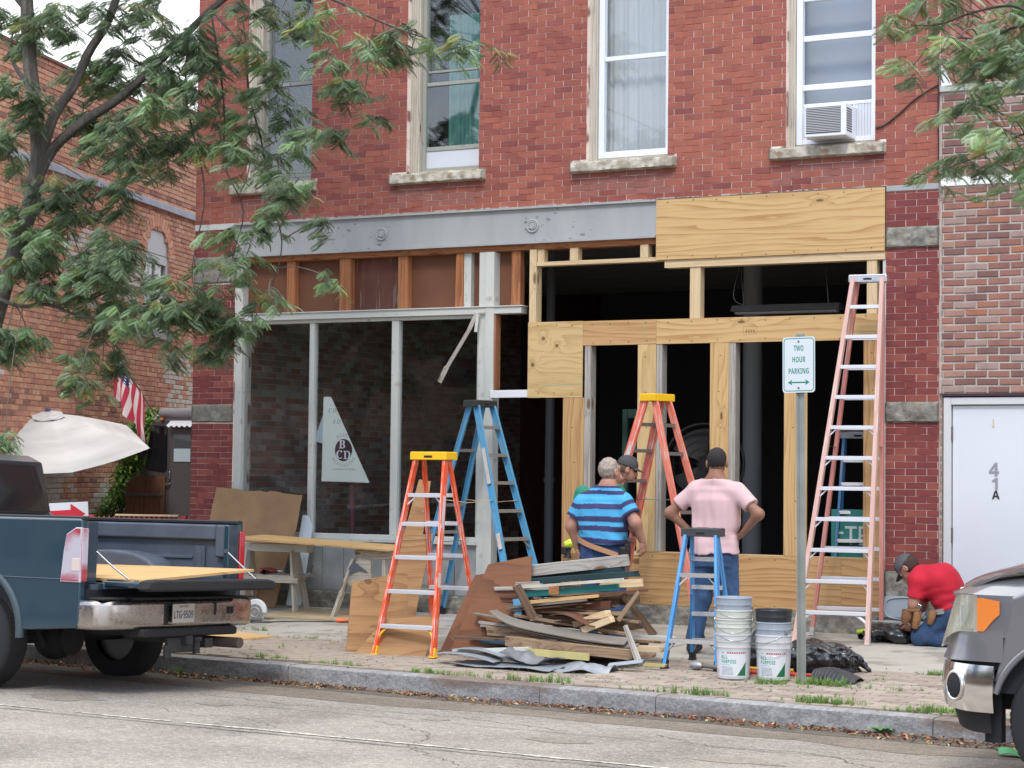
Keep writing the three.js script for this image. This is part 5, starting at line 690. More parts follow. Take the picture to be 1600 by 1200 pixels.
  // hood
  part(p, 'hood', sheet((u, v) => { const z = lerp(-0.16, -1.84, u), e = Math.abs(u - 0.5) * 2, fx = 0.33 + 0.16 * Math.pow(e, 3); return [lerp(fx, 1.62, v), 1.16 + 0.165 * Math.pow(Math.sin(Math.min(1, v * 1.9) * Math.PI / 2), 0.8) - 0.03 * Math.pow(e, 4) + 0.02 * v, z]; }, 30, 24, 0.015), paint);
  part(p, 'grille', [span(0.30, 0.36, 0.80, 1.14, -1.5, -0.5, { r: 0.02 }), ...[0, 1, 2].map(k => span(0.27, 0.31, 0.84 + k * 0.10, 0.87 + k * 0.10, -1.48, -0.52, { r: 0.01 }))], M.chrome);
  // fender with wheel opening, doors, cab, bed
  const ar = []; for (let k = 0; k <= 20; k++) { const a = Math.PI * k / 20; ar.push([1.17 + 0.48 * Math.cos(a), 0.40 + 0.49 * Math.sin(a)]); }
  for (const s of [0, 1]) {
    part(p, 'front_fender', extrude([[0.80, 1.12], [0.76, 0.93], [0.735, 0.80], [0.72, 0.72], [0.69, 0.62], ...ar.slice().reverse().filter(a => a[1] > 0.6), [1.68, 0.6], [1.68, 0.4], [2.0, 0.4], [2.0, 1.27], [1.5, 1.25], [1.0, 1.20]], 0.06, 0.02, [], { seg: 3 }).translate(0, 0, s ? -2.0 : -0.06), paint);
    const lip = []; for (let k = 2; k <= 20; k++) { const a = Math.PI * k / 20; lip.push([1.17 - 0.49 * Math.cos(a), 0.40 + 0.50 * Math.sin(a), s ? -2.0 : 0]); } part(p, 'wheel_arch', tube(lip, 0.022, 40, 8), paint);
    part(p, 'body_side', extrude([[2.01, 0.4], [5.0, 0.4], [5.0, 0.5], [5.8, 0.5], [5.8, 1.38], [2.01, 1.28]], 0.05, 0.015).translate(0, 0, s ? -2.0 : -0.05), paint);
    part(p, 'side_window', extrude([[2.1, 1.30], [2.75, 1.82], [4.1, 1.82], [4.2, 1.34]], 0.02).translate(0, 0, s ? -1.93 : -0.09), mat(0.012, 0.014, 0.016, 0.05));
    wheel(p, 1.17, 0.40, s ? -1.86 : -0.15, 0.40, 0.27, s ? -1 : 1, mat(0.45, 0.45, 0.46, 0.3, { metalness: 0.9 })); wheel(p, 4.85, 0.40, s ? -1.86 : -0.15, 0.40, 0.27, s ? -1 : 1, mat(0.45, 0.45, 0.46, 0.3, { metalness: 0.9 }));
    part(p, 'wheel_well', [span(0.62, 1.72, 0.55, 1.08, s ? -1.93 : -0.45, s ? -1.55 : -0.07)], M.dark);
  }
  part(p, 'underbody', [span(0.55, 5.6, 0.42, 0.6, -1.6, -0.4), span(0.6, 0.7, 0.25, 0.55, -0.2, -0.12)], M.dark);
  part(p, 'cab', extrude([[1.62, 1.2], [1.75, 1.30], [2.55, 1.86], [2.7, 1.9], [4.15, 1.9], [4.28, 1.8], [4.3, 0.5], [1.62, 0.5]], 1.86, 0.05, [], { seg: 3 }).translate(0, 0, -1.93), paint);
  part(p, 'cargo_bed', [span(4.35, 5.75, 0.8, 0.9, -1.92, -0.08), span(5.72, 5.8, 0.6, 1.38, -1.95, -0.05)], paint);
}
// ---------------------------------------------------------------- stepladders
// local frame: climbing side faces +z, width along x
function stepladder(label, X, Z, turn, o) {
  const L = thing('stepladder', label, 'stepladder', [X, GY(Z), Z], turn);
  const { H, wf, wr = wf * 0.85, wt, s, lx = 0, lz = 0, web = 0.075, fl = 0.028 } = o, ct = Math.cos(turn), st = Math.sin(turn);
  const gy = (x, z) => GY(Z - x * st + z * ct) - GY(Z), rm = o.rail, al = o.tread || M.alu, railRear = o.railRear || rm, footM = o.foot || M.rubber;
  const F = s2 => [s2 * wf / 2, gy(s2 * wf / 2, s / 2) + 0.005, s / 2], B = s2 => [s2 * wr / 2, gy(s2 * wr / 2, -s / 2) + 0.005, -s / 2];
  const TF = s2 => [s2 * (wt / 2) + lx, H - 0.04, 0.055 + lz], TB = s2 => [s2 * (wt / 2 - 0.02) + lx, H - 0.06, -0.055 + lz];
  const at = (a, b, h) => { const t = (h - a[1]) / (b[1] - a[1]); return a.map((v, i) => lerp(v, b[i], t)); };
  for (const k of [-1, 1]) {
    const g1 = channel(F(k), TF(k), fl, web, 0.006, [k, 0, 0].map((v, i) => i === 0 ? 0 : v).some(Boolean) ? [0, 0, 1] : [0, 0, 1]), g2 = channel(B(k), TB(k), fl * 0.9, web * 0.8, 0.006, [0, 0, 1]);
    const r1 = part(L, 'rail', g1, rm); part(L, 'rail', g2, railRear);
    if (o.sticker) { const a = at(F(k), TF(k), H * 0.62), b = at(F(k), TF(k), H * 0.78), a2 = at(F(k), TF(k), H * 0.33), b2 = at(F(k), TF(k), H * 0.40); for (const [p, q] of [[a, b], [a2, b2]]) { p[0] += k * (fl / 2 + 0.001); q[0] += k * (fl / 2 + 0.001); part(r1, 'sticker', bar(p, q, 0.0015, 0.05, [0, 0, 1]), o.sticker); } }
    for (const [p, q] of [[F(k), TF(k)], [B(k), TB(k)]]) { const e = at(p, q, p[1] + 0.075); part(L, 'foot', [bar(p, e, 0.05, web * 0.95, [0, 0, 1], { r: 0.008 }), box(0.06, 0.014, web * 1.15, p[0], p[1] + 0.003, p[2], { r: 0.004 })], footM); }
  }
  const tread = (h, a, b, rear) => { const p = at(a(-1), b(-1), h), q = at(a(1), b(1), h), d = rear && !o.doubled ? 0.03 : 0.078, w = q[0] - p[0] - fl * 0.3, cx = (p[0] + q[0]) / 2, r = []; r.push(box(w, 0.004, d, cx, h, p[2]), box(w, 0.03, 0.003, cx, h - 0.015, p[2] + d / 2), box(w, 0.03, 0.003, cx, h - 0.015, p[2] - d / 2)); for (let i = 0; i < (d > 0.05 ? 6 : 2); i++) r.push(box(w, 0.003, 0.005, cx, h + 0.0035, p[2] - d / 2 + d * (i + 0.5) / (d > 0.05 ? 6 : 2))); return r; };
  for (const h of o.front) part(L, 'step', tread(h, F, TF), al);
  for (const h of o.rear) part(L, o.doubled ? 'step' : 'rear_bar', tread(h, B, TB, true), o.rearTread || al);
  // knee braces under the lowest steps
  for (const k of [-1, 1]) { for (const [a, b, hs] of [[F, TF, o.front[0]], [B, TB, o.doubled ? o.rear[0] : null]]) { if (!hs) continue; const p = at(a(k), b(k), hs * 0.45), q = at(a(k), b(k), hs - 0.01); part(L, 'knee_brace', tube([p, [p[0] - k * 0.02, lerp(p[1], q[1], 0.4), p[2]], [q[0] - k * (hs * (o.arch || 0.30)), q[1], q[2]]], o.braceR || 0.011, 10, 6), o.brace || al); }
    for (const hs of o.braces || []) { const q = at(F(k), TF(k), hs - 0.01), p = at(F(k), TF(k), hs - 0.11); part(L, 'knee_brace', bar(p, [q[0] - k * 0.09, q[1], q[2]], 0.012, 0.012), al); } }
  // spreaders
  const sh = o.spread || H * 0.52; for (const k of [-1, 1]) { const a = at(F(k), TF(k), sh), b = at(B(k), TB(k), sh); const m = [(a[0] + b[0]) / 2, sh - (o.fold || 0.0), (a[2] + b[2]) / 2]; part(L, 'spreader', [bar(a, m, 0.005, 0.022, [1, 0, 0]), bar(m, b, 0.005, 0.022, [1, 0, 0])], o.spreadM || M.steel); }
  // cap
  const cw = wt + fl + 0.05, cd = o.capD || 0.2;
  const c = part(L, 'cap', [box(cw, 0.028, cd, lx, H - 0.014, lz, { r: 0.01 }), box(cw, 0.06, 0.014, lx, H - 0.045, lz + cd / 2 - 0.008, { r: 0.005 }), box(cw, 0.06, 0.014, lx, H - 0.045, lz - cd / 2 + 0.008, { r: 0.005 }), box(0.014, 0.06, cd - 0.02, lx - cw / 2 + 0.007, H - 0.045, lz, { r: 0.005 }), box(0.014, 0.06, cd - 0.02, lx + cw / 2 - 0.007, H - 0.045, lz, { r: 0.005 })], o.cap);
  part(c, 'tool_slot', [box(cw * 0.3, 0.004, cd * 0.2, lx, H + 0.0015, lz, {}), cyl(0.016, 0.016, 0.004, lx - cw * 0.32, H + 0.0015, lz + 0.02, 12), cyl(0.016, 0.016, 0.004, lx + cw * 0.32, H + 0.0015, lz + 0.02, 12), box(cw * 0.22, 0.02, 0.003, lx, H - 0.045, lz + cd / 2, {})], M.dark);
  return L;
}
const worn = (c, d, seed) => tex(64, 512, (u, v) => { const n = fbm(u, v, 6, 40, 3, seed), e = smooth(0.62, 0.72, n); const sp = smooth(0.74, 0.78, vnoise(u * 16, v * 160, 16, 160, seed + 3)) * smooth(0.45, 0.6, fbm(u, v, 1, 9, 2, seed + 5)); return mix(mix(c.map(q => q * (0.85 + 0.3 * fbm(u, v, 3, 12, 3, seed + 7))), d, e * 0.8), [0.7, 0.7, 0.68], sp * 0.8); }, { m: [2, 0.5] });
const fib = (c, d, seed, rough = 0.42) => new THREE.MeshStandardMaterial({ map: worn(c, d, seed), roughness: rough });
{
  const yellow = mat(0.85, 0.50, 0.012, 0.4), paper = mat(0.66, 0.62, 0.58, 0.6, { map: T.mottle });
  stepladder('bright orange stepladder with yellow cap and yellow feet standing nearest the kerb', -9.252, 3.442, 0.057, { H: 1.847, wf: 0.594, wr: 0.50, wt: 0.30, s: 1.1, doubled: true, rail: fib([0.80, 0.085, 0.016], [0.62, 0.05, 0.012], 3, 0.35), front: [0.262, 0.575, 0.885, 1.19, 1.455], rear: [0.262, 0.575, 0.885, 1.19, 1.455], cap: yellow, foot: yellow, brace: yellow, spread: 1.02, capD: 0.24, sticker: paper, braces: [1.455], tread: mat(0.80, 0.80, 0.82, 0.4, { metalness: 0.55 }) });
  stepladder('tall light blue stepladder with worn black cap beside the shop window post', -10.36, 0.50, 1.38, { H: 2.385, wf: 0.60, wr: 0.55, wt: 0.27, s: 1.5, rail: fib([0.10, 0.36, 0.58], [0.28, 0.34, 0.36], 4, 0.55), front: [0.3, 0.6, 0.9, 1.2, 1.5, 1.8, 2.1], rear: [0.35, 0.65, 0.95, 1.25, 1.85], cap: mat(0.035, 0.033, 0.03, 0.6), spread: 1.3, fold: 0.03, sticker: paper, braces: [0.9], tread: mat(0.42, 0.41, 0.38, 0.5, { metalness: 0.6 }), spreadM: M.lumber });
  stepladder('red-orange stepladder with yellow cap standing between two men at the plywood front', -8.12, 0.82, -1.863, { H: 2.43, wf: 0.60, wr: 0.55, wt: 0.25, s: 1.62, web: 0.09, rail: fib([0.72, 0.135, 0.075], [0.72, 0.35, 0.28], 5, 0.5), railRear: fib([0.72, 0.18, 0.11], [0.72, 0.40, 0.33], 8, 0.5), front: [0.3, 0.62, 0.93, 1.24, 1.55, 1.86, 2.13], rear: [0.62, 1.24, 1.83, 2.12], cap: yellow, spread: 1.35, sticker: paper, tread: mat(0.25, 0.23, 0.21, 0.5, { metalness: 0.6 }), spreadM: M.steel });
  stepladder('small blue stepladder with black cap beside the bucket stacks', -6.589, 3.33, 0.123, { H: 1.195, wf: 0.47, wr: 0.38, wt: 0.27, s: 0.75, doubled: true, rail: fib([0.035, 0.24, 0.56], [0.16, 0.38, 0.64], 6, 0.45), front: [0.24, 0.80], rear: [0.20, 0.44, 0.68, 0.93], cap: mat(0.045, 0.046, 0.05, 0.5), spread: 0.6, braces: [0.80], capD: 0.2, brace: M.galv });
  stepladder('tallest stepladder, faded salmon rails with aluminium steps, by the red brick pier', -6.21, 0.72, 0.115, { H: 3.613, wf: 0.71, wr: 0.70, wt: 0.29, s: 0.75, lx: 0.238, lz: -0.25, web: 0.085, fl: 0.04, rail: fib([0.64, 0.40, 0.34], [0.74, 0.60, 0.54], 7, 0.55), railRear: fib([0.62, 0.24, 0.19], [0.68, 0.40, 0.34], 9, 0.55), front: [0.3, 0.6, 0.9, 1.2, 1.5, 1.8, 2.1, 2.4, 2.7, 3.0, 3.3], rear: [0.3, 0.6, 0.9, 1.2, 1.5, 1.8, 2.1, 2.4, 2.7, 3.0], cap: M.alu, capD: 0.16, arch: 0.5, braceR: 0.018, foot: mat(0.42, 0.42, 0.42, 0.6), spread: 1.9, braces: [0.6, 0.9, 1.2, 1.5, 1.8, 2.1], tread: mat(0.80, 0.80, 0.82, 0.45, { metalness: 0.5 }) });
  stepladder('blue stepladder standing inside the dim shop behind the salmon ladder', -6.6, -1.1, 0.3, { H: 2.05, wf: 0.55, wt: 0.3, s: 0.9, rail: fib([0.03, 0.15, 0.36], [0.2, 0.25, 0.3], 10), front: [0.3, 0.6, 0.9, 1.2, 1.5, 1.75], rear: [0.6, 1.2], cap: M.galv });
}
// ---------------------------------------------------------------- things on and in the shop front
const canvasTex = (w, h, fn) => { const cv = document.createElement('canvas'); cv.width = w; cv.height = h; fn(cv.getContext('2d')); const t = new THREE.CanvasTexture(cv); t.colorSpace = THREE.SRGBColorSpace; return t; };
{
  // window air conditioner
  const ac = thing('air_conditioner', 'white window air conditioner with slatted grille jutting over the stone sill', 'air conditioner', [-6.54, 5.06, 0.2]);
  part(ac, 'case', box(0.44, 0.34, 0.5, 0.0, 0.17, -0.22, { r: 0.012 }), M.vinyl);
  part(ac, 'grille_back', box(0.37, 0.27, 0.01, -0.015, 0.17, 0.029), mat(0.12, 0.12, 0.125, 0.6)); for (let k = 0; k < 15; k++) part(ac, 'grille_slat', box(0.37, 0.007, 0.012, -0.015, 0.05 + k * 0.0172, 0.037), mat(0.52, 0.53, 0.54, 0.5));
  const hl = []; for (let i = 0; i < 5; i++) for (let j = 0; j < 10; j++) hl.push(box(0.004, 0.014, 0.022, 0.221, 0.06 + j * 0.025, -0.02 - i * 0.034)); part(ac, 'side_vent', hl, M.dark, null, 'stuff');
  // cable on the brick
  solo('cable', merge([tube([[-6.075, 5.147, 0.012], [-5.995, 5.16, 0.016], [-5.83, 5.27, 0.018], [-5.66, 5.41, 0.018], [-5.42, 5.54, 0.02]], 0.009, 40, 6), tube([[-5.42, 5.75, 0.015], [-5.42, 5.54, 0.022], [-5.425, 5.2, 0.018], [-5.42, 4.9, 0.018], [-5.423, 4.58, 0.018]], 0.008, 40, 6)]), M.black, 'black cable drooping from the fourth window across the red brick', 'cable');
  // trim torn loose at the post
  solo('loose_trim', merge([bar([-10.66, 3.37, 0.055], [-10.74, 3.19, 0.075], 0.05, 0.012, [0, 0, 1]), bar([-10.74, 3.19, 0.075], [-11.02, 2.76, 0.085], 0.045, 0.012, [0, 0, 1]), bar([-11.015, 2.77, 0.09], [-11.11, 2.60, 0.09], 0.06, 0.014, [0, 0, 1])]), M.grey, 'grey strip of trim torn loose and dangling across the shop window', 'trim strip');
  solo('loose_trim', merge([bar([-10.64, 3.36, 0.06], [-10.665, 3.16, 0.065], 0.035, 0.012, [0, 0, 1]), bar([-10.7, 3.375, 0.05], [-10.56, 3.40, 0.05], 0.03, 0.012, [0, 0, 1])]), M.chip, 'short pale scrap of trim hanging from the post top beside the longer strip', 'trim strip');
  // poster behind the glass, folded over to a triangle
  const po = thing('poster', 'pale poster folded to a triangle with a round maroon emblem behind the glass', 'poster', [-12.5, 1.45, -0.115]);
  const pt = canvasTex(512, 800, c => { c.fillStyle = '#dfe3db'; c.fillRect(0, 0, 512, 800); c.fillStyle = '#55585a'; c.font = 'italic 52px serif'; c.fillText('C O', 60, 155); c.fillText('S O', 110, 262); c.fillStyle = '#3a2030'; c.beginPath(); c.ellipse(232, 508, 92, 104, 0, 0, 7); c.fill(); c.fillStyle = '#e4e0e6'; c.font = 'bold 108px serif'; c.textAlign = 'center'; c.fillText('B', 216, 492); c.fillText('C', 186, 588); c.fillText('D', 270, 592); c.fillStyle = '#7b7a78'; c.font = '34px serif'; const arc = (s, r, a0, a1, up) => { for (let i = 0; i < s.length; i++) { const a = lerp(a0, a1, i / (s.length - 1)); c.save(); c.translate(232 + r * Math.cos(a), 508 + r * 1.1 * Math.sin(a)); c.rotate(a + (up ? 1.57 : -1.57)); c.fillText(s[i], 0, 0); c.restore(); } }; arc('BELF', 118, -2.1, -1.35, true); arc('DISTILLING', 142, 2.5, 0.6, false); c.font = '20px serif'; c.fillText('PREMIUM CRAFT DRINKS', 240, 695); });
  const tri = new THREE.Shape([[0, 0], [0.66, -0.012], [0.115, 0.99], [0.012, 0.99]].map(a => new THREE.Vector2(...a))), tg = new THREE.ExtrudeGeometry(tri, { depth: 0.003, bevelEnabled: false }); { const p = tg.attributes.position, u = tg.attributes.uv; for (let i = 0; i < p.count; i++) u.setXY(i, p.getX(i) / 0.66, p.getY(i) / 1.0); }
  part(po, 'sheet', tg.translate(-0.3, 0.015, 0), new THREE.MeshStandardMaterial({ map: pt, roughness: 0.7 })); part(po, 'folded_corner', extrude([[0, 0.44], [-0.125, 0.48], [-0.01, 0.78]], 0.003).translate(-0.29, 0.01, -0.006), mat(0.48, 0.54, 0.60, 0.7));
  solo('rolled_fabric', limb([[-12.62, 1.42, -0.5], [-12.61, 1.1, -0.5], [-12.6, 0.86, -0.5]], [0.03, 0.034, 0.03], 10), mat(0.22, 0.07, 0.09, 0.8, { map: T.mottle }), 'dark red roll standing in the window below the poster', 'fabric roll');

  // inside the dim shop
  const dm = mat(0.022, 0.022, 0.025, 0.6);
  const li = thing('strip_light', 'unlit strip light hanging on wires inside behind the transom opening', 'ceiling light', [-7.74, 3.48, -2]);
  part(li, 'reflector', extrude([[-0.11, 0], [0.11, 0], [0.05, 0.07], [-0.05, 0.07]], 1.3, 0.004).rotateY(Math.PI / 2).translate(-0.65, 0, 0), mat(0.38, 0.40, 0.42, 0.5)); part(li, 'tube', [cyl(0.016, 0.016, 1.22, 0, -0.018, 0.04, 12, { rz: Math.PI / 2 }), cyl(0.016, 0.016, 1.22, 0, -0.018, -0.04, 12, { rz: Math.PI / 2 })], mat(0.6, 0.62, 0.64, 0.3)); for (const s of [-0.52, 0.5]) part(li, 'wire', tube([[s, 0.07, 0], [s - 0.03, 0.5, 0.02], [s - 0.05, 0.92, 0]], 0.004, 12, 5), M.steel); part(li, 'cord', tube([[-0.5, 0.07, 0.02], [-0.62, 0.14, 0.05], [-0.58, 0.5, 0.03], [-0.55, 0.92, 0]], 0.006, 20, 5), M.steel);
  const fan = thing('drum_fan', 'large round drum fan standing inside behind the orange stepladder', 'fan', [-8.56, 0.12, -1.6], 0.25);
  part(fan, 'guard', [0.45, 0.36, 0.27, 0.18, 0.09].map((r, k) => new THREE.TorusGeometry(r, k ? 0.004 : 0.016, 6, 40).translate(0, 1.6, 0.1)), dm); for (let k = 0; k < 12; k++) { const a = k / 12 * 6.283; part(fan, 'guard_wire', bar([0.08 * Math.cos(a), 1.6 + 0.08 * Math.sin(a), 0.1], [0.45 * Math.cos(a), 1.6 + 0.45 * Math.sin(a), 0.1], 0.004, 0.004), dm); }
  for (let k = 0; k < 3; k++) part(fan, 'blade', sheet((u, v) => { const a = k * 2.094 + (v - 0.5) * 1.3, r = lerp(0.08, 0.40, u); return [r * Math.cos(a), 1.6 + r * Math.sin(a), 0.06 * (v - 0.5)]; }, 8, 8, 0.006), mat(0.045, 0.045, 0.045, 0.7)); part(fan, 'motor', cyl(0.09, 0.09, 0.2, 0, 1.6, -0.1, 20, { rx: Math.PI / 2 }), M.black); part(fan, 'stand', [bar([0, 0, 0], [0, 1.52, -0.08], 0.05, 0.05, [0, 0, 1]), bar([-0.35, 0.03, -0.2], [0.35, 0.03, -0.2], 0.05, 0.05), bar([-0.35, 0.03, 0.2], [0.35, 0.03, 0.2], 0.05, 0.05), bar([0, 0.03, -0.2], [0, 0.03, 0.2], 0.05, 0.05)], M.black);
  const te = thing('shop_sign', 'teal board with white letters TE leaning inside behind the salmon ladder', 'sign', [-6.52, 0.12, -0.85]);
  part(te, 'board', box(0.62, 1.12, 0.03, 0.02, 0.56, 0, { r: 0.004 }), mat(0.03, 0.22, 0.19, 0.6)); { const lw = mat(0.62, 0.66, 0.64, 0.6); part(te, 'letter', [box(0.13, 0.026, 0.004, -0.07, 0.93, 0.018), box(0.028, 0.17, 0.004, -0.07, 0.832, 0.018)], lw); part(te, 'letter', [box(0.026, 0.2, 0.004, 0.03, 0.845, 0.018), box(0.085, 0.026, 0.004, 0.086, 0.93, 0.018), box(0.07, 0.026, 0.004, 0.08, 0.845, 0.018), box(0.085, 0.026, 0.004, 0.086, 0.76, 0.018)], lw); part(te, 'letter', box(0.06, 0.026, 0.004, -0.18, 0.87, 0.018), lw); }
  const gf = thing('door_frame', 'dark green wooden frame standing inside behind the first opening', 'frame', [-9.0, 0.12, -0.95]);
  for (const [a, b, c, d] of [[-0.30, -0.24, 0, 2.2], [0.16, 0.2, 0, 2.2], [-0.235, 0.155, 2.1, 2.2], [-0.235, 0.155, 1.75, 1.8]]) part(gf, 'frame_member', span(a, b, c, d, -0.03, 0.03, { r: 0.003 }), mat(0.035, 0.085, 0.065, 0.6));
}
// ---------------------------------------------------------------- parking sign
{
  const s = thing('parking_sign', 'two hour parking sign with green letters on a galvanised post', 'sign', [-5.41, GY(4.065), 4.065], -0.2);
  const st = canvasTex(400, 600, c => { c.fillStyle = '#cfd6d8'; c.fillRect(0, 0, 400, 600); c.strokeStyle = '#0d7a62'; c.lineWidth = 9; c.beginPath(); c.roundRect ? c.roundRect(18, 18, 364, 564, 34) : c.rect(18, 18, 364, 564); c.stroke(); c.fillStyle = '#0d7a62'; c.textAlign = 'center'; const w = (t, y, f, k) => { c.save(); c.translate(200, y); c.scale(k, 1); c.font = 'bold 84px sans-serif'; c.fillText(t, 0, 0); c.restore(); }; w('TWO', 152, 84, 0.66); w('HOUR', 274, 84, 0.70); w('PARKING', 398, 84, 0.70); c.fillRect(110, 484, 180, 15); for (const k of [-1, 1]) { c.beginPath(); c.moveTo(200 + k * 135, 491); c.lineTo(200 + k * 80, 460); c.lineTo(200 + k * 92, 491); c.lineTo(200 + k * 80, 522); c.fill(); } });
  const sh = new THREE.Shape(), w = 0.1525, h = 0.2285, r = 0.032; sh.moveTo(-w + r, -h); sh.lineTo(w - r, -h); sh.quadraticCurveTo(w, -h, w, -h + r); sh.lineTo(w, h - r); sh.quadraticCurveTo(w, h, w - r, h); sh.lineTo(-w + r, h); sh.quadraticCurveTo(-w, h, -w, h - r); sh.lineTo(-w, -h + r); sh.quadraticCurveTo(-w, -h, -w + r, -h);
  const fg = new THREE.ShapeGeometry(sh, 8); { const p = fg.attributes.position, u = fg.attributes.uv; for (let i = 0; i < p.count; i++) u.setXY(i, (p.getX(i) + w) / (2 * w), (p.getY(i) + h) / (2 * h)); }
  part(s, 'plate', new THREE.ExtrudeGeometry(sh, { depth: 0.003, bevelEnabled: false }).translate(-0.018, 2.585, 0.032), M.galv); part(s, 'face', fg.translate(-0.018, 2.585, 0.0362), new THREE.MeshStandardMaterial({ map: st, roughness: 0.4 }), 'sign face reading TWO HOUR PARKING with a double arrow');
  for (const y of [2.775, 2.395]) part(s, 'bolt', cyl(0.009, 0.009, 0.006, -0.018, y, 0.038, 10, { rx: Math.PI / 2 }), M.steel);
  const prof = new THREE.Shape([[-0.042, 0], [-0.036, 0], [-0.022, 0.028], [0.022, 0.028], [0.036, 0], [0.042, 0], [0.042, 0.004], [0.038, 0.004], [0.024, 0.032], [-0.024, 0.032], [-0.038, 0.004], [-0.042, 0.004]].map(a => new THREE.Vector2(...a)));
  const pg = new THREE.ExtrudeGeometry(prof, { depth: 2.84, bevelEnabled: false }); pg.rotateX(-Math.PI / 2).translate(0, 0, 0.026); const hp = []; for (let k = 0; k < 26; k++) hp.push(cyl(0.006, 0.006, 0.003, 0, 0.12 + k * 0.08, -0.0055, 8, { rx: Math.PI / 2 }));
  const pm = mat(0.40, 0.42, 0.38, 0.5, { metalness: 0.45, map: T.mottle }); const post = part(s, 'post', pg.rotateZ(0.004), pm); part(post, 'punched_hole', hp, M.dark, null, 'stuff'); s.rotation.z = 0.006;
}
// ---------------------------------------------------------------- bucket stacks
{
  const lab = canvasTex(512, 320, c => { c.fillStyle = '#d5d8dc'; c.fillRect(0, 0, 512, 320); c.fillStyle = '#9aa0a6'; for (let k = 0; k < 7; k++) c.fillRect(14, 40 + k * 24, 40 + (k * 37) % 22, 5); c.fillStyle = '#2a3034'; c.font = 'bold 26px sans-serif'; c.fillText('USG', 128, 42); c.fillStyle = '#a8202c'; c.fillRect(214, 22, 298, 20); c.fillStyle = '#0f8a66'; c.font = 'bold 62px sans-serif'; c.fillText('ALL', 124, 106); c.save(); c.translate(124, 162); c.scale(0.86, 1); c.fillText('PURPOSE', 0, 0); c.restore(); c.font = '17px sans-serif'; c.fillText('JOINT COMPOUND', 130, 186); c.fillStyle = '#8d949b'; for (let k = 0; k < 7; k++) c.fillRect(130, 202 + k * 15, 170 + (k * 53) % 50, 7); c.fillStyle = '#1d6b45'; c.beginPath(); c.moveTo(512, 140); c.lineTo(512, 312); c.lineTo(370, 312); c.fill(); c.fillStyle = '#4a4f54'; for (let k = 0; k < 9; k++) c.fillRect(20, 232 + k * 8, 38, k % 3 ? 3 : 5); });
  const prof = (H, R) => [[0.0, 0], [R * 0.86, 0], [R * 0.875, 0.012], [R * 0.955, H - 0.115], [R * 0.985, H - 0.112], [R * 0.985, H - 0.102], [R * 0.962, H - 0.098], [R * 0.968, H - 0.068], [R * 1.0, H - 0.064], [R * 1.0, H - 0.054], [R * 0.975, H - 0.05], [R * 0.985, H - 0.012], [R * 1.015, H - 0.010], [R * 1.015, H], [R * 0.96, H], [R * 0.94, H - 0.03], [R * 0.84, 0.02], [0, 0.02]].map(a => new THREE.Vector2(...a));
  const bucket = (label, x, z, y, m, o = {}) => {
    const R = 0.15, H = 0.37, b = thing('bucket', label, 'bucket', [x, GY(z) + y, z], o.turn || 0);
    part(b, 'shell', planar(new THREE.LatheGeometry(prof(H, R), 48)), m);
    if (o.label) { const g = new THREE.CylinderGeometry(R * 0.945, R * 0.885, 0.215, 40, 1, true, -1.05, 2.1); g.translate(0, 0.135, 0); g.scale(1.004, 1, 1.004); part(b, 'label', g, new THREE.MeshStandardMaterial({ map: lab, roughness: 0.45 }), 'printed label reading ALL PURPOSE'); }
    if (o.handle) { const a = o.handle, r = R * 1.0, pts = []; for (let k = 0; k <= 16; k++) { const t = Math.PI * k / 16; pts.push([Math.cos(t) * r, H - 0.085 - Math.sin(t) * 0.10 * a, Math.sin(t) * r * 1.01 + 0.004]); } part(b, 'handle', [tube(pts, 0.0022, 40, 5), box(0.025, 0.03, 0.02, r, H - 0.085, 0, { r: 0.005 }), box(0.025, 0.03, 0.02, -r, H - 0.085, 0, { r: 0.005 })], M.steel); }
    return b;
  };
  const wh = mat(0.66, 0.67, 0.67, 0.42, { map: T.mottle }), cr = mat(0.60, 0.63, 0.56, 0.45, { map: T.mottle }), gb = mat(0.36, 0.41, 0.47, 0.42, { map: T.mottle }), bk = mat(0.025, 0.027, 0.032, 0.35);
  bucket('labelled white bucket at the bottom of the taller bucket stack', -6.0, 4.1, 0, wh, { label: true, turn: 0.12 });
  bucket('second bucket from the bottom in the taller stack, plain white', -5.999, 4.102, 0.062, cr, { turn: 0.6 });
  bucket('third bucket from the bottom in the taller stack, white with wire handle', -6.002, 4.099, 0.124, cr, { handle: 0.9, turn: 0.5 });
  bucket('fourth bucket from the bottom in the taller stack, off-white with wire handle', -6.001, 4.1, 0.196, cr, { handle: 1.0, turn: 0.35 });
  bucket('blue-grey bucket on top of the taller bucket stack', -6.0, 4.1, 0.30, gb, { handle: 0.8, turn: 0.6 });
  bucket('labelled white bucket at the bottom of the shorter bucket stack', -5.68, 4.02, 0, wh, { label: true, handle: 0.9, turn: 0.05 });
  bucket('blue-grey bucket in the middle of the shorter stack', -5.681, 4.021, 0.105, gb, { handle: 0.9, turn: -0.5 });
  bucket('black bucket on top of the shorter bucket stack', -5.68, 4.02, 0.205, bk, {});
}
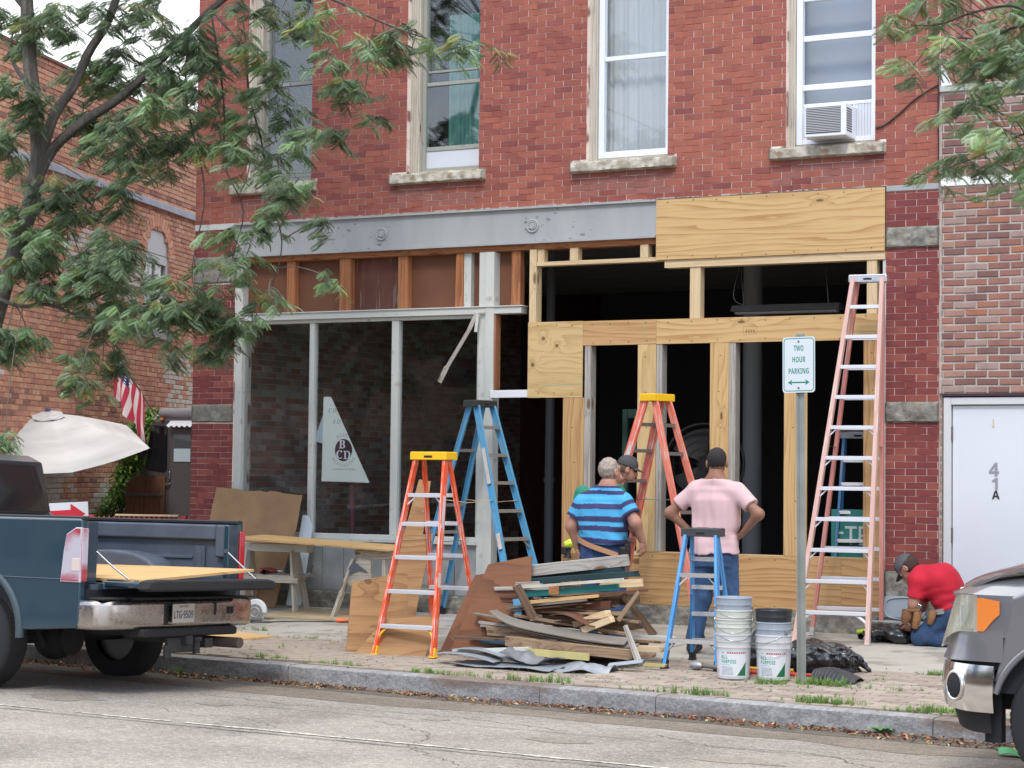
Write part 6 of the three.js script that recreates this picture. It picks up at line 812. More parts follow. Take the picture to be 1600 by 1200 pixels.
// ---------------------------------------------------------------- sawhorses, sheets, saw
{
  const gy = GY(0.6), pw = M.chip, gw = new THREE.MeshStandardMaterial({ map: T.grey, color: new THREE.Color().setRGB(1.2, 1.15, 1.05), roughness: 0.9 });
  const a = thing('sawhorse', 'old white-painted sawhorse with a shelf holding tools by the cardboard', 'sawhorse', [-12.95, GY(0.6), 0.6]);
  part(a, 'beam', box(0.95, 0.09, 0.14, 0, 0.715, 0, { r: 0.008 }), pw); part(a, 'leg', bar([-0.33, 0, 0.22], [-0.33, 0.68, 0.07], 0.085, 0.03, [1, 0, 0]), pw); part(a, 'leg', bar([-0.42, 0, -0.22], [-0.38, 0.68, -0.07], 0.085, 0.03, [1, 0, 0]), gw); part(a, 'leg', bar([0.45, 0, 0.24], [0.28, 0.68, 0.07], 0.085, 0.03, [1, 0, 0]), gw); part(a, 'leg', bar([0.30, 0, -0.22], [0.24, 0.68, -0.07], 0.09, 0.03, [1, 0, 0]), gw); part(a, 'side_panel', extrude([[-0.55, 0.32], [-0.36, 0.32], [-0.36, 0.68], [-0.50, 0.68]], 0.02, 0.002).translate(0, 0, 0.09), pw);
  part(a, 'shelf', [box(0.78, 0.025, 0.42, 0.02, 0.40, 0.02, { r: 0.004 }), box(0.82, 0.06, 0.025, 0.06, 0.36, 0.235, { r: 0.004 })], gw);
  const b = thing('sawhorse', 'weathered grey sawhorse under the right end of the long plywood sheet', 'sawhorse', [-11.45, GY(0.9), 0.9]);
  part(b, 'beam', [box(0.5, 0.09, 0.16, 0.05, 0.70, 0, { r: 0.01 }), box(0.40, 0.04, 0.18, 0.05, 0.66, 0.0, { r: 0.01, rz: 0.03 })], gw); part(b, 'end_panel', extrude([[-0.28, 0.36], [0.06, 0.33], [0.04, 0.64], [-0.10, 0.66], [-0.17, 0.6]], 0.03, 0.004).translate(0, 0, 0.1), gw); part(b, 'gusset', extrude([[-0.30, 0.44], [-0.10, 0.52], [0.02, 0.50], [-0.17, 0.62]], 0.012, 0.001).translate(0, 0, 0.135), mat(0.10, 0.11, 0.125, 0.6)); for (const [x0, z0, x1] of [[-0.36, 0.24, -0.2], [-0.28, -0.24, -0.16], [0.3, 0.24, 0.2], [0.3, -0.24, 0.2]]) part(b, 'leg', bar([x0, 0, z0], [x1, 0.64, z0 * 0.35], 0.07, 0.035, [1, 0, 0]), gw);
  // the long sheet across both
  const s = solo('plywood_sheet', box(2.25, 0.018, 0.62, 0, 0, 0), M.plyA, 'long plywood sheet laid across the two sawhorses', 'plywood sheet'); s.position.set(-12.18, 0.782, 0.75); s.rotation.set(0.03, -0.09, -0.030);
  const sm = (name, g, m, l, c) => solo(name, g, m, l, c);
  sm('cardboard_sheet', sheet((u, v) => { const x = lerp(-14.2, -12.93, u) + (1 - v) * 0.0 - v * 0.0 - (1 - v) * 0.16 * u; return [x + 0.02 * noise3(u * 3, v * 3, 1), lerp(-0.0, 1.37 - 0.06 * u + 0.012 * noise3(u * 14, 0, 2), v), 0.42 - 0.36 * v + 0.012 * Math.sin(u * 4 + v * 3)]; }, 24, 16, 0.008, 1.2, 1.3), mat(0.33, 0.205, 0.105, 0.85, { map: T.mottle }), 'tall brown cardboard sheet leaning on the shop window', 'cardboard sheet');
  sm('white_panel', extrude([[-0.08, 0], [0.12, 0], [0.135, 0.92], [0.06, 1.06], [-0.02, 1.07]], 0.02, 0.003).rotateX(-0.22).translate(-12.93, 0.02, 0.26), mat(0.50, 0.57, 0.60, 0.6), 'pale blue-white panel standing behind the right edge of the cardboard', 'panel');
  // tools on the sawhorse shelf
  const dr = thing('power_drill', 'dark red cordless drill lying on the shelf of the white sawhorse', 'drill', [-12.98, GY(0.6) + 0.414, 0.68], 0.4); part(dr, 'body', limb([[-0.1, 0.035, 0], [0, 0.04, 0], [0.1, 0.035, 0]], [0.03, 0.036, 0.02], 12), mat(0.22, 0.025, 0.03, 0.5)); part(dr, 'grip', limb([[0, 0.03, 0], [-0.02, 0.03, 0.08], [-0.03, 0.03, 0.13]], [0.022, 0.02, 0.03], 10), M.black); part(dr, 'chuck', cyl(0.016, 0.022, 0.05, 0.13, 0.035, 0, 14, { rz: -Math.PI / 2 }), M.steel);
  sm('hand_clamp', merge([bar([-12.55, 0.405, 0.72], [-12.38, 0.43, 0.72], 0.02, 0.02), bar([-12.40, 0.41, 0.72], [-12.36, 0.53, 0.72], 0.016, 0.016, [0, 0, 1])]), M.steel, 'small steel clamp at the right end of the sawhorse shelf', 'clamp');
  // circular saw
  const cs = thing('circular_saw', 'teal circular saw with white blade guard resting on the pavement', 'circular saw', [-12.28, GY(1.9), 1.9], 0.15);
  part(cs, 'guard', extrude((() => { const p = []; for (let k = 0; k <= 30; k++) { const t = Math.PI * (-0.05 + 1.12 * k / 30); p.push([0.125 * Math.cos(t), 0.125 + 0.125 * Math.sin(t)]); } return p; })(), 0.045, 0.01, [], { seg: 3 }).translate(0, 0, 0.015), mat(0.66, 0.67, 0.66, 0.4)); part(cs, 'lower_guard', [cyl(0.115, 0.115, 0.022, 0, 0.12, 0.035, 36, { rx: Math.PI / 2 })], mat(0.55, 0.56, 0.55, 0.35, { metalness: 0.5 })); part(cs, 'blade', [cyl(0.088, 0.088, 0.05, 0, 0.11, 0.04, 40, { rx: Math.PI / 2 })], M.steel); part(cs, 'hub', [new THREE.TorusGeometry(0.05, 0.008, 8, 30).translate(0, 0.11, 0.066), cyl(0.02, 0.02, 0.012, 0, 0.11, 0.068, 12, { rx: Math.PI / 2 })], M.galv); part(cs, 'base_plate', box(0.32, 0.006, 0.14, 0.02, 0.045, 0.02, { rz: -0.04 }), M.steel);
  part(cs, 'motor', [cyl(0.05, 0.055, 0.13, -0.02, 0.13, -0.06, 20, { rx: Math.PI / 2 }), limb([[-0.09, 0.08, -0.02], [-0.15, 0.12, -0.02], [-0.13, 0.19, -0.02], [-0.04, 0.2, -0.02]], [0.03, 0.028, 0.024, 0.026], 10)], mat(0.01, 0.16, 0.19, 0.45));
  solo('extension_cord', tube([[-12.38, -0.01, 1.9], [-12.2, -0.022, 2.05], [-11.9, -0.02, 1.75], [-11.6, -0.02, 1.58], [-11.45, -0.018, 1.5], [-11.1, -0.02, 1.62], [-10.7, -0.01, 1.2], [-10.55, 0, 0.6], [-10.5, 0.02, 0.2]], 0.007, 90, 6), mat(0.04, 0.04, 0.04, 0.6), 'dark extension cord trailing from the circular saw to the doorway', 'cord');
  const pl = thing('cord_plug', 'orange cord plug lying on the pavement by the grey sawhorse', 'plug', [-11.45, GY(1.52) + 0.025, 1.52], 0.5); part(pl, 'body', limb([[-0.07, 0, 0], [0, 0, 0], [0.06, 0, 0]], [0.018, 0.027, 0.014], 10), mat(0.70, 0.14, 0.04, 0.5)); part(pl, 'prong', [bar([-0.07, 0.006, 0], [-0.1, 0.006, 0], 0.003, 0.008), bar([-0.07, -0.006, 0], [-0.1, -0.006, 0], 0.003, 0.008)], M.steel);
  // sheets leaning and lying about
  const lean = (pts, x, z, rx, ry, m, l, t = 0.016) => { const g = extrude(pts, t, 0.001); planar(g, 'x', [x, z]); const q = solo('plywood_sheet', g, m, l, 'plywood sheet'); q.position.set(x, GY(z), z); q.rotation.set(rx, ry, 0, 'YXZ'); return q; };
  lean([[0, 0], [0.62, 0.0], [0.74, 0.78], [0.16, 0.68]], -9.84, 4.0, -0.40, 0.95, M.plyD, 'brown plywood sheet leaning foremost beside the bright orange stepladder');
  lean([[0, 0], [0.66, -0.02], [0.74, 0.42], [0.24, 0.36]], -9.70, 4.06, -0.55, 0.30, M.plyD, 'small offcut of plywood propped low behind the bright orange stepladder');
  lean([[0, 0], [0.35, 0], [0.52, 1.06], [0.42, 1.06], [0.47, 1.60], [0.35, 1.62], [0.13, 0.6]], -10.2, 2.9, -0.25, 0.35, M.plyD, 'tall narrow stepped plywood offcut leaning behind the bright orange stepladder');
  lean([[0, 0], [0.75, 0.05], [0.74, 0.92], [0.33, 0.83]], -8.95, 3.64, -0.16, 0.22, M.stain, 'dark brown stained plywood panel leaning against the debris pile', 0.02);
  lean([[-0.05, 0], [0.55, 0.0], [0.62, 0.78], [0.27, 0.72]], -9.04, 3.56, -0.20, 0.5, M.stain, 'darker panel hidden edgewise behind the brown stained panel', 0.02);
  const flat = (w, d, x, z, ry, m, l) => { const q = solo('plywood_sheet', box(w, 0.016, d, 0, 0, 0), m, l, 'plywood sheet'); q.position.set(x, GY(z) + 0.014, z); q.rotation.set(0.02, ry, 0.0); return q; };
  flat(0.66, 0.42, -11.55, 3.30, -0.3, M.plyA, 'plywood offcut lying flat on the pavement beside the tailgate'); flat(1.4, 1.0, -12.0, 0.95, 0.1, mat(0.50, 0.38, 0.22, 0.9, { map: T.mottle }), 'dusty sheet lying flat under the sawhorses');
  const scrap = (w, x, z, ry, l) => { const q = solo('plywood_scrap', box(w, 0.016, 0.12, 0, 0, 0), M.plyA, l, 'wood scrap'); q.position.set(x, GY(z) + 0.012 + (w > 0.3 ? 0.016 : 0), z); q.rotation.y = ry; };
  scrap(0.34, -11.5, 4.42, 0.5, 'longest wood scrap on the kerb end behind the teal pickup'); scrap(0.26, -11.25, 4.55, -0.2, 'middle wood scrap on the pavement behind the teal pickup'); scrap(0.18, -11.12, 4.72, 0.7, 'smallest wood scrap nearest the kerb edge behind the teal pickup');
}
// ---------------------------------------------------------------- debris pile
{
  const teal = mat(0.01, 0.17, 0.165, 0.5, { map: T.mottle }), dteal = mat(0.012, 0.045, 0.05, 0.5, { map: T.mottle }), tin = mat(0.40, 0.44, 0.48, 0.42, { metalness: 0.35, map: T.mottle }), tinD = mat(0.22, 0.23, 0.24, 0.5, { metalness: 0.3, map: T.mottle }), cream = mat(0.62, 0.57, 0.46, 0.7, { map: T.mottle }), yel = mat(0.58, 0.50, 0.20, 0.6, { map: T.mottle }), blue = mat(0.045, 0.10, 0.17, 0.6, { map: T.mottle }), rustS = mat(0.14, 0.055, 0.03, 0.8, { map: T.mottle }), darkW = new THREE.MeshStandardMaterial({ map: T.old, color: new THREE.Color().setRGB(0.45, 0.42, 0.42), roughness: 0.9 });
  // x0, y0, x1, y1, z, height, depth, material, label, lean of the far end in z
  const gd = new THREE.MeshStandardMaterial({ map: T.grey, color: new THREE.Color().setRGB(0.5, 0.48, 0.46), roughness: 0.9 });
  const rows = [
    [-8.35, 0.69, -7.46, 0.81, 3.22, 0.10, 0.14, M.grey, 'thick grey timber lying topmost on the debris pile', -0.25],
    [-8.33, 0.60, -7.27, 0.70, 3.33, 0.05, 0.12, dteal, 'dark teal board just under the topmost timber', -0.12],
    [-8.42, 0.625, -7.5, 0.72, 3.12, 0.04, 0.1, dteal, 'second dark teal board, behind the first near the pile top', -0.1],
    [-8.33, 0.55, -7.28, 0.66, 3.52, 0.025, 0.04, cream, 'cream stick lying along the bright teal board', -0.05],
    [-8.56, 0.53, -8.05, 0.55, 3.48, 0.03, 0.05, M.grey, 'grey stick end poking left from the upper pile', -0.1],
    [-8.27, 0.49, -7.36, 0.59, 3.47, 0.055, 0.05, teal, 'bright teal board across the upper debris pile', -0.06],
    [-7.55, 0.60, -7.18, 0.625, 3.38, 0.062, 0.07, M.lumber, 'clean sawn block end on the right of the upper pile', -0.1],
    [-8.15, 0.43, -7.52, 0.51, 3.58, 0.025, 0.10, M.plyA, 'pale thin board below the bright teal board', -0.1],
    [-7.7, 0.50, -7.08, 0.57, 3.5, 0.02, 0.03, rustS, 'thin rusty stick poking out to the right of the pile', -0.1],
    [-8.25, 0.35, -7.45, 0.43, 3.38, 0.07, 0.3, rustS, 'dark rusty plank in the middle of the pile', -0.1],
    [-7.70, 0.25, -7.35, 0.37, 3.58, 0.055, 0.09, M.lumber, 'upper of two sawn lumber offcuts in the right of the pile', 0.05],
    [-7.56, 0.21, -7.26, 0.33, 3.70, 0.053, 0.09, M.lumber, 'lower of two sawn lumber offcuts in the right of the pile', 0.05],
    [-8.51, 0.165, -7.29, 0.13, 3.68, 0.08, 0.12, M.old, 'tan brown timber low in the debris pile', -0.05],
    [-8.21, 0.10, -7.03, 0.045, 3.88, 0.083, 0.12, M.old, 'thick rough timber in front low in the pile', 0.0],
    [-8.55, 0.085, -8.1, 0.07, 3.78, 0.046, 0.09, blue, 'blue-grey painted board end poking left low in the pile', -0.1],
    [-8.65, 0.0, -7.92, 0.055, 4.08, 0.032, 0.06, M.chip, 'white flaking strip at the lower left of the pile', -0.05],
    [-7.94, 0.035, -7.32, 0.02, 4.08, 0.06, 0.03, yel, 'yellow painted board at the foot of the pile', 0.02],
    [-8.21, 0.59, -8.06, 0.30, 3.75, 0.07, 0.03, darkW, 'dark board slanting down across the left of the pile', -0.05],
    [-8.31, 0.45, -8.29, 0.28, 3.55, 0.07, 0.02, mat(0.12, 0.33, 0.52, 0.6), 'light blue painted offcut upright in the pile', 0],
    [-7.29, 0.30, -7.14, 0.56, 3.58, 0.03, 0.04, M.old, 'short brown stick slanting up at the right of the pile', -0.1],
    [-7.39, 0.53, -7.11, 0.15, 3.28, 0.06, 0.03, darkW, 'dark board slanting down at the far right of the pile', -0.1],
    [-7.03, 0.30, -6.85, -0.03, 3.98, 0.03, 0.04, M.grey, 'grey stick slanting down to the right of the pile', 0.1],
    [-7.35, 0.14, -6.88, 0.15, 3.2, 0.022, 0.08, M.chip, 'white strip topmost in the low stack right of the pile', 0.05],
    [-7.3, 0.11, -6.95, 0.115, 3.3, 0.02, 0.08, M.old, 'brown strip second in the low stack right of the pile', 0.05],
    [-7.22, 0.06, -6.88, 0.07, 3.48, 0.05, 0.09, M.lumber, 'clean lumber offcut in the low stack right of the pile', 0.05],
    [-7.15, 0.015, -6.92, 0.02, 3.58, 0.032, 0.08, M.old, 'short brown offcut at the base of the low stack', 0.05],
    [-6.9, -0.035, -6.70, -0.035, 3.88, 0.026, 0.04, yel, 'yellowish stick on the ground left of the small blue ladder', 0],
    [-8.61, 0.235, -8.05, 0.19, 3.68, 0.022, 0.05, M.grey, 'upper thin grey lath poking out left at mid pile', -0.05],
    [-8.65, 0.195, -8.05, 0.165, 3.58, 0.02, 0.05, M.grey, 'lower thin grey lath poking out left at mid pile', -0.05],
    [-8.50, 0.455, -8.2, 0.465, 3.48, 0.019, 0.03, rustS, 'upper reddish stick end left of the bright teal board', -0.05],
    [-8.64, 0.405, -8.2, 0.44, 3.48, 0.019, 0.03, rustS, 'lower reddish stick end left of the pile middle', -0.05],
    [-8.35, 0.575, -8.15, 0.59, 3.5, 0.04, 0.04, M.grey, 'round grey stick end under the topmost timber', -0.1],
    [-8.1, 0.27, -7.3, 0.24, 3.2, 0.09, 0.5, darkW, 'dark wide board deep in the pile', 0],
    [-8.2, 0.05, -7.2, 0.03, 3.4, 0.12, 0.6, darkW, 'dark broken board at the base of the pile', 0],
    [-8.0, 0.42, -7.4, 0.46, 3.0, 0.1, 0.3, darkW, 'dark board behind the bright teal board', 0],
    [-7.95, 0.545, -7.87, 0.55, 3.6, 0.07, 0.04, M.rust, 'small rust-brown block on the bright teal board', 0.01],
  ];
  for (const [x0, y0, x1, y1, z, h, d, m, l, dz] of rows) { const g = bar([x0, y0, z], [x1, y1, z + (dz || 0)], d, h, [0, 1, 0]), p = g.attributes.position; const sd = x0 * 7 + y0 * 13; for (let i = 0; i < p.count; i++) { p.setY(i, p.getY(i) + 0.006 * noise3(p.getX(i) * 5, sd, p.getZ(i) * 5)); p.setX(i, p.getX(i) + 0.02 * noise3(p.getY(i) * 40, sd, p.getZ(i) * 30)); } g.computeVertexNormals(); solo('board', g, m, l, 'board'); }
  // bent sheets
  const bend = (name, f, nu, nv, t, m, l, c = 'metal sheet') => solo(name, sheet(f, nu, nv, t, 1, 0.4), m, l, c);
  const curl = k => (u, v) => { const X = lerp(-8.42, -7.10, u), e = Math.exp(-u * 9); return [X + 0.02 * k, 0.20 + 0.16 * Math.exp(-u * 6) - 0.03 * u + 0.02 * Math.sin(u * 5) - 0.018 * k + (v - 0.5) * 0.05 * (1 - e) , 3.86 - 0.14 * v - 0.02 * k + 0.03 * Math.sin(u * 3)]; };
  bend('roofing_strip', curl(0), 30, 3, 0.01, gd, 'upper curled grey roofing strip across the middle of the pile', 'roofing strip'); bend('roofing_strip', curl(1.6), 30, 3, 0.01, gd, 'middle curled grey roofing strip in the layered bundle', 'roofing strip'); bend('roofing_strip', curl(3.0), 30, 3, 0.01, gd, 'lowest curled grey roofing strip in the layered bundle', 'roofing strip');
  { const r = rng(77), mats = [M.old, gd, darkW, M.old, darkW, gd]; for (let k = 0; k < 40; k++) { const t = r(), y = 0.03 + 0.56 * t, w = 0.75 - 0.35 * t, x = -7.95 + (r() - 0.5) * (1.0 - 0.5 * t), z = 3.75 - 0.55 * t + 0.35 * (r() - 0.5), L = 0.5 + w * r(), a = (r() - 0.5) * 0.28; solo('board', bar([x - L / 2, y - L / 2 * a, z + 0.1 * (r() - 0.5)], [x + L / 2, y + L / 2 * a, z + 0.2 * (r() - 0.5)], 0.05 + 0.05 * r(), 0.008 + 0.016 * r(), [0.3 * (r() - 0.5), 1, 0]), mats[Math.floor(r() * 6)], 'thin weathered lath among the loose broken boards of the debris pile', 'board', 'loose laths in the debris pile'); } }
  const crumple = (x0, x1, z0, z1, y, amp, s) => (u, v) => { const X = lerp(x0, x1, u), Z = lerp(z0, z1, v); return [X, GY(Z) + y + amp * (noise3(u * 3 + s, v * 2, s) * 0.6 + 0.5 * Math.abs(noise3(u * 5, v * 3, s + 3))), Z + 0.05 * noise3(u * 2, v, s + 9)]; };
  bend('metal_sheet', crumple(-8.50, -7.50, 4.16, 4.48, 0.010, 0.02, 1), 26, 8, 0.004, tin, 'broad pale metal sheet lying foremost under the pile'); bend('metal_sheet', crumple(-7.62, -7.02, 4.08, 4.42, 0.02, 0.07, 2), 26, 10, 0.004, tin, 'crumpled pale metal sheet lifting at the right foot of the pile'); bend('metal_sheet', (u, v) => [lerp(-8.70, -8.12, u), 0.0 - 0.055 * u + 0.03 * Math.sin(u * 3), lerp(4.18, 4.38, v) - 0.04 * u], 12, 4, 0.004, tin, 'narrow bent metal strip poking out at the lower left of the pile'); bend('metal_sheet', (u, v) => [lerp(-8.60, -7.95, u), 0.03 - 0.06 * u + 0.03 * Math.sin(u * 4), lerp(4.02, 4.22, v)], 12, 4, 0.004, tin, 'second bent metal strip above the narrow one'); bend('metal_sheet', (u, v) => { const a = v * 3; return [lerp(-7.12, -6.80, u), -0.045 + 0.05 * u + 0.03 * Math.sin(a), 4.1 + 0.05 * Math.cos(a)]; }, 10, 8, 0.004, tin, 'rolled metal offcut at the right foot of the pile'); bend('metal_sheet', crumple(-8.1, -7.55, 3.95, 4.3, 0.06, 0.10, 5), 16, 8, 0.004, tinD, 'dark crumpled metal scrap under the yellow board');
  bend('metal_sheet', (u, v) => [lerp(-7.85, -7.42, u), 0.335 - 0.05 * u + 0.03 * Math.sin(u * 5), lerp(3.55, 3.8, v)], 10, 4, 0.006, rustS, 'rust-red curved scrap in the middle of the pile', 'metal scrap');
}
// ---------------------------------------------------------------- bags, tools and box along the pavement
{
  const bagM = phys(0.014, 0.015, 0.017, 0.32, { clearcoat: 0.3 });
  const bag = (l, x, z, rx, ry, rz, seed, ph) => { const g = nets((X, Y, Z) => { const n = noise3(X * 6, Y * 6, Z * 6, seed) * 0.045 - Math.abs(noise3(X * 10 + Y * 6, Y * 9, Z * 10, seed + 1)) * 0.05 + Math.abs(noise3(X * 21, Y * 21, Z * 21, seed + 2)) * 0.026; return Math.max(ellipsoid(X, Y, Z, [0, ry * 0.5, 0], [rx, ry * 0.62, rz]) + n, -Y); }, [-rx - 0.1, -0.03, -rz - 0.1], [rx + 0.1, ry + 0.2, rz + 0.1], 0.011); const b = solo('rubbish_bag', g, bagM, l, 'rubbish bag'); b.position.set(x, GY(z), z); b.rotation.y = ph || 0; return b; };
  bag('black crumpled rubbish bag lying behind the parking sign post', -5.62, 3.25, 0.42, 0.20, 0.28, 3, -0.1); bag('small black bag tucked between the two bucket stacks', -5.95, 3.45, 0.2, 0.26, 0.16, 9, 0); bag('flat black bag on the pavement beside the kneeling worker', -5.62, 0.62, 0.34, 0.13, 0.2, 17, 0.1);
  solo('pleated_hose', sheet((u, v) => { const a = lerp(0.0, Math.PI, v), k = u * 34, r = (0.07 + 0.05 * Math.sin(u * Math.PI)) * (1 + 0.07 * Math.sin(k * 2 + v * 2)); return [-5.40 + 0.42 * u, GY(3.75) + r * Math.sin(a) * (1.0 - 0.55 * u), 3.78 + 0.14 * u - r * 1.6 * Math.cos(a)]; }, 140, 14, 0.006), mat(0.035, 0.037, 0.042, 0.45), 'grey-black pleated plastic bundle in front of the rubbish bag', 'plastic bundle');
  const bars = (c, x0, x1, z, y, r, l, n) => solo(n || 'pry_bar', limb([[x0, y, z + 0.04], [(x0 + x1) / 2, y, z], [x1, y, z - 0.02]], [r, r, r * 0.9], 10), c, l, 'hand tool');
  bars(mat(0.62, 0.05, 0.03, 0.4), -6.1, -5.28, 3.84, GY(3.84) + 0.028, 0.016, 'long red tool handle lying behind the buckets', 'pry_bar'); bars(mat(0.72, 0.36, 0.02, 0.4), -6.12, -5.62, 3.72, GY(3.7) + 0.04, 0.02, 'short yellow tool handle above the red one behind the buckets', 'pry_bar');
  const mk = thing('sledgehammer', 'grey steel sledgehammer lying beside the small blue stepladder', 'hammer', [-6.5, GY(3.66) + 0.035, 3.66], -0.1); part(mk, 'head', limb([[-0.06, 0, 0], [-0.03, 0, 0], [0.02, 0, 0], [0.05, 0, 0]], [0.026, 0.036, 0.034, 0.022], 14), M.galv); part(mk, 'handle', limb([[0.05, 0, 0], [0.3, -0.005, 0.05], [0.5, -0.01, 0.1]], [0.017, 0.02, 0.02], 10), mat(0.16, 0.14, 0.12, 0.7));
  const dl = thing('power_drill', 'lime green drill on the pavement under the tall salmon ladder', 'drill', [-6.02, GY(0.45), 0.45], 0.3); part(dl, 'body', limb([[-0.09, 0.06, 0], [0, 0.065, 0], [0.09, 0.06, 0]], [0.026, 0.034, 0.02], 12), mat(0.38, 0.55, 0.03, 0.45)); part(dl, 'grip', limb([[-0.01, 0.05, 0], [-0.04, 0.03, 0.06], [-0.05, 0.03, 0.1]], [0.02, 0.018, 0.03], 10), M.black); part(dl, 'chuck', cyl(0.014, 0.02, 0.05, 0.115, 0.06, 0, 12, { rz: -Math.PI / 2 }), M.black);
  const sc = thing('tool_case', 'small black tool case beside the foot of the salmon ladder', 'case', [-5.83, GY(0.5), 0.5], 0.2); part(sc, 'shell', box(0.24, 0.075, 0.16, 0, 0.0375, 0, { r: 0.015 }), M.black); part(sc, 'handle', tube([[-0.05, 0.05, 0.08], [-0.04, 0.05, 0.11], [0.04, 0.05, 0.11], [0.05, 0.05, 0.08]], 0.008, 12, 6), M.black);
  const tb = thing('storage_box', 'clear plastic storage box with its blue-grey lid open by the base stone', 'storage box', [-5.72, GY(0.3), 0.3]);
  const cl = phys(0.75, 0.78, 0.78, 0.25, { transmission: 0.6, thickness: 0 }); part(tb, 'tub', [span(-0.22, 0.22, 0.0, 0.006, -0.15, 0.15), span(-0.22, 0.22, 0.0, 0.17, 0.144, 0.15, { r: 0.002 }), span(-0.22, 0.22, 0.0, 0.17, -0.15, -0.144, { r: 0.002 }), span(-0.22, -0.214, 0.0, 0.17, -0.144, 0.144), span(0.214, 0.22, 0.0, 0.17, -0.144, 0.144), span(-0.235, 0.235, 0.165, 0.182, 0.145, 0.165, { r: 0.004 })], cl);
  const lid = part(tb, 'lid', extrude([[-0.2, 0], [0.2, 0], [0.22, 0.02], [0.22, 0.2], [0.2, 0.22], [-0.2, 0.22], [-0.22, 0.2], [-0.22, 0.02]], 0.018, 0.004).rotateX(-0.25).translate(0, 0.19, -0.165), mat(0.26, 0.31, 0.36, 0.5)); part(lid, 'rim', [tube([[-0.18, 0.215, -0.148], [0.18, 0.215, -0.148], [0.185, 0.36, -0.184], [-0.185, 0.36, -0.184]], 0.008, 60, 6, true)], mat(0.32, 0.37, 0.42, 0.5));
  for (const [x, z, c, w] of [[-0.1, 0.05, [0.20, 0.42, 0.05], 0.1], [0.08, 0.05, [0.55, 0.35, 0.18], 0.16], [0.0, -0.06, [0.5, 0.5, 0.5], 0.2]]) part(tb, 'packet', box(w, 0.11, 0.09, x, 0.065, z, { r: 0.006 }), mat(...c, 0.6));
  solo('plastic_scrap', sheet((u, v) => [-3.25 + 0.22 * u - 0.06 * v, roadY(-3.2, 6.3) + 0.02 + 0.03 * Math.sin(v * 3) + 0.012 * Math.sin(u * 6), 6.35 - 0.14 * v], 10, 8, 0.003), mat(0.10, 0.42, 0.16, 0.6), 'flat green plastic scrap on the road by the grey pickup tyre', 'litter');
}
// ---------------------------------------------------------------- people (modelled facing -z, towards the shop)
const v3 = { sub: (a, b) => a.map((v, i) => v - b[i]), add: (a, b, k = 1) => a.map((v, i) => v + b[i] * k), dot: (a, b) => a[0] * b[0] + a[1] * b[1] + a[2] * b[2], cross: (a, b) => [a[1] * b[2] - a[2] * b[1], a[2] * b[0] - a[0] * b[2], a[0] * b[1] - a[1] * b[0]], norm: a => { const l = Math.hypot(...a) || 1; return a.map(v => v / l); }, mid: (a, b, t) => a.map((v, i) => lerp(v, b[i], t)) };
// stacked elliptical sections [y, rx, rz, cx, cz] -> distance
function loft(L, x, y, z) {
  const yy = clamp(y, L[0][0], L[L.length - 1][0]); let k = 0; while (k < L.length - 2 && yy > L[k + 1][0]) k++;
  const a = L[k], b = L[k + 1], t = smooth(0, 1, (yy - a[0]) / (b[0] - a[0])), g = i => lerp(a[i] || 0, b[i] || 0, t), rx = g(1), rz = g(2);
  const q = Math.pow(Math.pow(Math.abs(x - g(3)) / rx, 2.4) + Math.pow(Math.abs(z - g(4)) / rz, 2.4), 1 / 2.4), d = (q - 1) * Math.min(rx, rz); const dy = Math.abs(y - yy);
  return dy > 0 ? Math.hypot(Math.max(d, 0), dy) + Math.min(d, 0) * 0 : d;
}
const union = (list, k) => (x, y, z) => { let d = 1e3; for (const f of list) d = smin(d, f(x, y, z), k); return d; };
const bone = (a, b, e = 0) => (x, y, z) => capsule(x, y, z, [a[0], a[1], a[2], a[3] + e], [b[0], b[1], b[2], b[3] + e]);
const cutAt = (f, p, d) => (x, y, z) => Math.max(f(x, y, z), (x - p[0]) * d[0] + (y - p[1]) * d[1] + (z - p[2]) * d[2]);
function bounds(pts, m) { const lo = [1e9, 1e9, 1e9], hi = [-1e9, -1e9, -1e9]; for (const p of pts) for (let i = 0; i < 3; i++) { lo[i] = Math.min(lo[i], p[i] - (p[3] || 0) - m); hi[i] = Math.max(hi[i], p[i] + (p[3] || 0) + m); } return [lo, hi]; }
// head at the origin looking along -z; returned as geometry for the body, plus places for eyes and hair
function headGeo() {
  const f = (x, y, z) => { let d = ellipsoid(x, y, z, [0, 0.025, 0.012], [0.076, 0.095, 0.094]); d = smin(d, ellipsoid(x, y, z, [0, -0.055, -0.035], [0.056, 0.062, 0.062]), 0.04); d = smin(d, capsule(x, y, z, [0, 0.005, -0.088, 0.010], [0, -0.028, -0.104, 0.015]), 0.018); for (const s of [-1, 1]) { d = smin(d, capsule(x, y, z, [s * 0.030, 0.03, -0.078, 0.012], [s * 0.055, 0.028, -0.066, 0.010]), 0.02); d = smin(d, Math.max(ellipsoid(x, y, z, [s * 0.083, -0.012, 0.012], [0.013, 0.034, 0.022]), -ellipsoid(x, y, z, [s * 0.094, -0.008, 0.006], [0.008, 0.02, 0.011])), 0.008); d = Math.max(d, -ellipsoid(x, y, z, [s * 0.032, 0.008, -0.093], [0.017, 0.010, 0.012])); } d = smin(d, capsule(x, y, z, [-0.02, -0.058, -0.090, 0.007], [0.02, -0.058, -0.090, 0.007]), 0.008); d = Math.max(d, -capsule(x, y, z, [-0.022, -0.0585, -0.099, 0.003], [0.022, -0.0585, -0.099, 0.003])); return d; };
  return nets(f, [-0.11, -0.14, -0.13], [0.11, 0.13, 0.12], 0.0055);
}
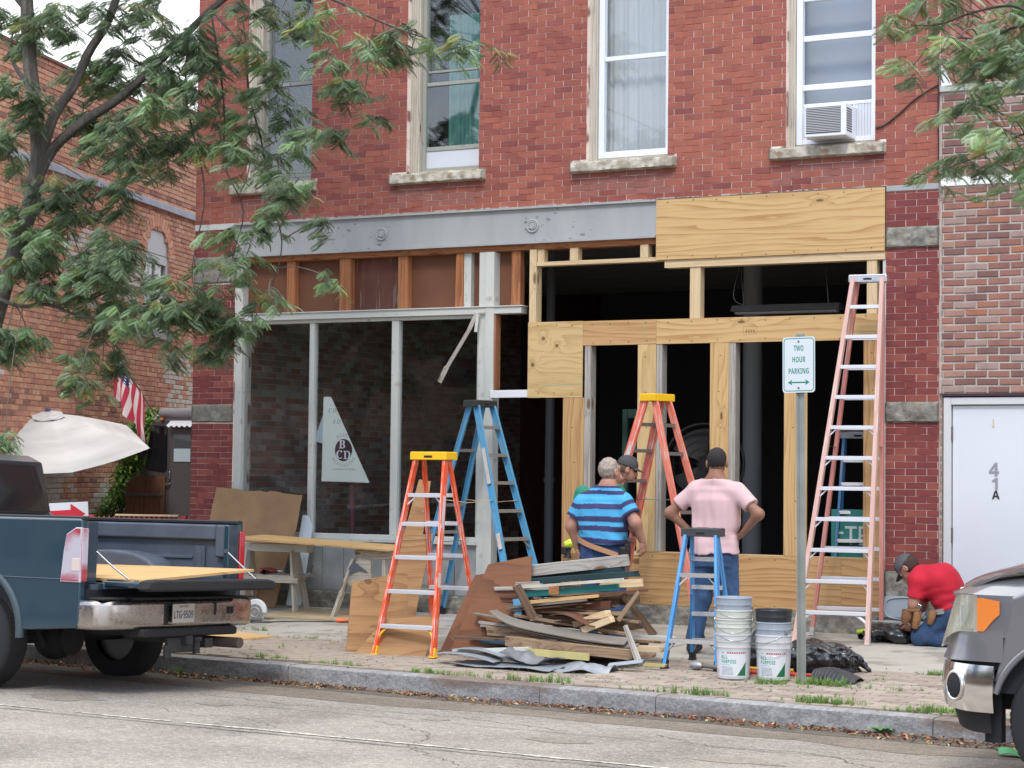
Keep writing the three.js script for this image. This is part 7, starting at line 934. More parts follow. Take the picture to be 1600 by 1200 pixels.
function handGeo(w, d, n, side, curl = 0.6) { // wrist, finger direction, palm normal, thumb side sign
  d = v3.norm(d); const s = v3.norm(v3.cross(d, n)); n = v3.norm(v3.cross(s, d)); const P = (a, b, c) => v3.add(v3.add(v3.add(w, d, a), s, b), n, c), fs = [];
  fs.push(bone([...P(0, 0, 0), 0.026], [...P(0.03, 0, 0), 0.024])); for (const b of [-0.028, -0.01, 0.01, 0.028]) fs.push(bone([...P(0.02, b * 0.7, 0), 0.015], [...P(0.088, b, 0.004), 0.0125]));
  [[-0.030, 0.034, 0.030, 0.020], [-0.010, 0.040, 0.034, 0.022], [0.010, 0.038, 0.032, 0.021], [0.029, 0.030, 0.024, 0.018]].forEach(([b, l1, l2, l3]) => { b *= -side; let a = [...P(0.088, b, 0.004)], ang = curl * 0.7, p = a; for (const l of [l1, l2, l3]) { const q = v3.add(v3.add(p, d, Math.cos(ang) * l), n, Math.sin(ang) * l); fs.push(bone([...p, 0.0098], [...q, 0.0088])); p = q; ang += curl * 0.8; } });
  const t0 = P(0.025, side * 0.025, 0.006), t1 = P(0.058, side * 0.05, 0.022), t2 = P(0.088, side * 0.055, 0.036); const th = [bone([...t0, 0.015], [...t1, 0.0115]), bone([...t1, 0.0112], [...t2, 0.0095])];
  const A = union(fs.slice(0, 5), 0.02), B = union(fs.slice(5), 0.004), C = union(th, 0.006); const [lo, hi] = bounds([w, P(0.2, 0.06, 0.1), P(0.2, -0.06, -0.03), P(0, 0.06, 0)], 0.05);
  return nets((x, y, z) => smin(smin(A(x, y, z), B(x, y, z), 0.008), C(x, y, z), 0.012), lo, hi, 0.0055);
}
const HG = headGeo();
const skinM = c => phys(...c, 0.55, { sheen: 0.2, map: T.mottle });
const denim = (c) => new THREE.MeshStandardMaterial({ map: tex(256, 256, (u, v) => mix(c.map(x => x * 0.6), c.map(x => x * 1.5), clamp(0.5 + 0.9 * (fbm(u, v, 6, 9, 4, 14) - 0.5) + 0.25 * (fbm(u, v, 90, 90, 1, 4) - 0.5))), { m: [0.55, 0.55] }), roughness: 0.9, bumpMap: T.cloth, bumpScale: 0.001 });
function person(label, X, Z, o) {
  const p = thing('person', label, 'person', [X, GY(Z), Z]);
  // body: one continuous skin
  const geos = [nets(union(o.body, 0.045), ...bounds(o.pts, 0.09), 0.013)];
  const hm = new THREE.Matrix4().makeRotationFromEuler(new THREE.Euler(o.head.pitch || 0, o.head.yaw || 0, o.head.roll || 0, 'YXZ')).setPosition(...o.head.c); if (o.head.s) hm.multiply(new THREE.Matrix4().makeScale(o.head.s, o.head.s, o.head.s));
  geos.push(HG.clone().applyMatrix4(hm)); for (const h of o.hands || []) geos.push(handGeo(...h));
  part(p, 'body', geos, skinM(o.skin));
  for (const s of [-1, 1]) part(p, 'eye', [new THREE.SphereGeometry(0.0115, 12, 8).translate(s * 0.032, 0.008, -0.078)].map(g => g.applyMatrix4(hm)), mat(0.5, 0.48, 0.46, 0.2));
  if (o.hair) part(p, 'hair', nets(o.hair, [-0.12, -0.13, -0.13], [0.12, 0.16, 0.14], 0.005).applyMatrix4(hm), o.hairM);
  if (o.cap) { const c = part(p, 'cap', nets((x, y, z) => Math.max(ellipsoid(x, y, z, [0, 0.038, 0.012], [0.094, 0.102, 0.108]) + 0.0015 * noise3(x * 30, y * 30, z * 30), 0.022 - y + 0.03 * z), [-0.12, -0.02, -0.13], [0.12, 0.16, 0.14], 0.005).applyMatrix4(hm), o.capM); part(c, 'brim', sheet((u, v) => { const a = lerp(-1.15, 1.15, u), r0 = 0.088, r1 = r0 + 0.075 * Math.pow(Math.cos(a), 0.6) * v; return [Math.sin(a) * lerp(r0, 0.088 + 0.01 * v, 1), 0.028 - 0.018 * v + 0.012 * (1 - Math.sin(a) ** 2), -Math.cos(a) * r1 - 0.005]; }, 20, 6, 0.004).applyMatrix4(hm), o.capM); if (o.strap) part(c, 'strap', new THREE.TorusGeometry(0.088, 0.006, 6, 20, 1.4).rotateX(Math.PI / 2).rotateY(-0.85).translate(0, 0.035, 0.028).applyMatrix4(hm), o.strap); }
  for (const g of o.clothes) { const ge = nets(g.f, ...g.box, g.h || 0.011); if (g.paint) paint(ge, g.paint); part(p, g.name, ge, g.m); }
  return p;
}
const foldy = (f, a, s, k = 9) => (x, y, z) => f(x, y, z) + a * (noise3(x * k, y * k * 0.55, z * k, s) + 0.5 * noise3(x * k * 2.3, y * k * 1.6, z * k * 2.3, s + 1));
const boot = (an, toe, m) => union([bone([...an, 0.055], [an[0], 0.05, an[2] + 0.01, 0.052]), bone([an[0], 0.045, an[2] + 0.02, 0.048], [...toe, 0.042])], 0.03);
{
  // ---- man in the pink shirt, hands on hips
  const sh = s => [s * 0.195, 1.50, 0.01], el = [[-0.435, 1.285, 0.06], [0.44, 1.29, 0.06]], wr = [[-0.235, 1.10, 0.0], [0.265, 1.115, 0.0]], T1 = [[0.80, 0.17, 0.12], [0.90, 0.185, 0.128], [1.06, 0.172, 0.118], [1.22, 0.19, 0.122], [1.38, 0.215, 0.128], [1.48, 0.20, 0.105], [1.55, 0.12, 0.075], [1.60, 0.070, 0.068], [1.70, 0.064, 0.066]];
  const hip = [[-0.09, 0.90, 0.0], [0.10, 0.90, 0.0]], kn = [[-0.135, 0.50, -0.02], [0.13, 0.51, -0.05]], an = [[-0.20, 0.10, 0.04], [0.16, 0.10, -0.02]];
  const torso = (e = 0, L = T1) => (x, y, z) => loft(L, x, y, z) - e, body = [torso()], pts = [[0, 1.7, 0, 0.1], [0, 0.1, 0, 0.25]];
  for (const i of [0, 1]) { const s = i ? 1 : -1, S = sh(s); body.push(bone([...S, 0.062], [...el[i], 0.045]), bone([...el[i], 0.046], [...wr[i], 0.029]), bone([...hip[i], 0.09], [...kn[i], 0.06]), bone([...kn[i], 0.058], [...an[i], 0.042]), bone([an[i][0], 0.05, an[i][2] + 0.02, 0.04], [an[i][0] + s * 0.02, 0.035, an[i][2] - 0.15, 0.035])); pts.push([...el[i], 0.06], [...an[i], 0.1]); }
  for (const k of [-1, 1]) body.push(bone([0, 1.615, 0.01, 0.055], [k * 0.17, 1.50, 0.01, 0.06]));
  const slv = i => { const S = sh(i ? 1 : -1), e = v3.mid(S, el[i], 0.66), d = v3.norm(v3.sub(el[i], S)); return cutAt(bone([...S, 0.080], [...v3.mid(S, el[i], 0.9), 0.078]), e, d); };
  const LS = [[0.915, 0.236, 0.165, 0.0, 0.02], [1.0, 0.226, 0.158, 0, 0.02], [1.10, 0.214, 0.150, 0, 0.014], [1.25, 0.222, 0.148], [1.40, 0.238, 0.148], [1.495, 0.215, 0.118], [1.56, 0.135, 0.09], [1.615, 0.078, 0.078]];
  const shirt = (x, y, z) => { let d = union([torso(0, LS), slv(0), slv(1), bone([-0.02, 1.60, 0.012, 0.068], [-0.17, 1.49, 0.01, 0.082]), bone([0.02, 1.60, 0.012, 0.068], [0.17, 1.49, 0.01, 0.082])], 0.05)(x, y, z); d = Math.max(d, 0.918 - y + 0.02 * x, y - 1.605 + 0.25 * (z < 0 ? -z : 0)); const low = smooth(1.28, 1.0, y); const gather = Math.exp(-((y - 1.09 - 0.25 * Math.abs(x) * 0.4) ** 2) / 0.0009); return d + 0.017 * low * noise3(x * 14, y * 5, z * 10, 3) + 0.011 * noise3(x * 10 + y * 4, y * 4, z * 7, 5) + 0.0055 * smooth(1.45, 1.25, y) * Math.sin(x * 70 * (1.5 - 0.35 * y) + 3 * noise3(x * 3, y * 3, 1, 4)) * (0.4 + 0.6 * Math.abs(noise3(x * 5, y * 2, 2, 6))) + 0.010 * gather * noise3(x * 9, y * 30, 2, 8) - 0.005 * Math.exp(-((x - 0.015) ** 2) / 0.0002) * smooth(1.0, 1.5, y) * (z > 0 ? 1 : 0); };
  const J = [[0.80, 0.19, 0.142], [0.90, 0.198, 0.146, 0, 0.006], [0.97, 0.19, 0.14]];
  const jeans = foldy((x, y, z) => { let d = union([torso(0, J), ...[0, 1].flatMap(i => [bone([...hip[i], 0.112], [...kn[i], 0.085]), bone([...kn[i], 0.085], [an[i][0], 0.11, an[i][2], 0.076])])], 0.03)(x, y, z); return Math.max(d, y - 0.965, 0.075 - y); }, 0.011, 21, 10);
  person('man in a pink T-shirt and jeans standing with hands on hips', -6.82, 2.45, { skin: [0.30, 0.145, 0.09], body, pts, head: { c: [-0.0, 1.757, -0.02], yaw: 0.25, pitch: 0.06, s: 1.1 },
    hands: [[wr[0], [0.45, -0.55, -0.5], [1, 0.4, 0.2], 1, 0.5], [wr[1], [-0.55, -0.5, -0.45], [-1, 0.4, 0.2], 1, 0.5]],
    hair: (x, y, z) => Math.max(ellipsoid(x, y, z, [0, 0.032, 0.014], [0.0815, 0.096, 0.099]) + 0.0012 * noise3(x * 90, y * 90, z * 90), -0.045 - y + 0.3 * Math.max(0, -z), Math.min(-0.038 - z, 99) > 0 && y < 0.062 ? -0.03 - z : -1), hairM: mat(0.018, 0.015, 0.015, 0.85),
    clothes: [{ name: 'shirt', f: shirt, box: [[-0.5, 0.88, -0.24], [0.5, 1.66, 0.24]], h: 0.0095, m: phys(0.60, 0.405, 0.41, 0.9, { sheen: 0.4, bumpMap: T.cloth, bumpScale: 0.0008 }) }, { name: 'jeans', f: jeans, box: [[-0.34, 0.04, -0.26], [0.34, 1.0, 0.26]], m: denim([0.035, 0.08, 0.17]) }, ...[0, 1].map(i => ({ name: 'boot', f: (x, y, z) => Math.max(boot([an[i][0], 0.13, an[i][2]], [an[i][0] + (i ? 0.03 : -0.02), 0.045, an[i][2] - 0.17])(x, y, z), -y, y - 0.16), box: [[an[i][0] - 0.14, -0.01, an[i][2] - 0.26], [an[i][0] + 0.14, 0.2, an[i][2] + 0.14]], h: 0.009, m: mat(0.035, 0.035, 0.04, 0.7) }))] });
}
{
  // ---- man in the striped polo
  const sh = [[-0.212, 1.345, 0.02], [0.205, 1.36, 0.0]], el = [[-0.315, 1.12, 0.06], [0.345, 1.165, 0.02]], wr = [[-0.275, 0.905, 0.0], [0.385, 0.985, -0.06]], hip = [[-0.10, 0.86, 0], [0.10, 0.86, 0]], kn = [[-0.12, 0.47, -0.02], [0.13, 0.47, -0.03]], an = [[-0.13, 0.1, 0.03], [0.15, 0.1, 0.02]];
  const T1 = [[0.78, 0.19, 0.14], [0.88, 0.20, 0.15], [1.0, 0.205, 0.16], [1.15, 0.215, 0.165], [1.28, 0.22, 0.16], [1.38, 0.19, 0.125], [1.44, 0.125, 0.09, 0.03], [1.50, 0.074, 0.070, 0.05], [1.58, 0.070, 0.070, 0.06]];
  const torso = (L = T1) => (x, y, z) => loft(L, x, y, z), body = [torso()], pts = [[0, 1.62, 0, 0.1], [0, 0.1, 0, 0.25]];
  for (const k of [-1, 1]) body.push(bone([0.05, 1.52, 0.02, 0.062], [k * 0.18, 1.35, 0.01, 0.07]));
  for (const i of [0, 1]) { body.push(bone([...sh[i], 0.07], [...el[i], 0.053]), bone([...el[i], 0.054], [...wr[i], 0.034]), bone([...hip[i], 0.1], [...kn[i], 0.065]), bone([...kn[i], 0.06], [...an[i], 0.045]), bone([an[i][0], 0.05, an[i][2] + 0.02, 0.042], [an[i][0], 0.035, an[i][2] - 0.16, 0.035])); pts.push([...el[i], 0.07], [...an[i], 0.1], [...wr[i], 0.05]); }
  const slv = i => { const e = v3.mid(sh[i], el[i], 0.62), d = v3.norm(v3.sub(el[i], sh[i])); return cutAt(bone([...sh[i], 0.092], [...v3.mid(sh[i], el[i], 0.9), 0.088]), e, d); };
  const LS = [[0.955, 0.245, 0.192, 0, 0.01], [1.05, 0.236, 0.188, 0, 0.012], [1.18, 0.244, 0.188], [1.29, 0.246, 0.18], [1.375, 0.21, 0.142], [1.44, 0.145, 0.108, 0.025], [1.495, 0.088, 0.086, 0.048], [1.525, 0.082, 0.082, 0.052]];
  const shirt = (x, y, z) => { let d = union([torso(LS), slv(0), slv(1), bone([0.03, 1.50, 0.02, 0.075], [-0.18, 1.345, 0.01, 0.096]), bone([0.07, 1.50, 0.02, 0.075], [0.18, 1.36, 0.0, 0.096])], 0.055)(x, y, z); d = Math.max(d, 0.955 - 0.05 * x - y, y - 1.52 + 0.25 * Math.max(0, -z)); const low = smooth(1.2, 1.0, y); return d + 0.018 * low * noise3(x * 7 + y * 3, y * 16 + x * 5, z * 7, 33) + 0.010 * noise3(x * 11, y * 7, z * 9, 35) - 0.004 * Math.exp(-((x + 0.01 + 0.25 * (y - 1.35)) ** 2) / 0.0003) * (z > 0 ? 1 : 0) * smooth(1.1, 1.3, y); };
  const bands = [[1.478, 1.44], [1.352, 1.30], [1.232, 1.18], [1.142, 1.092], [1.022, 0.972]];
  const cyan = [0.065, 0.36, 0.62], navy = [0.035, 0.036, 0.115];
  const sp = (x, y, z) => { for (const i of [0, 1]) { const s = i ? 1 : -1, ax = v3.sub(el[i], sh[i]), t = v3.dot(v3.sub([x, y, z], sh[i]), ax) / v3.dot(ax, ax); if (s * x > 0.238 + 0.02 * (1.4 - y)) return (t > 0.13 && t < 0.31) || t > 0.53 ? navy : cyan; } if (y > 1.495) return navy; const w = y + 0.012 * noise3(x * 5, y * 3, 1, 44) + 0.05 * x * smooth(1.2, 1.0, y); for (const [a, b] of bands) if (w < a && w > b) return navy; return cyan; };
  const J = [[0.76, 0.21, 0.165], [0.88, 0.222, 0.175], [0.98, 0.222, 0.172]];
  const jeans = foldy((x, y, z) => { let d = union([torso(J), ...[0, 1].flatMap(i => [bone([...hip[i], 0.122], [...kn[i], 0.09]), bone([...kn[i], 0.09], [an[i][0], 0.11, an[i][2], 0.08])])], 0.03)(x, y, z); return Math.max(d, y - 0.975, 0.075 - y); }, 0.006, 25, 10);
  const P = person('grey-haired man in a blue and navy striped polo, seen from behind', -8.12, 2.1, { skin: [0.50, 0.25, 0.175], body, pts, head: { c: [0.06, 1.655, -0.01], yaw: -0.35, pitch: 0.12, roll: 0.05, s: 1.12 },
    hands: [[wr[0], [0.08, -1, -0.12], [0.9, 0, -0.3], 1, 0.55], [wr[1], [0.10, -0.9, -0.3], [-0.9, -0.1, -0.3], -1, 0.7]],
    hair: (x, y, z) => Math.max(ellipsoid(x, y, z, [0, 0.026, 0.016], [0.0835, 0.098, 0.1]) + 0.004 * noise3(x * 40, y * 40, z * 40) + 0.002 * noise3(x * 90, y * 60, z * 90), -0.075 - y + 0.4 * Math.max(0, -z), y < 0.07 ? -0.03 - z : -1), hairM: new THREE.MeshStandardMaterial({ map: tex(128, 128, (u, v) => mix([0.17, 0.13, 0.10], [0.46, 0.39, 0.33], fbm(u, v, 40, 14, 3, 5)), { m: [0.2, 0.2] }), roughness: 0.85 }),
    clothes: [{ name: 'polo_shirt', f: shirt, paint: sp, box: [[-0.44, 0.92, -0.24], [0.44, 1.55, 0.24]], h: 0.0066, m: phys(1, 1, 1, 0.85, { vertexColors: true, sheen: 0.3, bumpMap: T.cloth, bumpScale: 0.0006 }) }, { name: 'jeans', f: jeans, box: [[-0.34, 0.04, -0.28], [0.34, 1.02, 0.28]], m: denim([0.03, 0.062, 0.14]) }, ...[0, 1].map(i => ({ name: 'shoe', f: (x, y, z) => Math.max(boot([an[i][0], 0.11, an[i][2]], [an[i][0], 0.045, an[i][2] - 0.17])(x, y, z), -y, y - 0.13), box: [[an[i][0] - 0.14, -0.01, an[i][2] - 0.26], [an[i][0] + 0.14, 0.2, an[i][2] + 0.14]], h: 0.01, m: mat(0.05, 0.04, 0.035, 0.7) }))] });
  const belt = []; for (let k = 0; k <= 14; k++) { const a = lerp(-0.25, 1.0, k / 14) * 2.2 + 0.35; belt.push([-0.262 * Math.cos(a), 1.075 - 0.22 * (k / 14), 0.012 + 0.215 * Math.sin(a)]); }
  const strapG = sheet((u, v) => { const t = u * (belt.length - 1), k = Math.min(belt.length - 2, Math.floor(t)), q = v3.mid(belt[k], belt[k + 1], t - k); return [q[0], q[1] + (v - 0.5) * 0.05, q[2]]; }, 40, 2, 0.006);
  part(P, 'tool_belt', strapG, mat(0.46, 0.24, 0.125, 0.7)); part(P, 'pouch', [box(0.07, 0.20, 0.15, 0.255, 0.84, 0.06, { r: 0.02 }), box(0.03, 0.13, 0.04, 0.29, 0.90, 0.1, { r: 0.008 }), box(0.025, 0.15, 0.03, 0.28, 0.92, 0.02, { r: 0.008 })], M.black); part(P, 'back_pocket', [box(0.13, 0.14, 0.006, -0.09, 0.855, 0.176, { r: 0.002 })], denim([0.03, 0.065, 0.165]));
  const ng = thing('tape_measure', 'lime and black tool held low in front of the plywood beside the striped man', 'power tool', [-8.70, 0.77, 1.62], 0.5);
  part(ng, 'body', limb([[-0.06, 0.10, 0], [0, 0.12, 0], [0.07, 0.10, 0]], [0.035, 0.05, 0.03], 14), mat(0.55, 0.70, 0.03, 0.4)); part(ng, 'grip', limb([[-0.02, 0.10, 0], [-0.03, 0.03, 0.0], [-0.035, -0.03, 0.0]], [0.03, 0.024, 0.04], 12), M.black); part(ng, 'nose', [cyl(0.03, 0.035, 0.06, 0.09, 0.10, 0, 16, { rz: Math.PI / 2 }), box(0.05, 0.08, 0.05, -0.07, 0.05, 0.02, { r: 0.01 })], M.black);
  ng.name = 'power_drill_002';
}
{
  // ---- man in green with a cap, bending behind the striped man
  const sh = [[-0.19, 1.42, 0.02], [0.19, 1.40, -0.06]], el = [[-0.26, 1.14, 0.0], [0.27, 1.14, -0.24]], wr = [[-0.22, 0.90, -0.12], [0.16, 1.06, -0.42]], hip = [[-0.09, 0.9, 0.08], [0.09, 0.9, 0.08]], kn = [[-0.1, 0.5, 0.02], [0.1, 0.5, 0.02]], an = [[-0.11, 0.1, 0.06], [0.12, 0.1, 0.06]];
  const T1 = [[0.80, 0.17, 0.125, 0, 0.08], [0.92, 0.18, 0.13, 0, 0.08], [1.08, 0.178, 0.125, 0, 0.06], [1.25, 0.20, 0.13, 0, 0.03], [1.38, 0.205, 0.12], [1.45, 0.14, 0.09, 0.06, -0.02], [1.51, 0.07, 0.07, 0.14, -0.04], [1.58, 0.064, 0.064, 0.20, -0.06]];
  const torso = (L = T1) => (x, y, z) => loft(L, x, y, z), body = [torso()], pts = [[0.1, 1.62, -0.05, 0.1], [0, 0.1, 0, 0.25]];
  for (const i of [0, 1]) { body.push(bone([...sh[i], 0.062], [...el[i], 0.046]), bone([...el[i], 0.046], [...wr[i], 0.03]), bone([...hip[i], 0.09], [...kn[i], 0.06]), bone([...kn[i], 0.056], [...an[i], 0.042]), bone([an[i][0], 0.05, an[i][2] + 0.02, 0.04], [an[i][0], 0.035, an[i][2] - 0.15, 0.035])); pts.push([...el[i], 0.06], [...an[i], 0.1], [...wr[i], 0.05]); }
  const slv = i => { const e = v3.mid(sh[i], el[i], 0.7), d = v3.norm(v3.sub(el[i], sh[i])); return cutAt(bone([...sh[i], 0.08], [...v3.mid(sh[i], el[i], 0.9), 0.074]), e, d); };
  const LS = T1.slice(1, 7).map(([y, a, b, c, d]) => [y, a + 0.025, b + 0.025, c, d]);
  person('man in a green T-shirt and charcoal cap behind the striped man', -8.56, 1.25, { skin: [0.46, 0.215, 0.145], body, pts, head: { c: [0.27, 1.665, -0.08], yaw: -1.0, pitch: -0.32, s: 1.02 }, hands: [[wr[0], [0.1, -0.9, -0.4], [0.9, 0, -0.2], 1, 0.6], [wr[1], [0, -0.1, -1], [-0.4, -0.9, 0], -1, 0.7]],
    cap: true, capM: mat(0.055, 0.056, 0.058, 0.85), hair: (x, y, z) => Math.max(ellipsoid(x, y, z, [0, 0.02, 0.018], [0.080, 0.09, 0.096]), -0.05 - y, -0.02 - z), hairM: mat(0.12, 0.085, 0.06, 0.9),
    clothes: [{ name: 'shirt', f: foldy((x, y, z) => Math.max(union([torso(LS), slv(0), slv(1)], 0.045)(x, y, z), 0.93 - y, y - 1.51), 0.006, 55), box: [[-0.42, 0.88, -0.32], [0.46, 1.56, 0.28]], h: 0.011, m: mat(0.03, 0.22, 0.14, 0.9, { bumpMap: T.cloth, bumpScale: 0.001 }) }, { name: 'trousers', f: foldy((x, y, z) => Math.max(union([torso([[0.78, 0.19, 0.145, 0, 0.08], [0.96, 0.195, 0.148, 0, 0.08]]), ...[0, 1].flatMap(i => [bone([...hip[i], 0.108], [...kn[i], 0.08]), bone([...kn[i], 0.08], [an[i][0], 0.11, an[i][2], 0.072])])], 0.03)(x, y, z), y - 0.95, 0.075 - y), 0.005, 58), box: [[-0.3, 0.04, -0.2], [0.3, 1.0, 0.3]], h: 0.013, m: mat(0.06, 0.06, 0.065, 0.9) }, ...[0, 1].map(i => ({ name: 'boot', f: (x, y, z) => Math.max(boot([an[i][0], 0.13, an[i][2]], [an[i][0], 0.045, an[i][2] - 0.16])(x, y, z), -y, y - 0.16), box: [[an[i][0] - 0.14, -0.01, an[i][2] - 0.26], [an[i][0] + 0.14, 0.2, an[i][2] + 0.14]], h: 0.012, m: mat(0.10, 0.07, 0.045, 0.8) }))] });
  const gl = thing('safety_glasses', 'dark safety glasses worn under the charcoal cap of the man in green', 'glasses', [-8.29, 1.66, 1.17], -1.0 + 0); gl.rotation.set(-0.3, -1.0, 0, 'YXZ'); part(gl, 'frame', [sheet((u, v) => { const a = lerp(-1.0, 1.0, u); return [0.078 * Math.sin(a), -0.012 + 0.035 * (v - 0.4), -0.098 * Math.cos(a) - 0.008]; }, 20, 3, 0.002), bar([0.078, -0.002, -0.03], [0.088, 0.0, 0.03], 0.004, 0.008), bar([-0.078, -0.002, -0.03], [-0.088, 0.0, 0.03], 0.004, 0.008)], mat(0.015, 0.015, 0.018, 0.2));
}
{
  // ---- worker in red kneeling and bent over, facing the pier (-x)
  const P = [-0.0, 0, 0], hipC = [0.20, 0.33, 0.0], back = [0.09, 0.60, 0.0], shC = [-0.10, 0.62, 0.0], neck = [-0.17, 0.655, 0.0];
  const shl = [[-0.10, 0.60, 0.17], [-0.10, 0.60, -0.17]], el = [[-0.135, 0.40, 0.19], [-0.16, 0.36, -0.19]], wr = [[-0.19, 0.235, 0.10], [-0.24, 0.20, -0.08]], hip = [[0.20, 0.30, 0.09], [0.20, 0.30, -0.09]], kn = [[-0.09, 0.075, 0.13], [-0.12, 0.075, -0.12]], an = [[0.33, 0.06, 0.11], [0.33, 0.06, -0.11]];
  const flat = (a, b, k) => (x, y, z) => capsule(x, y, z * k, [a[0], a[1], a[2] * k, a[3]], [b[0], b[1], b[2] * k, b[3]]);
  const core = e => union([flat([...hipC, 0.125 + e], [...back, 0.13 + e], 0.74), flat([...back, 0.135 + e], [...shC, 0.115 + e], 0.70)], 0.09);
  const body = [core(0), bone([...shC, 0.07], [...neck, 0.06]), bone([...neck, 0.058], [-0.22, 0.68, 0, 0.055])], pts = [[-0.25, 0.75, 0, 0.1], [0.35, 0.0, 0, 0.25]];
  for (const i of [0, 1]) { body.push(bone([...shl[i], 0.064], [...el[i], 0.048]), bone([...el[i], 0.048], [...wr[i], 0.03]), bone([...hip[i], 0.095], [...kn[i], 0.062]), bone([...kn[i], 0.055], [...an[i], 0.042]), bone([...an[i], 0.04], [an[i][0] + 0.12, 0.04, an[i][2], 0.035])); pts.push([...el[i], 0.06], [...wr[i], 0.05]); }
  const slv = i => { const e = v3.mid(shl[i], el[i], 0.74), d = v3.norm(v3.sub(el[i], shl[i])); return cutAt(bone([...shl[i], 0.088], [...v3.mid(shl[i], el[i], 0.95), 0.078]), e, d); };
  const hemD = v3.norm([0.35, -1, 0]); const shirt = (x, y, z) => { let d = union([core(0.028), slv(0), slv(1), bone([...shC, 0.085], [-0.155, 0.64, 0, 0.078])], 0.05)(x, y, z); d = Math.max(d, (x - 0.13) * hemD[0] + (y - 0.235) * hemD[1], (-0.20 - x) * 0.9 + (y - 0.66) * 0.5); return d + 0.007 * Math.sin((y * 75 - x * 25) + 2 * noise3(x * 8, y * 8, z * 8, 3)) * smooth(-0.12, 0.0, x) * smooth(0.62, 0.4, y) * 1.1 + 0.014 * noise3(x * 9, y * 9, z * 9, 63); };
  const jeans = foldy((x, y, z) => { let d = union([flat([...hipC, 0.155], [0.18, 0.40, 0, 0.145], 0.76), ...[0, 1].flatMap(i => [bone([...hip[i], 0.118], [...kn[i], 0.082]), bone([...kn[i], 0.078], [...an[i], 0.066])])], 0.035)(x, y, z); return Math.max(d, (x - 0.16) * -0.3 + (y - 0.40) * 0.95, -y + 0.002); }, 0.010, 66, 11);
  const k = person('worker in a red T-shirt and cap kneeling over tools by the brick pier', -5.27, 0.72, { skin: [0.46, 0.225, 0.155], body, pts, head: { c: [-0.25, 0.725, 0.0], yaw: 1.4, pitch: -1.0, s: 1.05 }, hands: [[wr[0], [-0.4, -0.8, -0.2], [-0.3, 0.3, -0.9], -1, 0.7], [wr[1], [-0.5, -0.7, 0.3], [0, 0.2, 0.9], 1, 0.7]],
    cap: true, capM: mat(0.10, 0.10, 0.105, 0.85, { map: T.mottle }), strap: M.black, hair: (x, y, z) => Math.max(ellipsoid(x, y, z, [0, 0.005, 0.03], [0.086, 0.095, 0.10]) + 0.004 * noise3(x * 30, y * 30, z * 30), -0.09 - y, -0.005 - z), hairM: mat(0.045, 0.022, 0.018, 0.8),
    clothes: [{ name: 'shirt', f: shirt, box: [[-0.35, 0.15, -0.34], [0.42, 0.86, 0.34]], h: 0.009, m: mat(0.52, 0.01, 0.03, 0.85, { bumpMap: T.cloth, bumpScale: 0.0006 }) }, { name: 'jeans', f: jeans, box: [[-0.28, -0.03, -0.34], [0.5, 0.48, 0.34]], h: 0.011, m: denim([0.03, 0.065, 0.14]) }, ...[0, 1].map(i => ({ name: 'boot', f: (x, y, z) => Math.max(union([bone([an[i][0], 0.06, an[i][2], 0.052], [an[i][0] + 0.1, 0.06, an[i][2], 0.046])], 0.02)(x, y, z), -y), box: [[an[i][0] - 0.1, -0.01, an[i][2] - 0.1], [an[i][0] + 0.2, 0.15, an[i][2] + 0.1]], h: 0.01, m: mat(0.05, 0.04, 0.035, 0.8) }))] });
  const lea = mat(0.33, 0.155, 0.055, 0.65, { map: T.mottle }), lea2 = mat(0.24, 0.11, 0.045, 0.7, { map: T.mottle });
  part(k, 'web_belt', sheet((u, v) => { const a = lerp(-0.4, 2.6, u); return [0.14 - 0.21 * Math.cos(a), 0.30 + 0.075 * (0.5 + 0.5 * -Math.cos(a)) + 0.05 * (v - 0.5), 0.21 * Math.sin(a)]; }, 30, 2, 0.005), mat(0.26, 0.28, 0.25, 0.8)); 
  const pouch = (x, y, z, w, h, r, m) => part(k, 'tool_pouch', limb([[x + 0.01, y + h / 2, z], [x, y, z + 0.01], [x - 0.02, y - h / 2, z]], [w, w * 0.92, w * 0.7], 12).scale(1, 1, 1), m); pouch(-0.20, 0.27, 0.17, 0.062, 0.12, 0, lea2); pouch(-0.10, 0.25, 0.20, 0.042, 0.16, 0, lea); pouch(0.05, 0.28, 0.215, 0.038, 0.12, 0, lea);
  part(k, 'pouch_flap', [limb([[-0.24, 0.33, 0.19], [-0.16, 0.335, 0.22], [-0.06, 0.34, 0.225]], [0.016, 0.02, 0.018], 8), box(0.07, 0.04, 0.02, -0.11, 0.355, 0.225, { r: 0.006, rz: 0.5 })], lea2); part(k, 'tool', [box(0.04, 0.055, 0.015, -0.075, 0.37, 0.225, { r: 0.004, rz: -0.5 }), bar([-0.18, 0.22, 0.235], [-0.155, 0.19, 0.24], 0.012, 0.012)], M.steel);
}
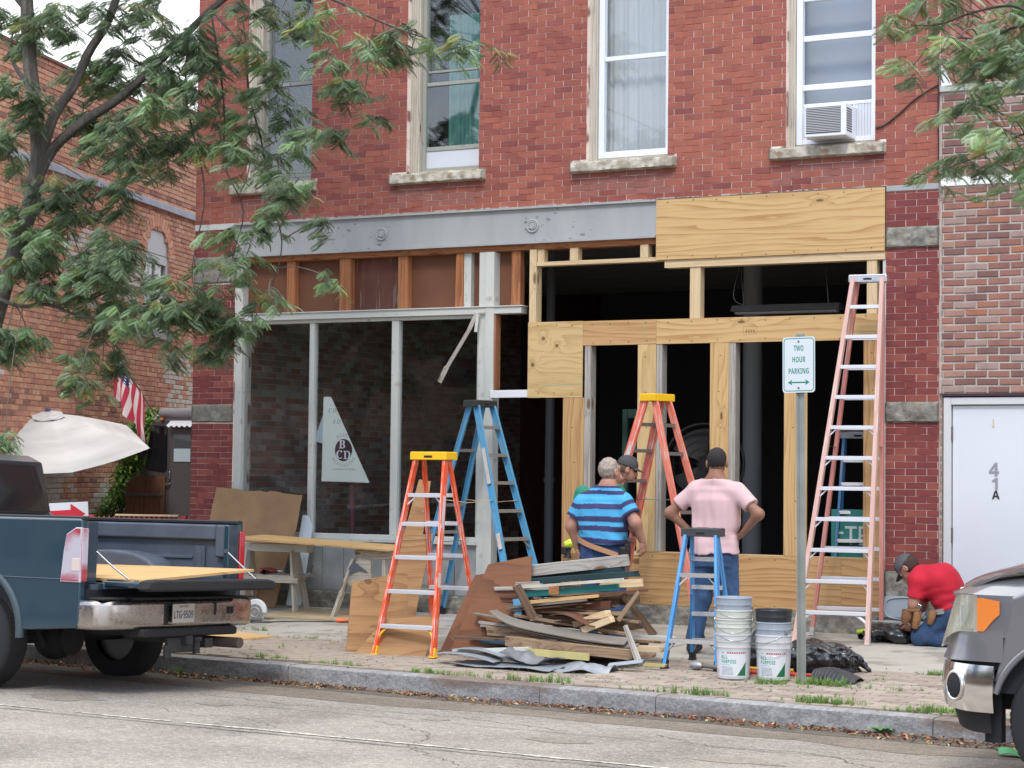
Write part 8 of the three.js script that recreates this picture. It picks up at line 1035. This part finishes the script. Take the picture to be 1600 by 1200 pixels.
// ---------------------------------------------------------------- honey locust trees: pinnate fronds on twigs
const frond = (() => { // rachis along +x, leaflets in pairs, drooping a little
  const pos = [], nor = [], L = 0.13, n = 10, tri = (a, b, c) => { pos.push(...a, ...b, ...c); };
  for (let k = 0; k < n; k++) { const t = (k + 0.7) / n, x = t * L, y = -0.035 * t * t, l = 0.036 * Math.sin(Math.PI * (0.2 + 0.68 * t)) + 0.008, w = 0.0072; for (const s of [-1, 1]) { const a = [x, y, 0], b = [x + l * 0.35 - w, y - 0.002, s * l * 0.5], c = [x + l * 0.38 + w, y + 0.001, s * l * 0.5], e = [x + l * 0.42, y - 0.008, s * l]; s > 0 ? (tri(a, b, c), tri(c, b, e)) : (tri(a, c, b), tri(c, e, b)); } }
  const r = 0.0016; tri([0, 0, -r], [0, 0, r], [L, -0.035, 0]); tri([0, -r, 0], [0, r, 0], [L, -0.035, 0]);
  const g = new THREE.BufferGeometry(); g.setAttribute('position', new THREE.Float32BufferAttribute(pos, 3)); g.computeVertexNormals(); return planar(g);
})();
const bark = new THREE.MeshStandardMaterial({ map: tex(128, 512, (u, v) => { const n = fbm(u, v, 14, 5, 4, 19), r = Math.abs(fbm(u, v, 10, 4, 3, 29) - 0.5) * 2; return mix([0.05, 0.045, 0.038], [0.20, 0.18, 0.155], clamp(n * 0.6 + r * 0.6)); }, { m: [0.5, 1] }), roughness: 0.95, bumpMap: T.rock, bumpScale: 0.015 });
function tree(label, base, trunk, rad, limbs, clumps, per, seed, tones, fs = 1, low = 1) {
  const t = thing('tree', label, 'tree', base), R = rng(seed), inv = g => g.translate(-base[0], -base[1], -base[2]);
  part(t, 'trunk', planar(inv(limb(trunk, rad, 12, 6))), bark);
  const nodes = []; for (const [pts, r0, r1] of limbs) { const wob = pts.map(p => p); part(t, 'branch', planar(inv(limb(wob, [r0, lerp(r0, r1, 0.5), r1], 7, 5))), bark); const c = new THREE.CatmullRomCurve3(pts.map(a => V(...a))); for (let k = 2; k <= 24; k++) nodes.push(c.getPointAt(k / 24)); }
  const twigs = [], M4 = [], cols = [], q = new THREE.Quaternion(), q2 = new THREE.Quaternion(), X = V(1, 0, 0), mm = new THREE.Matrix4(), col = new THREE.Color();
  for (const [x, y, z, rx, ry, dens = 1] of clumps) {
    const c = V(x, y, z); let best = nodes[0], bd = 1e9; for (const n of nodes) { const d = n.distanceTo(c) + (n.y < y - 0.3 ? 0.3 : 0); if (d < bd) { bd = d; best = n; } }
    if (bd < 2.5) twigs.push(tube([best.toArray(), [lerp(best.x, x, 0.5) + 0.06 * (R() - 0.5), lerp(best.y, y, 0.4) + 0.05, lerp(best.z, z, 0.5)], [x, y + ry * 0.3, z], [x + (R() - 0.5) * rx, y - ry * 0.4, z]], 0.006, 10, 5));
    const shade = 0.7 + 0.6 * R(), N = Math.round(per * dens * Math.pow(rx * ry, 0.8) * 40), sprays = Math.max(3, Math.round(N / 7)), tufts = []; for (let k = 0; k < Math.max(3, Math.round(9 * Math.sqrt(rx * ry / 0.09))); k++) { let ox, oy, oz; do { ox = R() * 2 - 1; oy = R() * 2 - 1; oz = R() * 2 - 1; } while (ox * ox + oy * oy + oz * oz > 1); tufts.push([x + ox * rx, y + oy * ry, z + oz * Math.min(0.45, (rx + ry) * 0.5), 0.7 + 0.6 * R()]); }
    for (let s = 0; s < sprays; s++) {
      const tf = tufts[Math.floor(R() * tufts.length)], ts = 0.09 + 0.35 * Math.max(0, fs - 1);
      const P = V(tf[0] + (R() + R() - 1) * ts * 1.3, tf[1] + (R() + R() - 1) * ts, tf[2] + (R() + R() - 1) * ts * 1.3); const a = R() * 6.2832, droop = -0.25 - 0.55 * R(), dir = V(Math.cos(a), droop, Math.sin(a) * 0.8).normalize(), len = 0.10 + 0.12 * R();
      if (s % 2 === 0) if (fs < 2) twigs.push(tube([P.toArray(), P.clone().addScaledVector(dir, len * 0.5).add(V(0, 0.015, 0)).toArray(), P.clone().addScaledVector(dir, len).toArray()], 0.0028, 3, 4));
      const st = shade * tf[3] * (0.8 + 0.4 * R()), yel = R() < 0.05;
      for (let k = 0; k < 7; k++) {
        const o = P.clone().addScaledVector(dir, len * k / 6), side = k % 2 ? 1 : -1, b = a + side * (0.5 + 0.5 * R()); const d = V(Math.cos(b), -0.12 - 0.75 * R(), Math.sin(b) * 0.85).normalize();
        q.setFromUnitVectors(X, d); q2.setFromAxisAngle(X, (R() - 0.5) * 1.2); q.multiply(q2); const sc = fs * (0.65 + 0.55 * R());
        M4.push(mm.compose(o, q, V(sc, sc, sc)).clone()); const tn = yel ? [0.26, 0.27, 0.06] : tones[Math.floor(R() * tones.length)]; cols.push(col.setRGB(...tn.map(v => v * st)).clone());
      }
    }
  }
  if (twigs.length) part(t, 'twigs', planar(inv(merge(twigs))), mat(0.16, 0.14, 0.11, 0.9), null, 'stuff');
  const im = new THREE.InstancedMesh(frond, phys(1, 1, 1, 0.62, { side: THREE.DoubleSide, transmission: 0.28 }), M4.length); const back = new THREE.Matrix4().makeTranslation(-base[0], -base[1], -base[2]);
  M4.forEach((m, i) => { im.setMatrixAt(i, m.premultiply(back)); im.setColorAt(i, cols[i]); }); im.name = 'crown'; im.castShadow = im.receiveShadow = true; im.userData.kind = 'stuff'; t.add(im); return t;
}
{
  const G1 = [[0.12, 0.20, 0.08], [0.145, 0.235, 0.09], [0.10, 0.17, 0.075], [0.175, 0.27, 0.09]], G2 = [[0.21, 0.31, 0.16], [0.235, 0.34, 0.18], [0.165, 0.26, 0.13], [0.26, 0.37, 0.17]];
  const left = [[-14.62,6.20,3.29,0.34,0.41],[-13.61,6.23,3.65,0.40,0.27],[-13.02,6.15,3.44,0.40,0.33],[-12.23,5.96,3.72,0.38,0.38],[-11.89,5.66,3.75,0.35,0.35],[-13.05,5.76,3.08,0.47,0.27],[-13.70,5.75,3.02,0.27,0.27],[-12.08,5.25,4.00,0.38,0.25],[-13.02,5.01,3.31,0.53,0.26],[-13.64,5.33,3.28,0.34,0.27],[-13.71,5.34,4.19,0.26,0.32],[-14.34,4.96,3.56,0.27,0.34],[-13.34,4.37,4.00,0.39,0.26],[-13.21,4.35,3.57,0.33,0.26],[-12.49,4.81,3.77,0.38,0.26],[-12.46,4.83,3.18,0.26,0.26],[-13.37,3.88,3.76,0.52,0.33],[-12.57,3.75,4.04,0.38,0.25],[-14.08,4.13,3.63,0.33,0.33],[-13.67,3.49,3.89,0.46,0.29],[-12.99,3.47,3.81,0.39,0.32],[-13.00,3.47,3.08,0.40,0.27],[-11.87,3.30,3.91,0.31,0.28],[-11.71,3.18,3.71,0.28,0.28],[-11.73,2.95,3.36,0.22,0.29],[-13.52,2.88,3.04,0.22,0.44],[-12.94,2.52,4.04,0.18,0.25],[-14.10,2.99,3.57,0.40,0.19],[-14.10,2.84,3.86,0.20,0.26],[-12.30,3.05,4.05,0.25,0.25],[-12.04,2.80,3.86,0.11,0.16],[-13.87,1.85,4.11,0.12,0.26]];
  const mid = [[-11.98,5.65,3.19,0.26,0.33],[-11.39,5.90,3.60,0.38,0.32],[-11.18,6.08,3.24,0.38,0.26],[-10.25,5.83,3.74,0.31,0.24],[-10.00,5.45,3.68,0.33,0.27],[-10.19,5.87,2.90,0.32,0.25],[-10.38,5.30,2.94,0.35,0.22],[-9.75,5.81,3.02,0.37,0.22],[-8.97,5.53,3.77,0.29,0.13],[-8.94,5.58,3.24,0.15,0.07],[-11.19,5.54,3.43,0.25,0.25],[-11.18,5.34,3.10,0.26,0.29],[-11.89,5.10,3.31,0.26,0.26],[-11.50,5.02,3.19,0.29,0.23],[-11.29,4.69,3.15,0.32,0.22],[-10.76,4.88,3.39,0.28,0.16],[-10.42,4.84,3.38,0.22,0.11],[-11.21,4.54,3.70,0.25,0.25],[-11.83,4.81,3.48,0.19,0.19],[-10.66,4.20,3.73,0.34,0.16],[-11.01,3.98,3.66,0.25,0.20],[-10.33,3.92,3.79,0.16,0.11],[-11.67,3.90,3.47,0.18,0.17],[-11.71,3.83,2.96,0.12,0.17],[-11.52,3.50,3.66,0.24,0.24],[-10.92,3.30,3.76,0.12,0.09],[-10.32,3.39,3.70,0.13,0.11],[-11.34,3.20,3.37,0.14,0.16],[-11.39,2.99,3.51,0.16,0.15],[-12.06,2.85,3.01,0.24,0.16],[-10.66,4.37,3.63,0.25,0.15]];
  const top = []; { const r = rng(31); for (let k = 0; k < 26; k++) { const a = r() * 6.28, d = 2.6 * Math.sqrt(r()); top.push([-13.6 + d * Math.cos(a), 7.2 + 1.6 * r(), 3.6 + 0.8 * d * Math.sin(a), 0.5, 0.35, 0.6]); } }
  tree('honey locust tree with feathery leaves hanging over the left of the red shop', [-15.2, -0.08, 3.7], [[-15.2, -0.1, 3.7], [-15.09, 0.43, 3.7], [-14.82, 1.79, 3.7], [-14.54, 2.72, 3.7], [-14.25, 3.59, 3.7], [-13.98, 4.25, 3.7], [-13.87, 4.77, 3.7], [-13.92, 5.25, 3.7], [-14.02, 5.86, 3.7], [-14.08, 6.74, 3.7], [-14.0, 8.0, 3.7]], [0.15, 0.12, 0.108, 0.10, 0.092, 0.088, 0.084, 0.076, 0.07, 0.06, 0.04],
    [[[[-13.87, 4.70, 3.70], [-13.71, 5.24, 3.65], [-13.51, 5.53, 3.60], [-13.31, 5.88, 3.60], [-13.10, 6.13, 3.60], [-12.91, 6.57, 3.60], [-12.7, 7.6, 3.5]], 0.062, 0.03], [[[-13.90, 4.55, 3.70], [-13.70, 4.90, 3.65], [-13.37, 5.15, 3.60], [-13.00, 5.38, 3.50], [-12.56, 5.67, 3.50], [-12.20, 6.02, 3.40], [-11.93, 6.22, 3.40], [-11.46, 6.55, 3.30]], 0.06, 0.03], [[[-14.2, 3.7, 3.75], [-14.43, 3.45, 3.80], [-13.99, 3.25, 3.80], [-13.65, 3.26, 3.80], [-13.15, 3.12, 3.80], [-12.58, 3.14, 3.80], [-11.8, 3.2, 3.8]], 0.024, 0.008],
      [[[-11.53, 6.58, 3.20], [-10.60, 6.23, 3.20], [-9.94, 5.91, 3.20], [-9.36, 5.70, 3.20], [-8.84, 5.61, 3.20]], 0.016, 0.004], [[[-12.07, 6.28, 3.20], [-11.67, 5.81, 3.20], [-11.58, 5.35, 3.20], [-11.41, 4.82, 3.20], [-11.33, 4.37, 3.20], [-11.16, 3.84, 3.20], [-11.34, 3.21, 3.20]], 0.014, 0.005], [[[-11.93, 6.22, 3.40], [-11.79, 5.53, 3.40], [-11.74, 5.14, 3.40], [-11.72, 4.62, 3.40], [-11.49, 4.16, 3.40], [-11.63, 3.59, 3.40], [-11.54, 2.95, 3.40]], 0.012, 0.004], [[[-12.05, 5.96, 3.60], [-12.07, 5.32, 3.60], [-11.82, 4.34, 3.60], [-11.95, 3.45, 3.60], [-11.71, 3.06, 3.60]], 0.012, 0.004], [[[-14.0, 6.3, 3.7], [-14.6, 7.0, 3.9], [-15.3, 7.8, 4.2]], 0.04, 0.015], [[[-14.05, 5.6, 3.7], [-14.5, 5.9, 3.4], [-14.9, 6.3, 3.0]], 0.03, 0.012]],
    [...left.map(a => [...a, 1.05]), ...mid.map(a => [...a, 0.6]), ...top], 54, 701, [...G1, G2[0], G2[2], G2[1]], 0.88);
  const right = [[-4.59,5.22,4.26,0.15,0.08],[-4.37,5.26,4.03,0.15,0.06],[-4.50,4.99,3.85,0.21,0.11],[-3.97,5.02,4.48,0.20,0.11],[-3.69,4.94,4.59,0.19,0.19],[-3.69,5.18,3.87,0.20,0.30],[-3.83,4.78,4.44,0.15,0.11],[-4.16,5.41,4.13,0.20,0.09],[-4.45,5.41,3.92,0.05,0.13],[-3.71,5.33,4.04,0.30,0.15],[-3.84,4.54,4.42,0.27,0.12],[-3.60,4.24,4.50,0.17,0.22],[-4.19,4.15,3.84,0.22,0.09],[-4.21,3.99,4.29,0.09,0.10],[-3.88,4.13,3.84,0.19,0.15],[-3.59,3.83,4.37,0.08,0.07],[-4.05,4.56,4.06,0.15,0.08],[-3.42,4.64,4.50,0.24,0.39],[-3.31,4.13,4.58,0.24,0.29]];
  tree('honey locust tree reaching in over the low brown building from the right', [-3.1, -0.08, 4.2], [[-3.1, -0.1, 4.2], [-3.13, 1.83, 4.2], [-3.16, 3.29, 4.2], [-3.20, 4.28, 4.2], [-3.35, 4.98, 4.2], [-3.4, 6.0, 4.2]], [0.14, 0.12, 0.10, 0.085, 0.07, 0.05],
    [[[[-3.35, 4.98, 4.2], [-3.59, 5.11, 4.2], [-3.89, 5.03, 4.2], [-4.14, 5.06, 4.2], [-4.40, 4.98, 4.2]], 0.018, 0.004], [[[-3.20, 4.28, 4.2], [-3.59, 4.26, 4.2], [-3.89, 4.13, 4.2], [-4.19, 4.03, 4.2]], 0.014, 0.004], [[[-3.35, 4.98, 4.2], [-3.64, 5.26, 4.2], [-3.99, 5.25, 4.2], [-4.27, 5.18, 4.2], [-4.74, 5.24, 4.2]], 0.016, 0.003], [[[-3.20, 4.28, 4.2], [-3.49, 4.55, 4.2], [-3.79, 4.57, 4.2], [-4.09, 4.52, 4.2]], 0.012, 0.003]],
    right.map(a => [...a, 1.0]), 34, 702, [...G2, G1[1], [0.20, 0.27, 0.09]], 0.95);
  // shrub against the alley wall
  const sh = []; const r = rng(9); for (let k = 0; k < 40; k++) { const y = 0.15 + 2.2 * Math.pow(k / 40, 0.9), w = 0.95 * (1 - 0.6 * y / 2.3); sh.push([-18.15 + 0.42 * (y / 2.3) + (r() - 0.5) * w * 1.3, y, -3.0 + (r() - 0.5) * 0.4, 0.17, 0.13, 0.9]); }
  const s = thing('shrub', 'bright green shrub growing against the orange brick wall beside the food truck', 'shrub', [-17.9, 0, -2.8]);
  { const leaf = new THREE.BufferGeometry(); leaf.setAttribute('position', new THREE.Float32BufferAttribute([0, 0, 0, 0.03, 0.006, 0.016, 0.065, -0.008, 0, 0, 0, 0, 0.065, -0.008, 0, 0.03, 0.006, -0.016], 3)); leaf.computeVertexNormals(); planar(leaf);
    const N = 9000, im = new THREE.InstancedMesh(leaf, phys(1, 1, 1, 0.6, { side: THREE.DoubleSide, transmission: 0.3 }), N), mm = new THREE.Matrix4(), q = new THREE.Quaternion(), col = new THREE.Color(), st = []; for (let i = 0; i < N; i++) { const [x, y, z, rx, ry] = sh[Math.floor(r() * sh.length)]; let a, b, c; do { a = r() * 2 - 1; b = r() * 2 - 1; c = r() * 2 - 1; } while (a * a + b * b + c * c > 1); q.setFromEuler(new THREE.Euler((r() - 0.5) * 1.6, r() * 6.28, -0.5 + (r() - 0.5))); const k = 0.9 + 1.0 * r(); im.setMatrixAt(i, mm.compose(V(x + a * rx * 1.3 + 17.9, y + b * ry * 1.3, z + c * 0.2 + 2.8), q, V(k, k, k))); const g = 0.6 + 0.7 * r(); im.setColorAt(i, col.setRGB(0.19 * g, 0.36 * g, 0.065 * g)); } im.name = 'foliage'; im.userData.kind = 'stuff'; s.add(im);
    for (let k = 0; k < 9; k++) part(s, 'stem', tube([[(r() - 0.5) * 0.3, 0, 0], [(r() - 0.5) * 0.5, 0.8, (r() - 0.5) * 0.2], [0.25 + (r() - 0.5) * 0.5, 1.9 * (0.5 + 0.5 * r()), 0]], 0.01, 8, 5), bark); }
}
// ---------------------------------------------------------------- the far side of the street, behind the camera, which the panes mirror
{
  const b = thing('brick_building', 'brown brick row building across the street mirrored in the shop panes', 'building', [-26, -0.3, 36]);
  part(b, 'wall', [span(-34, 22, 0, 7.6, 0, 8)], mat(0.30, 0.20, 0.16, 0.95, { map: T.mottle })); part(b, 'cornice', span(-34, 22, 7.6, 8.0, -0.3, 8, { r: 0.05 }), mat(0.12, 0.10, 0.09, 0.9));
  for (let k = 0; k < 18; k++) for (const y of [0.6, 4.6]) part(b, 'window', span(-32.6 + k * 3, -31.2 + k * 3, y, y + (y < 1 ? 2.4 : 2), -0.03, 0.02), mat(0.015, 0.018, 0.022, 0.1));
  const r = rng(55); let n = 0; for (const [x, z, h, l] of [[-33, 29, 9, 'first'], [-23, 29.5, 10, 'second'], [-14, 29, 8.5, 'third']]) { const cl = []; for (let k = 0; k < 44; k++) { const a = r() * 6.28, d = 3.0 * Math.sqrt(r()); cl.push([x + d * Math.cos(a), h * 0.48 + h * 0.5 * r() * (1 - 0.05 * d * d), z + 0.7 * d * Math.sin(a), 0.7, 0.5, 0.5]); } tree(['street tree mirrored in the leftmost panes from across the street', 'street tree mirrored in the middle panes from across the street', 'street tree mirrored in the right panes from across the street'][n++], [x, -0.25, z], [[x, -0.3, z], [x + 0.1, h * 0.3, z], [x, h * 0.55, z], [x + 0.2, h * 0.9, z]], [0.16, 0.13, 0.1, 0.04], [[[[x, h * 0.4, z], [x - 0.9, h * 0.6, z], [x - 1.8, h * 0.75, z]], 0.06, 0.02], [[[x, h * 0.45, z], [x + 1.0, h * 0.62, z], [x + 1.9, h * 0.8, z]], 0.06, 0.02]], cl, 3.2, 800 + n, [[0.05, 0.11, 0.05], [0.07, 0.14, 0.06]], 5); }
}
{ // a pickup parked over there too, mirrored low in the panes
  const src = scene.children.find(o => o.userData.label && o.userData.label.startsWith('grey pickup')), c = src.clone(); c.name = numbered('pickup_truck'); c.position.set(-29, -0.42, 26.6); c.rotation.y = Math.PI - 0.08; c.userData = { label: 'pickup truck parked across the street, mirrored low in the shop panes', category: 'pickup truck' }; scene.add(c);
}
renderer.render(scene, camera);
